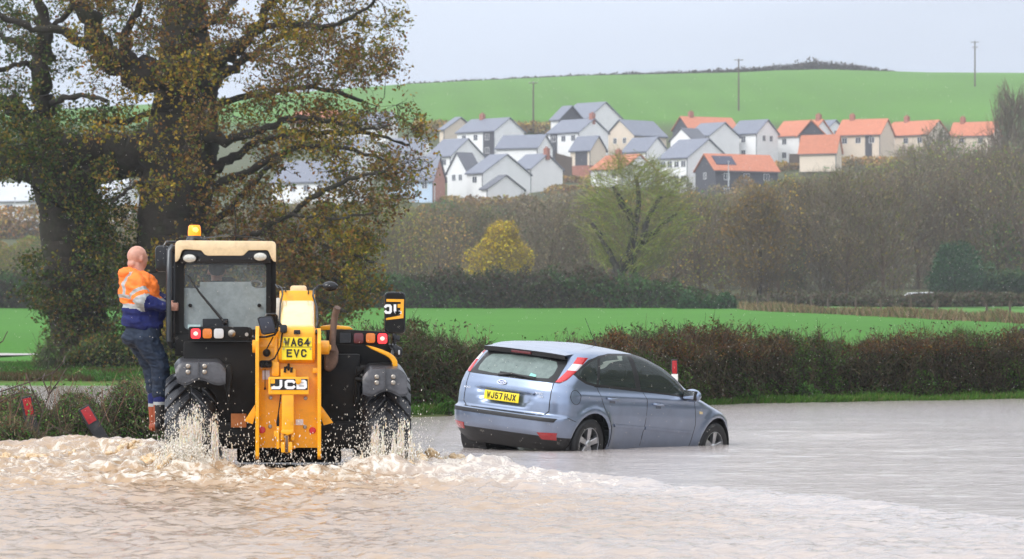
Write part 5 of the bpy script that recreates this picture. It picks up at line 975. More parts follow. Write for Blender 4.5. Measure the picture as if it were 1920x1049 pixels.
# beacon, aerial, roof wiper bars
q = tp(364.5, 444, CD + .1); c = MB(); c.lathe((q.x, q.y, rz(452)), 'z', [(.085, -.01), (.08, .02), (.062, .05), (.055, .06)], 20); bc_ = c.build('beacon', RUB, tele, smooth=True)
zb_ = zt(442.5, CD + .1); c = MB(); c.lathe((q.x, q.y, zb_), 'z', [(.063, 0), (.064, .04), (.058, .09), (.048, .104), (0, .106)], 24); c.build('beacon_lens', LAM, bc_, smooth=True, ang=50)
c = MB(); c.ball((q.x + .01, q.y - .055, zb_ + .055), (.030, .012, .028), 12, 8); c.build('beacon_bulb', LAC, bc_, smooth=True)
c = MB(); c.tube([tp(442, 455, CD + .3), tp(441.5, 420, CD + .3), tp(439, 378, CD + .3)], [.009, .005, .003], 6); c.build('aerial', TBG, tele)
c = MB(); c.tube([tp(364, 449, CD), tp(392, 446, CD + .3), tp(430, 441, CD + .8), tp(470, 445, CD + .9), tp(495, 451, CD + .9)], .008, 6); c.tube([tp(366, 447, CD), tp(392, 453, CD - .02), tp(400, 456, CD - .02)], [.02, .014, .01], 6); c.build('roof_wiper', TBG, tele, smooth=True)
# left mirror, grab rail
c = MB(); Q = rp(291, 461, 318.5, 510, CD + .1, 8); c.prism(Q, 'y', TD + CD + .08, TD + CD + .16); c.build('door_mirror', TBG, tele, bevel=.02)
c = MB(); c.tube([tp(308, 461, CD + .12), tp(312, 454, CD + .12), tp(330, 454.5, CD + .12)], .013, 7); c.build('mirror_arm', TBG, tele, smooth=True)
c = MB(); c.tube([tp(329, 468, CD - .05), tp(322, 463, CD - .08), tp(317.5, 470, CD - .1), tp(316, 540, CD - .1), tp(316.5, 640, CD - .1), tp(322, 650, CD - .05), tp(330, 648, CD)], .027, 10); c.build('grab_rail', mat('rail_grey', (.06, .065, .07), rough=.3, metal=.5, var=.2), tele, smooth=True)
c = MB(); plate(321, 466, 330, 648, CD + .02, .06, 0, c); c.build('door_edge', TBG, tele, bevel=.01)
# step the man stands on
c = MB(); plate(289, 800, 345, 806, CD + .2, .3, 0, c); plate(332, 700, 344, 806, CD + .2, .3, 0, c); c.build('step', TBK, tele, bevel=.008)
# ---- light bars
def lamp(x0, y0, x1, y1, d, m, lit=False, parent=None):
    c = MB(); c.prism(rp(x0, y0, x1, y1, d, 4.5), 'y', TD + d - .025, TD + d + .01); o = c.build('rear_lamp', m, parent, bevel=.006, seg=2)
    if lit: q = tp((x0 + x1) / 2, (y0 + y1) / 2, d - .026); MB().ball(tuple(q), (.022, .008, .020), 12, 6).build('bulb_glow', LRC, o, smooth=True)
LB = .45
c = MB(); plate(354, 613, 466, 638, LB, .12, 3, c); plate(440, 614, 473, 636, LB + .01, .1, 6, c); lbar = c.build('left_light_bar', TBK, tele, bevel=.008)
lamp(358, 616.5, 376, 635.5, LB, LRED, True, lbar); lamp(380, 616.5, 397.5, 635, LB, AMB, False, lbar); lamp(401, 616.5, 419.5, 635, LB, CLR, False, lbar)
MB().lathe(tuple(tp(434.5, 625.5, LB)), 'y', [(.036, 0), (.036, -.015), (.022, -.03), (.012, -.04), (0, -.04)], 18).build('round_lamp', STL, lbar, smooth=True)
MB().lathe(tuple(tp(462.5, 627.5, LB)), 'y', [(.018, 0), (.018, -.008), (0, -.008)], 12).build('lamp_bolt', STL, lbar)
LC = .5
c = MB(); poly([(612, 619), (640, 617.5), (728.5, 623), (729.5, 647.5), (612, 645)], LC, .12, c); rbar = c.build('right_light_bar', TBK, tele, bevel=.008)
lamp(663, 624.5, 681.5, 644.5, LC, RDK, False, rbar); lamp(686, 625, 703.5, 643.5, LC, AMB, False, rbar); lamp(708, 625.5, 726, 645, LC, LRED, True, rbar)
plate(637, 624, 658, 643, LC - .015, .02, 2).build('blank_plate', TBG, rbar)
poly([(600, 612), (620, 609), (655, 612.5), (664, 618.5), (602, 620)], LC + .4, .5).build('engine_cover_top', TY, tele, bevel=.02)
# engine cover: dark curved rear with a yellow arch
c = MB(); z0 = zt(648, .7); 
c.grid(lambda u, v: (tp(612, 0, .7).x + u * (tp(745, 0, .7).x - tp(612, 0, .7).x), TD + .62 + .5 * v ** 2 + .25 * max(0, u - .75) ** 1.5, zt(646, .7) - (zt(646, .7) - zt(800, .7)) * (1 - v)), 20, 12)
c.build('engine_cover', mat('cover_dark', (.03, .024, .02), rough=.55, var=.3, vs=4, dirt=(.075, .045, .035), dscale=2.2, damt=.8), tele, smooth=True)
c = MB(); plate(612, 645, 735, 800, .9, 2.0, 0, c); c.build('engine_bay', TBK, tele, bevel=.02)
arc = [(686, 647.5), (700, 650.5), (717, 656), (731, 662), (740, 669), (745, 677), (746, 690)]; inn = [(737, 690), (735, 679), (730, 672), (722, 666.5), (710, 661), (697, 655)]
poly(arc + inn, .42, .35).build('cover_arch', TY, tele, bevel=.01)
# exhaust stack and its heat shield
c = MB(); c.tube([tp(622.5, 658, .3), tp(624, 630, .3), tp(626, 605, .3), tp(629, 588, .28), tp(633, 577, .24)], [.031, .031, .031, .033, .035], 16, cap=False); c.tube([tp(633, 577, .24), tp(629, 588, .28)], [.031, .029], 16, cap=True); c.build('exhaust_pipe', RST, tele, smooth=True)
poly([(608, 668), (610, 650), (620, 642), (630, 646), (635, 660), (634, 678), (628, 692), (618, 698), (608, 694)], .32, .15).build('heat_shield', RST, tele, bevel=.04, seg=3)
# ---- tall right mirror
MRM = bpy.data.materials.new('mirror_glass'); MRM.use_nodes = True; _b = MRM.node_tree.nodes['Principled BSDF']; _b.inputs['Metallic'].default_value = 1; _b.inputs['Roughness'].default_value = .06; _b.inputs['Base Color'].default_value = (.10, .10, .10, 1)
MD = .9
c = MB(); M0 = rp(720.6, 547.5, 760.5, 626, MD, 9, 6); c.prism(M0, 'y', TD + MD, TD + MD + .05); tm = c.build('tall_mirror', TBG, tele, bevel=.012)
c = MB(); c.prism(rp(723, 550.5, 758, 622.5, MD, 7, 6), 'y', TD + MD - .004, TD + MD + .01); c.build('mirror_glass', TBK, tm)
c = MB(); poly([(724.5, 561), (757.5, 561.5), (756.5, 597), (723.8, 600.5), (723.8, 597), (750, 592), (751.5, 566.5), (724.5, 566)], MD - .008, .004, c); c.build('mirror_reflected_frame', TY, tm)  # reflected frame and reversed logo, drawn as flat shapes on the mirror glass
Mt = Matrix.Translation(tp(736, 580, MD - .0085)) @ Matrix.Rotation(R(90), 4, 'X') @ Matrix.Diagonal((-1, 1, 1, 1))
c = MB(); strokes(c, 'JC', .074, .092, .010, .025, Mt, -.003, LOGO); c.build('mirror_reflected_lettering', WHT, tm); c = MB(); plate(745.5, 570.5, 751, 577.5, MD - .012, .003, 1, c); c.build('mirror_reflected_emblem', TY, tm)
c = MB(); c.tube([tp(739, 626, MD + .02), tp(739, 650, MD + .02)], .026, 8); plate(736, 629, 750, 641, MD, .06, 2, c); c.tube([tp(739, 646, MD), tp(735, 668, MD - .2)], .02, 8); c.build('mirror_stalk', TBG, tele, bevel=.004)
c = MB(); poly([(727, 646), (745, 648), (755, 655), (754.5, 668), (748, 671.5), (738, 668)], MD - .1, .12, c); c.cur = 1; plate(745, 655, 751.5, 667, MD - .112, .02, 3, c); c.build('side_lamp', [TBG, CLR], tele, bevel=.008)
# ---- mudguards
def guard(name, x0, x1, ytop, ycut, dd, lab=None, left=False):
    cx0, cx1 = tp(x0, 0, dd).x, tp(x1, 0, dd).x; yc, zc, rad = TD + dd + .75, tz0 + .66, .80; c = MB()
    t_in = zt(ytop, dd)
    def f(u, v, off=0.):
        # v: 0 lower rear edge .. 1 top front; u across
        zl = zt(ycut + (5 * math.sin(u * 9) + (8 * (u if left else 1 - u)) * 0) , dd); zt_ = zt(ytop, dd) + off; e = min(u, 1 - u); rx = .10; sl = 1 - max(0, 1 - e * (cx1 - cx0) / rx) ** 2.2 * .35
        if v < .45: t = v / .45; z = zl + (zt_ - .05 - zl) * t * sl + (zl * 0); y = TD + dd + .05 * t ** 2
        else: t = (v - .45) / .55; z = zl + (zt_ - .05 - zl) * sl + .05 * math.sin(t * math.pi / 2) * sl; y = TD + dd + .05 + .85 * t
        taper = (1 - v) * .06 * (1 if left else 0); x = cx0 + u * (cx1 - cx0) + (taper if u < .5 and left else 0) * (1 - u * 2 if u < .5 else 0)
        return (x, y, z)
    c.grid(f, 26, 16); c.grid(lambda u, v: (f(u, v)[0], f(u, v)[1] + .02, f(u, v)[2] - .02), 26, 16)
    o = c.build(name, GDM, tele, smooth=True)
    xm = (x0 + x1) / 2
    for bx in (-15.5, 15.5):
        for by in ((26, 37)): MB().lathe(tuple(tp(xm + bx + (0 if not left else -4), ytop + by - (8 if left else 0), dd - .0)), 'y', [(.022, .02), (.022, -.006), (.013, -.012), (0, -.012)], 12).build('guard_bolt', STL, o)
    c = MB(); c.box((tp(xm, 0, dd).x - .004, TD + dd - .012, zt(ycut - 3, dd)), (tp(xm, 0, dd).x + .004, TD + dd + .03, zt(ytop + 6, dd))); c.build('guard_seam', GDM, o); return o
guard('mudguard', 321, 423, 669, 714, .16, left=True)
guard('mudguard', 680, 764, 681, 735, .16)
c = MB(); c.tube([tp(680, 712, .3), tp(666, 712, .3)], .02, 8); c.tube([tp(684, 690, .3), tp(668, 705, .35), tp(664, 760, .4)], .014, 8); plate(668, 688, 682, 702, .35, .1, 1, c); c.build('guard_bracket', TBK, tele, bevel=.004)
poly([(420, 684), (432, 683), (436, 700), (428, 760), (420, 715)], .25, .12).build('guard_bracket', TBK, tele, bevel=.01)
# ---- wheels: chunky tread blocks
def wheel(cx, cy, cz, rad, wid, parent, flip=1, name='wheel'):
    root = MB(); W = wid / 2
    prof = [(rad * .52, -W * .62), (rad * .60, -W * .92), (rad * .80, -W), (rad * .92, -W * .93), (rad * .945, -W * .75), (rad * .95, 0), (rad * .945, W * .75), (rad * .92, W * .93), (rad * .80, W), (rad * .60, W * .92), (rad * .52, W * .62)]
    root.lathe((cx, cy, cz), 'x', prof, 56); ty = root.build(name, RUB, parent, smooth=True, ang=60)
    b = MB(); nb = 22; rg = random.Random(3)
    for k in range(nb):
        for s in (-1, 1):
            a0 = 2 * math.pi * (k + (.5 if s > 0 else 0)) / nb; segs = 5; pts = []
            for i in range(segs + 1):
                t = i / segs; u = s * W * (.02 + 1.0 * t); a = a0 + .30 * (1 - t) ** 1.2 - .10 * t; hw_ = (.052 + .035 * t) / rad; r1 = rad * (1. - .075 * max(0, t - .72) / .28 * 1.2); r0 = rad * (.93 - .14 * max(0, t - .72) / .28)
                pts.append([(u, a - hw_, r0), (u, a - hw_ * .8, r1), (u, a + hw_ * .8, r1), (u, a + hw_, r0)])
            vs = []
            for P in pts:
                for (u, a, r) in P: vs.append((cx + u, cy + r * math.sin(a), cz + r * math.cos(a)))
            fs = [(i * 4 + j, i * 4 + (j + 1) % 4, i * 4 + 4 + (j + 1) % 4, i * 4 + 4 + j) for i in range(segs) for j in range(4)] + [(0, 1, 2, 3), (segs * 4 + 3, segs * 4 + 2, segs * 4 + 1, segs * 4)]
            b.add(vs, fs)
    b.build('tread', RUB, ty, bevel=.007, seg=1)
    r = MB(); r.lathe((cx, cy, cz), 'x', [(.04, flip * W * .5), (rad * .2, flip * W * .5), (rad * .24, flip * W * .3), (rad * .48, flip * W * .25), (rad * .53, flip * W * .62)], 24); r.build('rim', TCR, ty, smooth=True); return ty
wl, wr = tp(311.5, 0, .75).x, tp(405, 0, .75).x; wheel((wl + wr) / 2, TD + .95, tz0 + .64, .64, wr - wl, tele, -1)
wl, wr = tp(676, 0, .75).x, tp(768, 0, .75).x; wheel((wl + wr) / 2, TD + .95, tz0 + .64, .64, wr - wl, tele, 1)
wheel(tele.location.x - .92, TD + 3.7, tz0 + .64, .64, .46, tele, -1); wheel(tele.location.x + .92, TD + 3.7, tz0 + .64, .64, .46, tele, 1)

def _desc(o):
    for ch in o.children: yield ch; yield from _desc(ch)
for o in _desc(tele):
    me = o.data; n = len(me.vertices); a = np.empty(n * 3, dtype=np.float32); me.vertices.foreach_get('co', a); a = a.reshape(-1, 3)
    a[:, 0] += TSH * (a[:, 1] + 1.2); me.vertices.foreach_set('co', a.ravel()); me.update()
# ------------------------------------------------------------------ the stranded hatchback
CARP = bpy.data.materials.new('car_paint'); CARP.use_nodes = True; t = CARP.node_tree; b = t.nodes['Principled BSDF']; L = t.links.new
b.inputs['Metallic'].default_value = .75; b.inputs['Roughness'].default_value = .30; b.inputs['Coat Weight'].default_value = 1; b.inputs['Coat Roughness'].default_value = .04
tcn = N(t, 'ShaderNodeTexCoord'); sx = N(t, 'ShaderNodeSeparateXYZ'); L(tcn.outputs['Object'], sx.inputs[0])
nz = N(t, 'ShaderNodeTexNoise'); nz.inputs['Scale'].default_value = 4; nz.inputs['Detail'].default_value = 8; L(tcn.outputs['Object'], nz.inputs['Vector'])
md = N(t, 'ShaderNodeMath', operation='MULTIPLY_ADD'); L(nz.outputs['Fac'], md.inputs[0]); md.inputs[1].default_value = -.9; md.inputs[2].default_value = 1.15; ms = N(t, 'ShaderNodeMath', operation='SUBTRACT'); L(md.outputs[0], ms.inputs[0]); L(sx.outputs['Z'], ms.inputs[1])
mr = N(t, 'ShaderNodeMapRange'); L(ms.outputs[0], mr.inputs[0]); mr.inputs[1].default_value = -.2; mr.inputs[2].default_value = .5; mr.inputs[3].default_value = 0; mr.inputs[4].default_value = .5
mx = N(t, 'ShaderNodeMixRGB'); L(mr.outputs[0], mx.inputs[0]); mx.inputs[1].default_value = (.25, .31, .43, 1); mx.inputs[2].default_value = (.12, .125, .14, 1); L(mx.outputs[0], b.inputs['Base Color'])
CBK = mat('car_black_trim', (.014, .014, .015), rough=.45, var=.2, vs=10); CGL = glassmat('car_glass', (.42, .55, .49), (.34, .44, .40), .075); CGR = glassmat('car_rear_glass', (.55, .66, .60), (.46, .58, .54), .34)
ALY = mat('alloy', (.55, .55, .56), rough=.28, metal=.9, var=.1, vs=20); CHR = mat('chrome', (.75, .75, .76), rough=.12, metal=1, var=0); TYR = mat('car_tyre', (.015, .015, .016), rough=.5, var=.2, vs=20)
INT = mat('car_interior', (.03, .032, .035), rough=.8, var=.2); BLU = mat('badge_blue', (.02, .05, .25), rough=.2, var=0, coat=1)
LR = mat('tail_lens_red', (.55, .008, .012), rough=.12, var=.15, vs=30, coat=1); LW = mat('tail_lens_white', (.75, .68, .68), rough=.12, var=.1, vs=40, coat=1)
ZR = [.20,.28,.35,.43,.55,.615,.635,.655,.80,.95,1.05,1.10,1.20,1.30,1.36,1.40,1.43,1.46,1.49,1.51,1.525,1.535]
XR = [-.62,-.72,-.80,-.86,-.875,-.875,-.85,-.80,-.80,-.785,-.755,-.70,-.60,-.505,-.45,-.42,-.38,-.28,-.10,.1,.3,.5]
ZF = [.20,.31,.55,.67,.777,.86,.93,.99,1.09,1.185,1.309,1.42,1.47,1.50,1.52,1.535]; XF = [3.36,3.48,3.50,3.43,3.24,2.92,2.66,2.46,2.27,2.12,1.86,1.50,1.24,1.0,.80,.62]
ZH = [.20,.28,.40,.55,.70,.82,.92,1.03,1.12,1.20,1.30,1.40,1.44,1.47,1.49,1.51,1.525,1.535]; HH = [.79,.845,.885,.905,.915,.91,.895,.865,.845,.825,.79,.745,.715,.66,.58,.43,.24,.05]
WR, WF, WZ, WRAD = -.12, 2.70, .325, .33
def cP(x): return 1 - .075 * np.clip((.2 - x) / 1.05, 0, 1) ** 2 - .20 * np.clip((x - 1.9) / 1.6, 0, 1) ** 2.4
def carS(z, k, side):
    """k in 0..1 rear quarter (0 centre, 1 side), 1..2 along the side, 2..3 front quarter to the centre"""
    xr, xf, h = np.interp(z, ZR, XR), np.interp(z, ZF, XF), np.interp(z, ZH, HH); L_ = xf - xr; dr = min(.34, L_ * .42); df = min(.62, L_ * .45); n = 3.3; m = 2.5
    if k <= 1: ph = k * math.pi / 2; x = xr + dr * (1 - math.cos(ph) ** (2 / n)); yy = math.sin(ph) ** (2 / n)
    elif k <= 2: x = xr + dr + (k - 1) * (xf - df - xr - dr); yy = 1.
    else: ph = (3 - k) * math.pi / 2; x = xf - df * (1 - math.cos(ph) ** (2 / m)); yy = math.sin(ph) ** (2 / m)
    y = h * yy * float(cP(x))
    if k > .7 and z < 1.0:
        for wx_ in (WR, WF):
            r = math.hypot(x - wx_, z - WZ); y += .028 * math.exp(-((r - .425) / .055) ** 2) * (1 if z > WZ - .1 else .6) * min(1, yy ** 4)
        y += .010 * math.exp(-((z - .93) / .035) ** 2) * (1 if k > 1 else 0) - .012 * math.exp(-((z - .45) / .12) ** 2) * sm(.3, .8, x) * (1 - sm(1.9, 2.3, x))
    if k < .9 and abs(y) < .44 and .70 < z < .90:
        e = min(1, (.44 - abs(y)) / .05) * min(1, (z - .70) / .04) * min(1, (.90 - z) / .015); tw_ = .44 - .12 * (1 - (z - .7) / .2)
        if abs(y) < tw_: x += .035 * e
    return Vector((x, side * y, z))
lv = [.20,.24,.28,.32,.355,.39,.425,.46,.5,.54,.575,.605,.622,.632,.642,.655,.68,.70,.72,.74,.76,.78,.80,.82,.84,.86,.875,.888,.897,.905,.92,.935,.95,.965,.98,1.0,1.02,1.04,1.055,1.07,1.09,1.115,1.14,1.17,1.2,1.23,1.26,1.29,1.32,1.345,1.365,1.385,1.40,1.415,1.43,1.445,1.458,1.47,1.48,1.49,1.5,1.51,1.518,1.525,1.53,1.535]
q1 = [2 / math.pi * math.asin(v ** 1.65) for v in np.linspace(0, .86, 15)]; q1 += list(np.linspace(q1[-1], 1, 10))[1:]
ks = q1 + list(np.linspace(1, 2, 60))[1:] + list(2 + np.linspace(0, 1, 20))[1:]
bm = bmesh.new(); rows = []
nk = len(ks)
for z in lv:
    row = [bm.verts.new(carS(z, k, -1)) for k in ks]; row2 = [bm.verts.new(carS(z, k, 1)) for k in ks[1:-1]]
    rows.append(row + row2[::-1])
m_ = len(rows[0])
for i in range(len(lv) - 1):
    for j in range(m_): bm.faces.new((rows[i][j], rows[i][(j + 1) % m_], rows[i + 1][(j + 1) % m_], rows[i + 1][j]))
bm.faces.new(rows[-1]); 
for f in bm.faces: f.smooth = True; f.material_index = 0
bmesh.ops.recalc_face_normals(bm, faces=bm.faces)
def inpoly2(a, b, P):
    s = 0
    for i in range(len(P)):
        (x0, y0), (x1, y1) = P[i], P[(i + 1) % len(P)]; c = (x1 - x0) * (b - y0) - (y1 - y0) * (a - x0)
        if abs(c) < 1e-9: continue
        if s == 0: s = 1 if c > 0 else -1
        elif (c > 0) != (s > 0): return False
    return True
def cut(P, plane, cond):
    """cut the skin along a convex outline in the xz or yz plane; returns the faces inside"""
    a0, a1 = min(p[0] for p in P) - .08, max(p[0] for p in P) + .08; b0, b1 = min(p[1] for p in P) - .08, max(p[1] for p in P) + .08
    ab = (lambda c: (c.x, c.z)) if plane == 'xz' else (lambda c: (c.y, c.z))
    for i in range(len(P)):
        (x0, y0), (x1, y1) = P[i], P[(i + 1) % len(P)]
        if plane == 'xz': co = Vector((x0, 0, y0)); no = Vector((-(y1 - y0), 0, x1 - x0))
        else: co = Vector((0, x0, y0)); no = Vector((0, -(y1 - y0), x1 - x0))
        fs = []
        for f in bm.faces:
            c = f.calc_center_median(); a, b_ = ab(c)
            if a0 < a < a1 and b0 < b_ < b1 and cond(c): fs.append(f)
        geom = set(fs)
        for f in fs: geom.update(f.edges); geom.update(f.verts)
        bmesh.ops.bisect_plane(bm, geom=list(geom), plane_co=co, plane_no=no.normalized(), dist=1e-5)
    return [f for f in bm.faces if cond(f.calc_center_median()) and inpoly2(*ab(f.calc_center_median()), P)]
SIDE = lambda c: abs(c.y) > .45; REAR = lambda c: c.x < .1; FRONT = lambda c: c.x > 1.0
for f in cut([(-.47,1.18),(-.39,1.25),(-.15,1.365),(.1,1.425),(.36,1.458),(.75,1.468),(1.0,1.465),(1.27,1.425),(1.52,1.34),(1.71,1.25),(1.86,1.15),(2.0,.965),(-.1,1.045),(-.27,1.07),(-.42,1.13)], 'xz', lambda c: abs(c.y) > .5 and c.x > -.5): f.material_index = 1
for P in ([(-.42,1.185),(-.35,1.24),(-.12,1.335),(.05,1.395),(-.06,1.075),(-.24,1.10),(-.37,1.146)], [(.11,1.398),(.36,1.434),(.735,1.446),(.80,1.045),(-.01,1.075)], [(.84,1.446),(1.0,1.44),(1.25,1.40),(1.49,1.315),(1.67,1.222),(1.78,1.14),(1.86,.99),(.91,1.035)]):
    for f in cut(P, 'xz', lambda c: abs(c.y) > .5): f.material_index = 2
for f in cut([(-.67,1.052),(.67,1.052),(.64,1.30),(.60,1.375),(-.60,1.375),(-.64,1.30)], 'yz', REAR): f.material_index = 1
for f in cut([(-.55,1.10),(-.3,1.085),(.3,1.085),(.55,1.10),(.575,1.16),(.56,1.25),(.50,1.31),(.2,1.335),(-.2,1.335),(-.50,1.31),(-.56,1.25),(-.575,1.16)], 'yz', REAR): f.material_index = 3
for f in cut([(-.70,1.0),(.70,1.0),(.60,1.42),(.3,1.45),(-.3,1.45),(-.60,1.42)], 'yz', lambda c: c.x > 1.0): f.material_index = 2
for f in bm.faces:                                        # lower black valance of the rear bumper
    c = f.calc_center_median()
    if c.z < .395 and c.x < -.45 and f.material_index == 0: f.material_index = 4
for wx_ in (WR, WF):
    P = [(wx_ + .385 * math.cos(a), WZ + .01 + .385 * math.sin(a)) for a in [2 * math.pi * k / 26 for k in range(26)]]
    bmesh.ops.delete(bm, geom=cut(P, 'xz', lambda c: abs(c.y) > .6), context='FACES')
DOORS = {'rear_door': [(-.06,1.045),(.10,.76),(.26,.55),(.29,.26),(1.0,.26),(1.015,.9),(.93,1.02)], 'front_door': [(.94,1.02),(1.025,.9),(1.012,.26),(2.12,.26),(2.16,.62),(2.10,.9),(2.0,.955)]}
# turn selected faces into separate meshes
cq = Matrix.Rotation(R(53.4413), 4, 'Z') @ Matrix.Rotation(R(2.1565), 4, 'Y') @ Matrix.Rotation(R(5.5896), 4, 'X')
car = empty('parked_car', (.299, 46.83, -.271), 'silver blue five door hatchback stranded in the flood, nose down, seen from its rear corner', 'car'); car.rotation_euler = cq.to_euler(); car.scale = (.96, .96, .96); car.location = Vector((0, 0, CAMZ)) + (car.location - Vector((0, 0, CAMZ))) * .96
def take(sel, name, m, parent=None, keep=False):
    vs = {}; me = bpy.data.meshes.new(name); V = []; Fs = []
    for f in sel:
        idx = []
        for v in f.verts:
            if v not in vs: vs[v] = len(V); V.append(tuple(v.co))
            idx.append(vs[v])
        Fs.append(idx)
    me.from_pydata(V, [], Fs); [me.materials.append(x) for x in (m if isinstance(m, list) else [m])]; me.polygons.foreach_set('use_smooth', [True] * len(Fs)); me.update()
    o = link_mesh(name, me, parent or car)
    if not keep: bmesh.ops.delete(bm, geom=sel, context='FACES')
    return o
for nm, P in DOORS.items():
    for sgn in (-1, 1):
        fs = cut(P, 'xz', (lambda c: c.y < -.6) if sgn < 0 else (lambda c: c.y > .6)) if nm == 'rear_door' else cut(P, 'xz', (lambda c: c.y < -.6) if sgn < 0 else (lambda c: c.y > .6))
        take([f for f in fs if f.material_index == 0], nm, CARP)
fs = [f for f in cut([(-.655,1.05),(-.665,.70),(-.60,.642),(.60,.642),(.665,.70),(.655,1.05)], 'yz', lambda c: c.x < -.5) if f.material_index == 0]; gate = take(fs, 'tailgate', CARP)
take([f for f in bm.faces if f.material_index == 3], 'rear_window', CGR)
take([f for f in bm.faces if f.material_index == 2 and f.calc_center_median().x > 1.0 and abs(f.calc_center_median().y) < .62 and f.normal.x > .25], 'windscreen', CGL)
for sgn in (-1, 1):
    for a, b_ in ((-.6, .02), (.02, .82), (.82, 2.2)):
        s_ = [f for f in bm.faces if f.material_index == 2 and sgn * f.calc_center_median().y > 0 and a < f.calc_center_median().x <= b_]
        if a < 0: s_ = [f for f in s_ if f.calc_center_median().x < .09]
        if s_: take(s_, 'side_window', CGL)
take([f for f in bm.faces if f.material_index == 2], 'side_window', CGL) if any(f.material_index == 2 for f in bm.faces) else None
fs = [f for f in bm.faces if f.material_index in (0, 4) and f.calc_center_median().x < -.45 and f.calc_center_median().z < .645]
for f in bm.faces: pass
bump_ = bpy.data.meshes.new('rear_bumper'); 
bidx = [f.material_index for f in fs]; ob = take(fs, 'rear_bumper', [CARP, CBK]); ob.data.polygons.foreach_set('material_index', [1 if k == 4 else 0 for k in bidx])
me = bpy.data.meshes.new('body'); bm.to_mesh(me); bm.free(); [me.materials.append(x) for x in (CARP, CBK, CGL, CGR, CBK)]; body = link_mesh('body', me, car)
def side_pt(x, z, off=0., s=-1):
    lo, hi = 0., 3.
    xr, xf = np.interp(z, ZR, XR), np.interp(z, ZF, XF)
    for _ in range(26):
        k = (lo + hi) / 2
        if carS(z, k, s).x < x: lo = k
        else: hi = k
    p = carS(z, lo, s); return Vector((p.x, p.y + s * off, p.z))
def rear_pt(y, z, off=0.):
    lo, hi = 0., 1.; a = abs(y)
    for _ in range(26):
        k = (lo + hi) / 2
        if abs(carS(z, k, 1).y) < a: lo = k
        else: hi = k
    p = carS(z, lo, 1); return Vector((p.x - off, y, z))
def strip(mb, A, B, fn, th, nu=12, nv=1):
    """slab following the skin between two polylines A and B (2D), raised by th"""
    def li(P, t):
        t *= len(P) - 1; i = min(int(t), len(P) - 2); t -= i; return (P[i][0] * (1 - t) + P[i + 1][0] * t, P[i][1] * (1 - t) + P[i + 1][1] * t)
    top = []; bot = []
    for i in range(nu + 1):
        a, b_ = li(A, i / nu), li(B, i / nu)
        for j in range(nv + 1): q = (a[0] + (b_[0] - a[0]) * j / nv, a[1] + (b_[1] - a[1]) * j / nv); top.append(fn(*q, th)); bot.append(fn(*q, -.004))
    n = len(top); w_ = nv + 1; fs = [(i * w_ + j, (i + 1) * w_ + j, (i + 1) * w_ + j + 1, i * w_ + j + 1) for i in range(nu) for j in range(nv)]
    e = [i * w_ for i in range(nu + 1)] + [nu * w_ + j for j in range(1, w_)] + [i * w_ + nv for i in range(nu - 1, -1, -1)] + [j for j in range(nv - 1, 0, -1)]
    fs += [(e[k], e[(k + 1) % len(e)], n + e[(k + 1) % len(e)], n + e[k]) for k in range(len(e))]; mb.add(top + bot, fs)
def CB(mb, name, m, parent=car, **k): return mb.build(name, m, parent, origin=(0, 0, 0), **k)
# shut lines
c = MB()
def seam(P, fn, w=.007):
    global c; c = MB()
    for (x0, z0), (x1, z1) in zip(P[:-1], P[1:]):
        l = math.hypot(x1 - x0, z1 - z0); nx, nz_ = -(z1 - z0) / l * w / 2, (x1 - x0) / l * w / 2; strip(c, [(x0 + nx, z0 + nz_), (x1 + nx, z1 + nz_)], [(x0 - nx, z0 - nz_), (x1 - nx, z1 - nz_)], fn, .0018, nu=8)
    CB(c, 'shut_line', CBK)
for s in (-1, 1):
    fn = lambda x, z, o, s=s: side_pt(x, z, o, s); seam([(-.06,1.045),(.10,.76),(.26,.55),(.29,.30)], fn); seam([(.935,1.02),(1.02,.9),(1.008,.26)], fn); seam([(2.0,.955),(2.10,.9),(2.16,.62),(2.12,.30)], fn)
    seam([(-.62,.645),(-.48,.60)], fn); 
seam([(-.655,1.05),(-.665,.70),(-.60,.642),(.60,.642),(.665,.70),(.655,1.05)], rear_pt, .011)
# roof edge spoiler, third brake light
c = MB(); top = []; 
for i in range(21):
    y = -.63 + 1.26 * i / 20; e = 1 - (abs(y) / .66) ** 4; x0 = -.47 - .07 * e; top += [(x0 + .30, y, 1.43 + .035 * e), (x0, y, 1.395 + .018 * e), (x0 + .015, y, 1.345 + .012 * e), (x0 + .14, y, 1.335)]
c.add(top, [(i * 4 + j, i * 4 + 4 + j, i * 4 + 5 + j, i * 4 + 1 + j) for i in range(20) for j in range(3)]); c.m = [0 if k % 3 == 0 else 1 for k in range(60)]
CB(c, 'spoiler', [CARP, CBK], smooth=True, ang=30)
c = MB(); c.box((-.551, -.15, 1.362), (-.52, .15, 1.395)); CB(c, 'brake_light', RDK, bevel=.006)
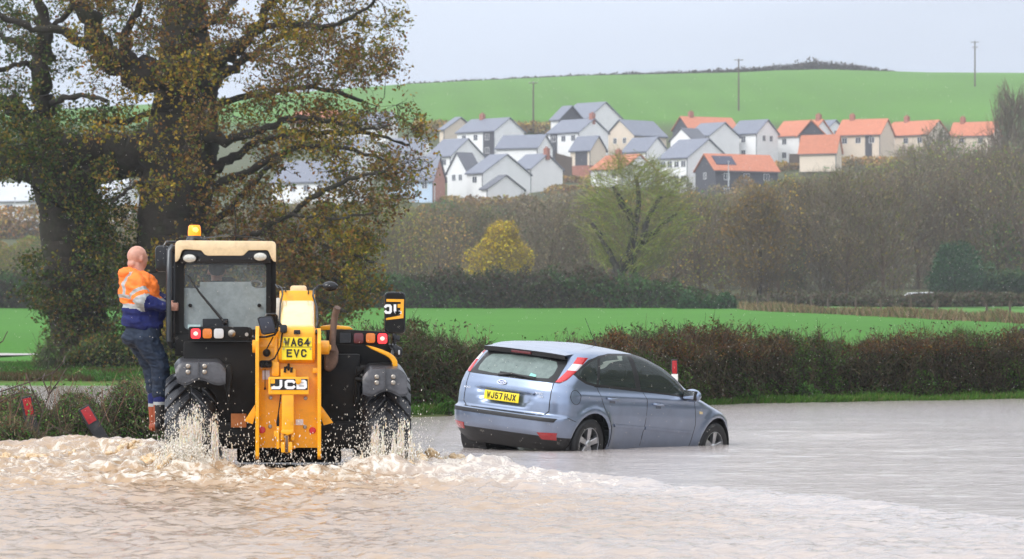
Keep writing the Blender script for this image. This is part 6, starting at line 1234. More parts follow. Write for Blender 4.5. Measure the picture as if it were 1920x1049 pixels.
# tail lights: tall lenses on the rear pillars
for s in (-1, 1):
    def tl(z0, z1, m, nm, par):
        c = MB(); V = []; nz_, nu = 14, 6; 
        for i in range(nz_ + 1):
            z = z0 + (z1 - z0) * i / nz_; t = (z - 1.065) / .325; a, b_ = .50 + .20 * t, .665 + .30 * t
            if t < .12: b_ -= .05 * (1 - t / .12)
            for j in range(nu + 1):
                k = a + (b_ - a) * j / nu; p = carS(z, k, s); p2 = carS(z, k + .01, s); nrm = Vector((-(p2.y - p.y) * s, (p2.x - p.x) * s, 0)).normalized() * (1 if True else 1)
                e = .004 + .014 * math.sin(math.pi * j / nu) ** .5; V.append(p + Vector((nrm.x * e if nrm.x < 0 else -nrm.x * e, abs(nrm.y) * e * s, .15 * e)))
        c.add(V, [(i * (nu + 1) + j, (i + 1) * (nu + 1) + j, (i + 1) * (nu + 1) + j + 1, i * (nu + 1) + j + 1) for i in range(nz_) for j in range(nu)]); return CB(c, nm, m, par, smooth=True, ang=60)
    o = tl(1.065, 1.222, LR, 'tail_light', car); tl(1.222, 1.305, LW, 'reversing_lens', o); tl(1.305, 1.39, LR, 'upper_lens', o)
# rear details
c = MB(); strip(c, [(-.45, .905), (.45, .905)], [(-.43, .875), (.43, .875)], rear_pt, .030, 16); CB(c, 'gate_handle', CARP, gate, bevel=.006)
def RTm(y, z, off): 
    p = rear_pt(y, z, off); a = rear_pt(y, z - .03, off); b_ = rear_pt(y, z + .03, off); up = (b_ - a).normalized(); right = Vector((0, -1, 0)); n = right.cross(up).normalized()
    return Matrix.Translation(p) @ Matrix((right, up, n)).transposed().to_4x4()
M = Matrix.Translation((-.815, .03, .812)) @ Matrix(((0, 0, -1), (-1, 0, 0), (0, 1, 0))).to_4x4() @ Matrix.Rotation(R(-3), 4, 'X')
c = MB(); c.box((-.268, -.058, -.006), (.268, .058, .006), M); npc = CB(c, 'number_plate', PLY, gate, bevel=.003); c = MB(); strokes(c, 'WJ57 HJX', .0505, .080, .0125, .0135, M @ Matrix.Translation((0, 0, .0065)), .003); CB(c, 'plate_lettering', PLB, npc)
M = RTm(.07, .985, .006); c = MB(); c.add([M @ Vector((.072 * math.cos(a), .030 * math.sin(a), z_)) for z_ in (0, .012) for a in [k * math.pi / 12 for k in range(24)]], [tuple(range(24)), tuple(range(24, 48))] + [(k, (k + 1) % 24, 24 + (k + 1) % 24, 24 + k) for k in range(24)]); bd = CB(c, 'badge', CHR, gate)
c = MB(); c.add([M @ Vector((.062 * math.cos(a), .022 * math.sin(a), z_)) for z_ in (0.005, .014) for a in [k * math.pi / 12 for k in range(24)]], [tuple(range(24)), tuple(range(24, 48))] + [(k, (k + 1) % 24, 24 + (k + 1) % 24, 24 + k) for k in range(24)]); CB(c, 'badge_field', BLU, bd)
c = MB(); text_mesh(c, 'Ford', .042, M @ Matrix.Translation((0, 0, .0155)), .001, .001, 1.15); CB(c, 'badge_lettering', CHR, bd)
for tx, y, z, s in (('FOCUS', .60, .87, .034), ('ZETEC', -.50, .905, .034), ('TDCi', -.53, .865, .030)):
    c = MB(); text_mesh(c, tx, s, RTm(y, z, .004), .002, .0005, 1.3); CB(c, 'model_lettering', CHR, gate)
c = MB(); p = [rear_pt(.16, 1.075, .02), rear_pt(-.02, 1.105, .035), rear_pt(-.40, 1.078, .035)]; c.tube(p, [.022, .014, .008], 8); c.tube([rear_pt(.16, 1.105, .025), rear_pt(-.40, 1.095, .03)], [.012, .008], 6); CB(c, 'rear_wiper', CBK, smooth=True)
c = MB(); strip(c, [(-.36, 1.125), (-.27, 1.14)], [(-.37, 1.10), (-.27, 1.105)], rear_pt, .002, 4); CB(c, 'window_sticker', mat('mint_sticker', (.25, .62, .50), rough=.5, var=.3, vs=80))
c = MB()
for s in (-1, 1): strip(c, [(s * .10, .622), (s * .80, .622)], [(s * .10, .572), (s * .77, .572)], rear_pt, .016, 14)
strip(c, [(-.11, .622), (.11, .622)], [(-.11, .572), (.11, .572)], rear_pt, .016, 3); CB(c, 'bumper_strip', CBK, ob, bevel=.004)
for s in (-1, 1):
    c = MB(); strip(c, [(s * .57, .43), (s * .80, .445)], [(s * .60, .345), (s * .77, .35)], rear_pt, .008, 8, 2); CB(c, 'fog_lamp', mat('fog_red', (.35, .012, .015), rough=.15, var=.2, vs=40, coat=1) if 'fog_red' not in MATS else MATS['fog_red'], ob, bevel=.004)
# side details
for s in (-1, 1):
    fn = lambda x, z, o, s=s: side_pt(x, z, o, s)
    c = MB(); strip(c, [(.32, .597), (1.005, .572)], [(.34, .555), (1.005, .532)], fn, .014, 10); CB(c, 'door_moulding', CARP, bevel=.005)
    c = MB(); strip(c, [(1.03, .571), (2.12, .532)], [(1.03, .531), (2.10, .495)], fn, .014, 14); CB(c, 'door_moulding', CARP, bevel=.005)
    for x0, z0 in ((.12, .905), (1.14, .862)):
        c = MB(); c.tube([side_pt(x0, z0, .012, s), side_pt(x0 + .03, z0, .038, s), side_pt(x0 + .2, z0 - .008, .038, s), side_pt(x0 + .245, z0 - .010, .012, s)], [.014, .018, .018, .013], 8); h_ = CB(c, 'door_handle', CARP, smooth=True)
        c = MB(); q = side_pt(x0 + .13, z0 - .012, .0012, s); strip(c, [(x0 + .07, z0 + .022), (x0 + .19, z0 + .02)], [(x0 + .07, z0 - .055), (x0 + .19, z0 - .055)], fn, .0016, 4); CB(c, 'handle_recess_shade', mat('recess_shade_paint', (.10, .12, .17), rough=.35, metal=.4, var=0, coat=1) if 'recess_shade_paint' not in MATS else MATS['recess_shade_paint'], h_)  # flat patch of darkened body paint, standing for shade behind the handle
    c = MB(); strip(c, [(2.22, .795), (2.29, .79)], [(2.22, .76), (2.29, .757)], fn, .012, 3); CB(c, 'side_repeater', AMB if s > 0 else mat('repeater', (.7, .55, .3), rough=.15, var=0), bevel=.004)
    c = MB(); strip(c, [(-.1, 1.055), (.5, 1.045), (1.2, 1.02), (1.96, .975)], [(-.1, 1.040), (.5, 1.030), (1.2, 1.005), (1.96, .96)], fn, .006, 16); CB(c, 'waist_seal', CBK)
    mp_ = side_pt(1.90, 1.0, .12, s); c = MB(); c.ball(mp_, (.085, .125, .085), 16, 10); mm = CB(c, 'door_mirror', CARP, smooth=True); c = MB(); c.tube([side_pt(1.93, .985, 0, s), mp_ + Vector((0, -s * .06, -.05))], .03, 8); c.box((mp_.x - .088, mp_.y - .095, mp_.z - .06), (mp_.x - .03, mp_.y + .095, mp_.z + .062)); CB(c, 'mirror_base', CBK, mm, bevel=.008)
    c = MB(); c.box((mp_.x - .093, mp_.y - .08, mp_.z - .048), (mp_.x - .086, mp_.y + .08, mp_.z + .05)); CB(c, 'mirror_glass', CHR, mm, bevel=.006)
c = MB(); ce = (-.49, .90)
A_ = [(ce[0] + .085 * math.cos(a), ce[1] + .085 * math.sin(a)) for a in [k * math.pi / 14 for k in range(29)]]; B_ = [(ce[0] + .091 * math.cos(a), ce[1] + .091 * math.sin(a)) for a in [k * math.pi / 14 for k in range(29)]]; strip(c, A_, B_, lambda x, z, o: side_pt(x, z, o, -1), .002, 28); CB(c, 'fuel_flap', CBK)
# roof aerial, wheels, inner arches, seats
c = MB(); c.tube([(1.05, 0, 1.52), (.98, 0, 1.60), (.75, 0, 1.86)], [.008, .004, .003], 6); CB(c, 'aerial', CBK)
for wx_ in (WR, WF):
    for s in (-1, 1):
        cx, cy, cz = wx_, s * .775, WZ - (.0 if wx_ < 1 else 0); c = MB(); W = .105
        c.lathe((cx, cy, cz), 'y', [(.205, -W * .9), (.225, -W), (.30, -W), (.322, -W * .8), (WRAD, -W * .5), (WRAD, W * .5), (.322, W * .8), (.30, W), (.225, W), (.205, W * .9)], 40, cap=False); wh = CB(c, 'wheel', TYR, smooth=True, ang=50)
        c = MB(); c.lathe((cx, cy, cz), 'y', [(.208, s * W * .92), (.200, s * W * .95), (.195, s * W * .3), (.18, -s * W * .5)], 36, cap=False)
        a0 = .28 if wx_ < 1 else 1.5
        for k in range(5):
            a = a0 + 2 * math.pi * k / 5; ca, sa = math.cos(a), math.sin(a)
            def sp(r, w_, y): return [(cx + r * ca - w_ * sa, y, cz + r * sa + w_ * ca), (cx + r * ca + w_ * sa, y, cz + r * sa - w_ * ca)]
            o_, i_ = cy + s * W * .86, cy + s * W * .35; v = sp(.03, .030, o_ - s * .004) + sp(.196, .040, o_) + sp(.03, .030, i_) + sp(.196, .040, i_); c.add(v, [(0,1,3,2),(4,5,7,6),(0,2,6,4),(1,3,7,5),(2,3,7,6),(0,1,5,4)])
        c.lathe((cx, cy, cz), 'y', [(.052, s * W * .3), (.052, s * W * .9), (.03, s * W * .98), (0, s * W)], 16); CB(c, 'rim', ALY, wh, bevel=.004, seg=1)
        c = MB(); c.lathe((cx, cy, cz), 'y', [(.19, s * W * .2), (0, s * W * .2)], 20); CB(c, 'brake_disc', INT, wh)
        c = MB(); c.lathe((cx, s * .66, WZ + .01), 'y', [(.386, s * .19), (.386, -s * .2), (0.01, -s * .2)], 26, cap=False); CB(c, 'wheel_arch_liner', CBK)
c = MB(); c.box((-.55, -.80, .30), (2.1, .80, .34)); c.box((-.1, -.72, .34), (.35, .72, .70)); c.box((1.85, -.75, .34), (2.1, .75, .95)); CB(c, 'interior', INT)
for s in (-1, 1):
    c = MB(); c.box((-.05, s * .38 - .26, .6), (.12, s * .38 + .26, 1.08)); c.box((-.02, s * .38 - .11, 1.09), (.08, s * .38 + .11, 1.24)); CB(c, 'rear_seat', INT, bevel=.05)
    c = MB(); c.box((1.0, s * .38 - .24, .5), (1.14, s * .38 + .24, 1.10)); c.box((1.02, s * .38 - .12, 1.13), (1.11, s * .38 + .12, 1.32)); c.box((1.1, s * .38 - .24, .45), (1.6, s * .38 + .24, .62)); CB(c, 'front_seat', INT, bevel=.05)
# ------------------------------------------------------------------ marker posts
RP = mat('post_black', (.012, .012, .014), rough=.5, var=.3, vs=20, dirt=(.12, .10, .08), dscale=12, damt=.5); RPR = mat('post_red', (.40, .010, .014), rough=.45, var=.3, vs=25, dirt=(.12, .02, .02), dscale=20, damt=.6); RPW = mat('post_white', (.72, .70, .64), rough=.5, var=.15, vs=15)
def marker(x0, y0, x1, y1, D, wpx, label, red, white=None, depth=.07, yaw=0):
    b, t_ = at(x1, y1, D), at(x0, y0, D); up = (t_ - b); Ln = up.length; up.normalize(); w_ = wpx / F * D; root = empty('marker_post', b, label, 'marker post', 'reflector posts beside the flooded road')
    rt = Vector((0, 1, 0)).cross(up).normalized(); bk = up.cross(rt); rt = (Matrix.Rotation(yaw, 3, up) @ rt); bk = rt.cross(up) * -1 if False else (Matrix.Rotation(yaw, 3, up) @ Vector((0, 1, 0)))
    M = Matrix((rt, bk, up)).transposed().to_4x4(); M = Matrix.Translation(b) @ M
    c = MB(); c.box((-w_ / 2, -depth / 2, -.25), (w_ / 2, depth / 2, Ln), M); c.build('post', RP if not white else [RP], root, bevel=.012)
    f0, f1 = red; c = MB(); c.box((-w_ * .36, -depth / 2 - .006, Ln * f0), (w_ * .36, -depth / 2 + .002, Ln * f1), M); c.build('red_reflector', RPR, root, bevel=.003)
    if white: c = MB(); c.box((-w_ * .505, -depth * .52, -.2), (w_ * .505, depth * .52, Ln * white), M); c.build('white_base', RPW, root, bevel=.012)
marker(48, 744, 66, 830, 43.9, 22, 'upright black marker post with red reflector in the brambles at far left', (.60, .96), yaw=.3)
marker(156, 764, 190, 822, 45.6, 24, 'tilted black marker post with red reflector leaning left in the flood', (.50, .95), yaw=.3)
D_ = 64.; marker(1264.5, 674, 1265.5, 745, D_, 12, 'red and white marker post standing behind the car bonnet', (.62, .96), white=.62)
# a white van roof far off on the right
vq = at(1722, 548, 322); c = MB(); c.prism([(-2.1, 0), (-2.0, .55), (-1.5, .95), (-.6, 1.35), (1.2, 1.40), (2.0, 1.0), (2.1, 0)], 'y', -.85, .85); vr = empty('parked_car', (vq.x, vq.y, float(ground_z(vq.x, 322))), 'small pale car parked far off by the wood at right', 'car', rot=(0, 0, .1))
zo = vq.z - vr.location.z - 1.45
MBx = MB(); MBx.prism([(-2.1, .2), (-2.05, .8), (-1.4, .95), (-.8, 1.40), (1.0, 1.45), (1.7, .98), (2.1, .85), (2.12, .2)], 'y', -.85, .85); MBx.v = [(a, b_, c_ + zo) for a, b_, c_ in MBx.v]; MBx.build('body', mat('van_white', (.7, .7, .72), rough=.3, var=.05), vr, origin=(0, 0, 0), bevel=.08)
MBx = MB(); MBx.prism([(-.9, 1.0), (-.65, 1.32), (.9, 1.36), (1.35, 1.0)], 'y', -.87, .87); MBx.v = [(a, b_, c_ + zo) for a, b_, c_ in MBx.v]; MBx.build('window', GLS, vr, origin=(0, 0, 0))
for a in (-1.3, 1.3):
    for s in (-1, 1): MBx = MB(); MBx.lathe((a, s * .75, .32 + zo), 'y', [(.0, -.1), (.32, -.1), (.32, .1), (0, .1)], 16); MBx.build('wheel', TYR, vr, origin=(0, 0, 0))
# ------------------------------------------------------------------ people
SKIN = mat('skin', (.56, .29, .21), rough=.42, var=.16, vs=22, dirt=(.42, .16, .11), dscale=14, damt=.45, bump=.15, bs=60); HIV = mat('hi_vis_orange', (.95, .22, .03), rough=.75, var=.10, vs=14, bump=.3, bs=9, dirt=(.45, .14, .05), dscale=9, damt=.35)
BND = mat('reflective_band', (.36, .38, .38), rough=.45, var=.12, vs=30, bump=.3, bs=14); NVY = mat('navy_fleece', (.008, .014, .10), rough=.85, var=.25, vs=14, bump=.5, bs=12); JNS = mat('denim', (.010, .020, .042), rough=.8, var=.45, vs=9, bump=.7, bs=11)
BOT = mat('boot_black', (.02, .02, .022), rough=.4, var=.3, vs=12); BOO = mat('boot_orange', (.30, .06, .018), rough=.5, var=.3, vs=12); DRK = mat('dark_jacket', (.02, .022, .03), rough=.8, var=.2); HAI = mat('dark_hair', (.025, .018, .013), rough=.7, var=.3, vs=40)
def capsule(mb, a, ra, b, rb, n=14, sx=1.):
    a, b = Vector(a), Vector(b); mb.tube([a, (a + b) / 2, b], [ra, (ra + rb) / 2, rb], n); mb.ball(a, ra, n, 8); mb.ball(b, rb, n, 8)
def chain(mb, pts, rs, n=14):
    for i in range(len(pts) - 1): capsule(mb, pts[i], rs[i], pts[i + 1], rs[i + 1], n)
def melt(mb, name, m, parent, voxel=.008, sm_it=4, pick=None, origin=None):
    """fuses overlapping shapes into ONE continuous skin"""
    o = mb.build(name + '_tmp', m, None, origin=(0, 0, 0)); md = o.modifiers.new('r', 'REMESH'); md.mode = 'VOXEL'; md.voxel_size = voxel; md.use_smooth_shade = True
    s = o.modifiers.new('s', 'SMOOTH'); s.iterations = sm_it; s.factor = .6
    dg = bpy.context.evaluated_depsgraph_get(); dg.update(); me = bpy.data.meshes.new_from_object(o.evaluated_get(dg)); me.name = name; old = o.data; bpy.data.objects.remove(o); bpy.data.meshes.remove(old)
    me.materials.clear(); [me.materials.append(x) for x in (m if isinstance(m, (list, tuple)) else [m])]
    n = len(me.vertices); a = np.empty(n * 3, dtype=np.float32); me.vertices.foreach_get('co', a); a = a.reshape(-1, 3)
    if pick is not None:
        nf = len(me.polygons); c = np.empty(nf * 3, dtype=np.float32); me.polygons.foreach_get('center', c); me.polygons.foreach_set('material_index', pick(c.reshape(-1, 3)).astype(np.int32))
    else: me.polygons.foreach_set('material_index', np.zeros(len(me.polygons), dtype=np.int32))
    q = Vector((0, 0, 0)); p = parent
    while p: q = q + p.location; p = p.parent
    a -= np.array(q, dtype=np.float32); me.vertices.foreach_set('co', a.ravel()); me.polygons.foreach_set('use_smooth', [True] * len(me.polygons)); me.update(); return link_mesh(name, me, parent)
def folds(o, amp, sc, seed=0):
    me = o.data; n = len(me.vertices); a = np.empty(n * 3, dtype=np.float32); me.vertices.foreach_get('co', a); a = a.reshape(-1, 3); nr = np.empty(n * 3, dtype=np.float32); me.vertices.foreach_get('normal', nr); nr = nr.reshape(-1, 3)
    f = (1 - np.abs(2 * fbm(a[:, 0] * sc + a[:, 1] * sc * .6, a[:, 2] * sc * 1.5 + a[:, 0] * sc * .5, seed, 3) - 1) * 2) ; a += nr * ((f - .4) * amp)[:, None]; me.vertices.foreach_set('co', a.ravel()); me.update()
PD = 36.25
def pp(x, y, d=0.): return at(x, y, PD + d)
man = empty('person', pp(300, 803), 'bald man in orange hi-vis hoodie and jeans riding on the telehandler step, holding its rail', 'person')
fwd = Vector((.80, .58, .0)).normalized(); rgt = Vector((fwd.y, -fwd.x, 0))          # he faces right and away
hc_ = pp(258.5, 484); up = Vector((.03, 0, 1)).normalized()
def H(f, r, u): return hc_ + fwd * f + rgt * r + up * u
c = MB()
# head: skull, jaw, nose, brows, lips, ears
def ell(cn, rf, rr, ru): 
    n0 = len(c.v); c.ball((0, 0, 0), (rf, rr, ru), 22, 14); c.v[n0:] = [tuple(cn + fwd * v[0] + rgt * v[1] + up * v[2]) for v in c.v[n0:]]
ell(H(-.012, 0, .020), .100, .082, .098); ell(H(.025, 0, -.035), .070, .064, .085); ell(H(.045, 0, -.085), .042, .040, .030); ell(H(.098, 0, -.020), .018, .013, .026); ell(H(.083, 0, .018), .016, .05, .012)
ell(H(.088, 0, -.062), .012, .026, .007); ell(H(.086, 0, -.074), .012, .022, .007)
for s in (-1, 1): ell(H(-.005, s * .083, -.012), .022, .010, .033); ell(H(-.004, s * .088, -.012), .012, .010, .020); ell(H(.078, s * .03, .0), .013, .013, .011)
ell(H(-.07, 0, -.055), .035, .055, .045)
nk = pp(258, 509); capsule(c, H(-.02, 0, -.06), .066, nk + Vector((0, 0, -.02)), .072)
chest = pp(260, 548); belly = pp(266, 584); pel = pp(268, 620)
def ring_e(cn, rf, rr, ru): ell(cn, rf, rr, ru)
ell(chest, .15, .19, .19); ell(belly + fwd * .02, .18, .19, .17); ell(pel, .155, .18, .14)
sh = {1: pp(255, 532, -.17), -1: pp(268, 530, .17)}
RA = [sh[1], pp(268, 566, -.24), pp(300, 575, -.18), pp(318, 575.5, -.13)]; LA = [sh[-1], pp(292, 560, .22), pp(312, 566, .12), pp(322, 568, .06)]
chain(c, RA[:3] + [RA[3]], [.062, .048, .036, .028]); chain(c, LA, [.062, .048, .036, .028])
RLg = [pp(274, 636, -.10), pp(301, 686, -.10), pp(301, 762, -.08), pp(300, 792, -.06)]; LLg = [pp(262, 634, .10), pp(285, 690, .12), pp(291, 764, .10), pp(292, 794, .10)]
chain(c, RLg, [.088, .060, .045, .04]); chain(c, LLg, [.088, .060, .045, .04])
for P_ in (RLg, LLg): capsule(c, P_[3], .035, P_[3] + fwd * .15 + Vector((0, 0, -.02)), .028)
# hands gripping the rail (fingers curl round it, thumb on the other side)
def hand(wr, ctr, ax, grip, back):
    """wr wrist, ctr palm centre, ax rail direction, grip direction fingers start towards, back away from the rail"""
    capsule(c, wr, .026, ctr, .030); ell(ctr, .030, .022, .042)
    for k in range(4):
        o_ = ctr + ax * (.030 - .021 * k); L_ = (.92, 1., .95, .78)[k]; p = [o_ + grip * .012, o_ + grip * .048 * L_ + back * -.004, o_ + grip * .066 * L_ + back * -.030, o_ + grip * .050 * L_ + back * -.052, o_ + grip * .028 * L_ + back * -.058]
        chain(c, p, [.0105, .0100, .0092, .0085, .0075], 8)
    t0 = ctr + ax * .034 - grip * .010; chain(c, [t0, t0 + ax * .02 - back * .024, t0 + ax * .022 - back * .048 + grip * .018], [.012, .011, .009], 8)
hx = Vector((1, 0, 0)); hand(RA[3], pp(323.5, 575.5, -.12), Vector((0, 0, 1)), hx, Vector((0, -1, 0))); hand(LA[3], pp(325, 568, .04), Vector((0, 0, 1)), hx, Vector((0, -1, 0)))
melt(c, 'body', SKIN, man, .0075, 3)
# hoodie
c = MB(); ell(chest + up * .01, .185, .215, .20); ell(belly + fwd * .03 + up * .02, .215, .215, .19); ell(pel + up * .055 + fwd * .005, .180, .205, .10); ell(pp(254, 528), .13, .185, .10); ell(pp(266, 602), .195, .205, .09)
chain(c, RA[:2] + [pp(308, 575.5, -.16)], [.095, .078, .050]); chain(c, LA[:2] + [LA[2]], [.095, .078, .05])
ell(pp(240, 513, -.02) + rgt * .0, .085, .12, .055); ell(pp(238, 523, 0), .07, .11, .07); ell(pp(250, 516, -.03), .09, .13, .035); ell(pp(262, 517), .07, .12, .04)
za, zb1, zb2, zn, ze1 = pp(0, 555).z, pp(0, 562).z, pp(0, 573).z, pp(0, 581).z, 0
b1t, b1b, b2t, b2b = pp(0, 555).z, pp(0, 562.5).z, pp(0, 571.5).z, pp(0, 580.5).z
def segd(C, a, b):
    a, b = np.array(a), np.array(b); d = b - a; t = np.clip(((C - a) @ d) / (d @ d), 0, 1); return np.linalg.norm(C - (a + t[:, None] * d), axis=1), t
def pick(C):
    z = C[:, 2] + (C[:, 0] - pp(262, 0).x) * .10; m = np.where(z < b2b, 2, 0); m = np.where((z < b1t) & (z > b1b), 1, m); m = np.where((z < b2t) & (z >= b2b), 1, m)
    # vertical braces over the shoulders
    xx = C[:, 0] - pp(0, 0).x; pxs = 960 + C[:, 0] / C[:, 1] * F; up_ = z > b1t
    m = np.where(up_ & (np.abs(pxs - np.interp(C[:, 2], [pp(0, 560).z, pp(0, 530).z, pp(0, 512).z], [234, 232, 246])) < 3.0) & (z < pp(0, 513).z), 1, m); m = np.where(up_ & (np.abs(pxs - np.interp(C[:, 2], [pp(0, 560).z, pp(0, 520).z], [282, 264])) < 2.6) & (z < pp(0, 516).z), 1, m)
    for A_, rr in ((RA, .105), (LA, .10)):
        d1, t1 = segd(C, A_[0], A_[1]); d2, t2 = segd(C, A_[1], A_[2]); near1 = (d1 < rr) & (d1 < d2 + .02) & (C[:, 1] < PD - .10 if A_ is RA else C[:, 1] > PD + .12); near2 = (d2 < .09) & (d2 < d1) & (C[:, 0] > pp(276, 0).x)
        m = np.where(near1, np.where((t1 > .42) & (t1 < .60), 1, np.where(t1 > .98, 1, np.where(t1 > .80, 1, 0))), m); m = np.where(near2, 2, m)
    return m
ho = melt(c, 'hoodie', [HIV, BND, NVY], man, .009, 5, pick); folds(ho, .020, 6.5, 3); folds(ho, .007, 19, 4)
# jeans
c = MB(); ell(pel - up * .02, .172, .195, .115); UPB = Vector((0, 0, .12)); chain(c, [RLg[0], RLg[1], RLg[2] + UPB], [.118, .086, .072]); chain(c, [LLg[0], LLg[1], LLg[2] + UPB], [.118, .084, .070]); ell(pp(262, 632) - fwd * .02, .15, .17, .10)
jo = melt(c, 'jeans', [JNS], man, .010, 5); folds(jo, .020, 7, 8); folds(jo, .008, 21, 9)
# boots with a pale band and orange rubber side
for s, P_ in ((1, RLg), (-1, LLg)):
    c = MB(); k = P_[2] + Vector((0, 0, .13)); chain(c, [k, P_[2], P_[3]], [.076, .070, .060]); sole = P_[3] + Vector((0, 0, -.035)); chain(c, [sole - fwd * .03, sole + fwd * .09, sole + fwd * .17], [.045, .045, .038]); zt1, zt2 = P_[2].z + .04, P_[2].z + .01
    kx = k.x
    melt(c, 'boot', [BOT, BND, BOO, NVY], man, .010, 3, lambda C, zt1=zt1, zt2=zt2, P_=P_, s=s: np.where((C[:, 2] < zt1) & (C[:, 2] > zt2) & (s > -2), 1, np.where(C[:, 2] >= zt1, 3, np.where((C[:, 0] < P_[3].x + (-.045 if s > 0 else .0)), 2, 0))))
# the driver, seen from behind through the cab glass
DD = TD + 1.15 + .62; fwd = Vector((-.06, 1, 0)).normalized(); rgt = Vector((fwd.y, -fwd.x, 0)); hc_ = at(407, 508, DD); up = Vector((0, 0, 1))
drv = empty('person', at(407, 640, DD), 'driver in a dark jacket seated inside the telehandler cab, back of head showing', 'person')
c = MB(); ell(H(-.01, 0, .02), .098, .080, .10); ell(H(.03, 0, -.04), .07, .062, .08); ell(H(.1, 0, -.02), .018, .013, .024); ell(H(.086, 0, -.065), .012, .024, .010)
for s in (-1, 1): ell(H(-.005, s * .083, -.015), .02, .012, .034)
capsule(c, H(-.01, 0, -.07), .058, H(-.01, 0, -.16), .065); ell(H(0, 0, -.34), .12, .19, .2); ell(H(.02, 0, -.56), .13, .17, .15)
for s in (-1, 1): chain(c, [H(0, s * .19, -.22), H(.08, s * .26, -.46), H(.34, s * .16, -.42)], [.055, .045, .035]); chain(c, [H(.05, s * .10, -.64), H(.48, s * .16, -.60), H(.55, s * .16, -.98)], [.085, .06, .045]); ell(H(.38, s * .15, -.42), .045, .035, .03); 
for s in (-1, 1):
    for k in range(4): chain(c, [H(.40, s * .15 + (k - 1.5) * .018, -.41), H(.45, s * .15 + (k - 1.5) * .018, -.41), H(.46, s * .15 + (k - 1.5) * .018, -.45)], [.009, .009, .008], 7)
    chain(c, [H(.37, s * .12, -.42), H(.42, s * .10, -.44)], [.011, .009], 7)
melt(c, 'body', SKIN, drv, .010, 3)
c = MB(); ell(H(0, 0, -.35), .15, .225, .21); ell(H(.02, 0, -.56), .155, .20, .17); capsule(c, H(-.01, 0, -.15), .08, H(0, 0, -.22), .12)
for s in (-1, 1): chain(c, [H(0, s * .19, -.22), H(.08, s * .27, -.46), H(.30, s * .17, -.42)], [.078, .066, .05])
melt(c, 'jacket', DRK, drv, .012, 4)
c = MB(); ell(H(-.022, 0, .032), .102, .087, .100); melt(c, 'hair', HAI, drv, .010, 2)
# ------------------------------------------------------------------ splashing water
SPL = mat('splash_water', (.62, .43, .23), rough=.30, var=.25, vs=9, spec=.6, dirt=(.78, .72, .60), dscale=11, damt=.95, bump=.5, bs=35)
THR = mat('thread_water', (1, 1, 1), rough=.25, attr='Col', var=.1, vs=20, spec=.7)
DRP = mat('droplet_water', (.80, .75, .66), rough=.2, var=.2, vs=40, spec=.7)
rs = random.Random(12)
def drops(name, label, gen, n):
    P = np.array([gen() for _ in range(n)]); r = P[:, 3:4] ; o_ = np.array([[1,0,0],[-1,0,0],[0,1,0],[0,-1,0],[0,0,2.4],[0,0,-2.4]]); V = (P[:, None, :3] + o_[None] * r[:, None]).reshape(-1, 3)
    f = np.array([[0,2,4],[2,1,4],[1,3,4],[3,0,4],[2,0,5],[1,2,5],[3,1,5],[0,3,5]]); Fc = (np.arange(n)[:, None, None] * 6 + f[None]).reshape(-1, 3); o = npmesh(name, V, Fc, DRP, smooth=True); tag(o, label, kind='stuff'); return o
def splash(name, label, peaks, mounds, D, seed):
    rr = random.Random(seed); c = MB(); q0 = at(peaks[0][0], 890, D)
    # ragged curtains thrown up off the tread: countless falling threads and drops, thinning upwards
    g_ = np.random.default_rng(seed); P0 = []; DR = []
    for px, ytop, w_, lean in peaks:
        H_ = 892 - ytop; n = int(w_ * H_ * 1.5); t = g_.random(n) ** 1.35; x = px + g_.normal(size=n) * (.30 + .34 * (1 - t)) * w_ * 1.25 + lean * t; y = 894 - t * H_
        st = fbm(x * .16 + seed, y * .012, seed, 3); k = (st > .33 + .14 * t) & (g_.random(n) < (1.15 - t) ** 1.2); x, y, t = x[k], y[k], t[k]; dd = D + g_.uniform(-.2, .14, len(x)); P0.append(np.stack([(x - 960) / F * dd, dd, CAMZ - (y - HZ) / F * dd, t], 1))
    P0 = np.concatenate(P0); tt = P0[:, 3]; P0 = P0[:, :3]; n = len(P0); ln = g_.uniform(.02, .13, n) * (1.15 - tt); dv_ = np.stack([g_.normal(size=n) * .12, g_.normal(size=n) * .1, np.ones(n)], 1); ac_ = Acc()
    wc = pal([(.80, .74, .62), (.76, .62, .42), (.82, .80, .74)], [3, 2, 2], n, .08, g_) / PALG; ac_.twigs(P0 - dv_ * ln[:, None] * .6, P0 + dv_ * ln[:, None] * .4, g_.uniform(.0025, .0085, n) * (1.3 - .7 * tt), wc)
    o = ac_.build('water_curtain', THR); tag(o, label.replace('curtains', 'threads'), kind='stuff')
    for px, py, w_, h_, dd in mounds:                      # boiling lumps at the foot
        for _ in range(int(w_ * 1.1)):
            u, v = rr.gauss(0, .36), rr.random(); p = at(px + u * w_, py + 6 - v * h_ * math.exp(-u * u * 3), D + dd + rr.uniform(-.22, .18)); r = rr.uniform(.012, .040); c.ball(p, (r * rr.uniform(.8, 1.7), r, r * rr.uniform(.6, 1.2)), 9, 6)
    o = melt(c, name, [SPL], None, .0095, 2); folds(o, .012, 22, seed); tag(o, label, kind='stuff'); return o
splash('water_splash', 'muddy water curtains thrown up by the left rear tyre', [(322, 815, 16, 3), (336, 775, 15, 2), (350, 760, 12, 5), (366, 752, 13, 1), (383, 790, 12, 2), (402, 768, 20, -5)], [(330, 880, 60, 34, -.1), (375, 884, 70, 36, -.15), (410, 880, 50, 22, -.05), (290, 868, 45, 26, .8)], TD + .12, 5)
splash('water_splash', 'muddy water curtains thrown up by the right rear tyre', [(688, 812, 14, 3), (700, 790, 12, 4), (716, 782, 14, 1), (738, 800, 14, 2), (757, 780, 18, -3), (775, 830, 16, -6)], [(700, 884, 55, 30, -.1), (745, 884, 70, 34, -.15), (785, 876, 50, 26, .1)], TD + .12, 6)
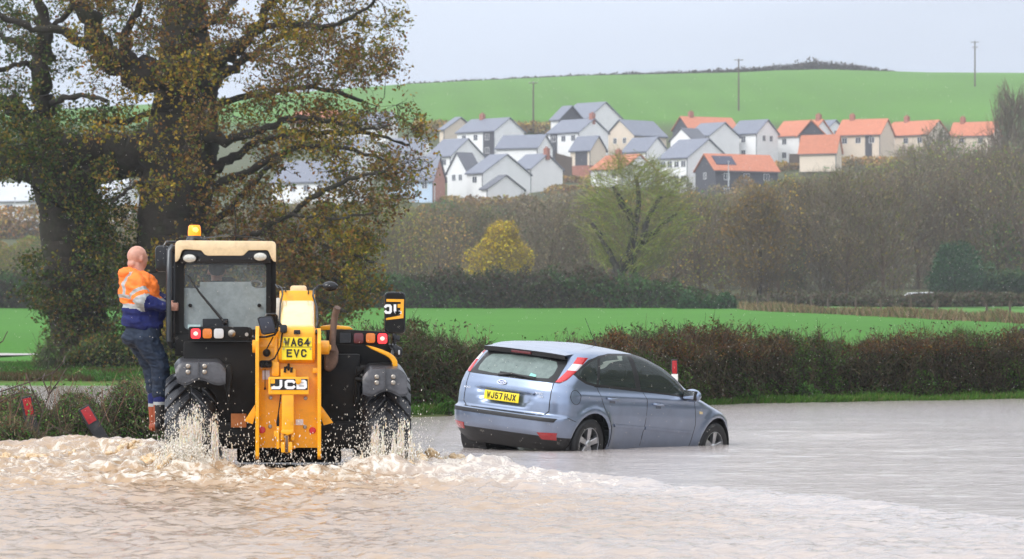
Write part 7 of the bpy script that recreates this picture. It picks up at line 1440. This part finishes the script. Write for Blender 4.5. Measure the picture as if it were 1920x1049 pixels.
splash('water_splash', 'breaking muddy wave crest left of the telehandler by the man\'s boots', [(250, 820, 12, -4), (236, 826, 10, -3), (268, 832, 10, 2), (190, 835, 8, -2)], [(255, 862, 80, 40, 0), (205, 866, 60, 26, .2), (140, 862, 70, 18, .3), (60, 866, 90, 18, .2), (20, 862, 60, 14, .2)], 38.6, 7)
splash('water_splash', 'tumbling muddy bow wave between the telehandler and the car', [(812, 838, 9, 2), (835, 846, 8, 1)], [(800, 868, 55, 30, 0), (850, 872, 70, 24, .3), (905, 878, 70, 15, .4), (960, 884, 60, 10, .2), (1010, 888, 50, 9, .1)], 36.6, 8)
def g1():
    s = rs.random(); cx = rs.choice([rs.gauss(350, 30), rs.gauss(350, 30), rs.gauss(728, 34)]) ; y = 885 - abs(rs.gauss(0, 48)); p = at(cx, y, TD + rs.uniform(-.35, .25)); return (p.x, p.y, p.z, rs.uniform(.0016, .0046) * (1.5 if y > 835 else 1))
drops('spray_drops', 'white drops of spray flying round the tyres', g1, 6500)
def g2():
    cx = rs.uniform(410, 690); y = 885 - abs(rs.gauss(0, 45)); p = at(cx, y, TD + rs.uniform(-.3, .3)); return (p.x, p.y, p.z, rs.uniform(.002, .006))
drops('spray_drops', 'fine spray drifting before the dark rear axle', g2, 900)
def g3():
    D = rs.uniform(14, 60); p = at(rs.uniform(-50, 1970), rs.uniform(0, 1000), D); return (p.x, p.y, max(p.z, .02), .0016 * (D / 30) ** .5)
drops('raindrops', 'fine rain falling through the air', g3, 4200)
def g4():
    cx = rs.uniform(868, 1080); y = 836 - abs(rs.gauss(0, 10)) + (cx - 868) * .02; p = at(cx, y, 45.6 - (cx - 868) * .003); return (p.x, p.y, p.z, rs.uniform(.003, .007))
drops('spray_drops', 'drops splashing below the rear bumper of the car', g4, 260)
# ------------------------------------------------------------------ damp air
hm = bpy.data.materials.new('haze_mat'); hm.use_nodes = True; t = hm.node_tree; t.nodes.clear()
o_ = N(t, 'ShaderNodeOutputMaterial'); pv = N(t, 'ShaderNodeVolumePrincipled'); pv.inputs['Color'].default_value = (.93, .95, 1, 1); pv.inputs['Density'].default_value = .00025
t.links.new(pv.outputs[0], o_.inputs['Volume'])
mb = MB(); mb.box((-420, -60, -25), (420, 1300, 130)); hz = mb.build('haze', hm); tag(hz, kind='stuff')
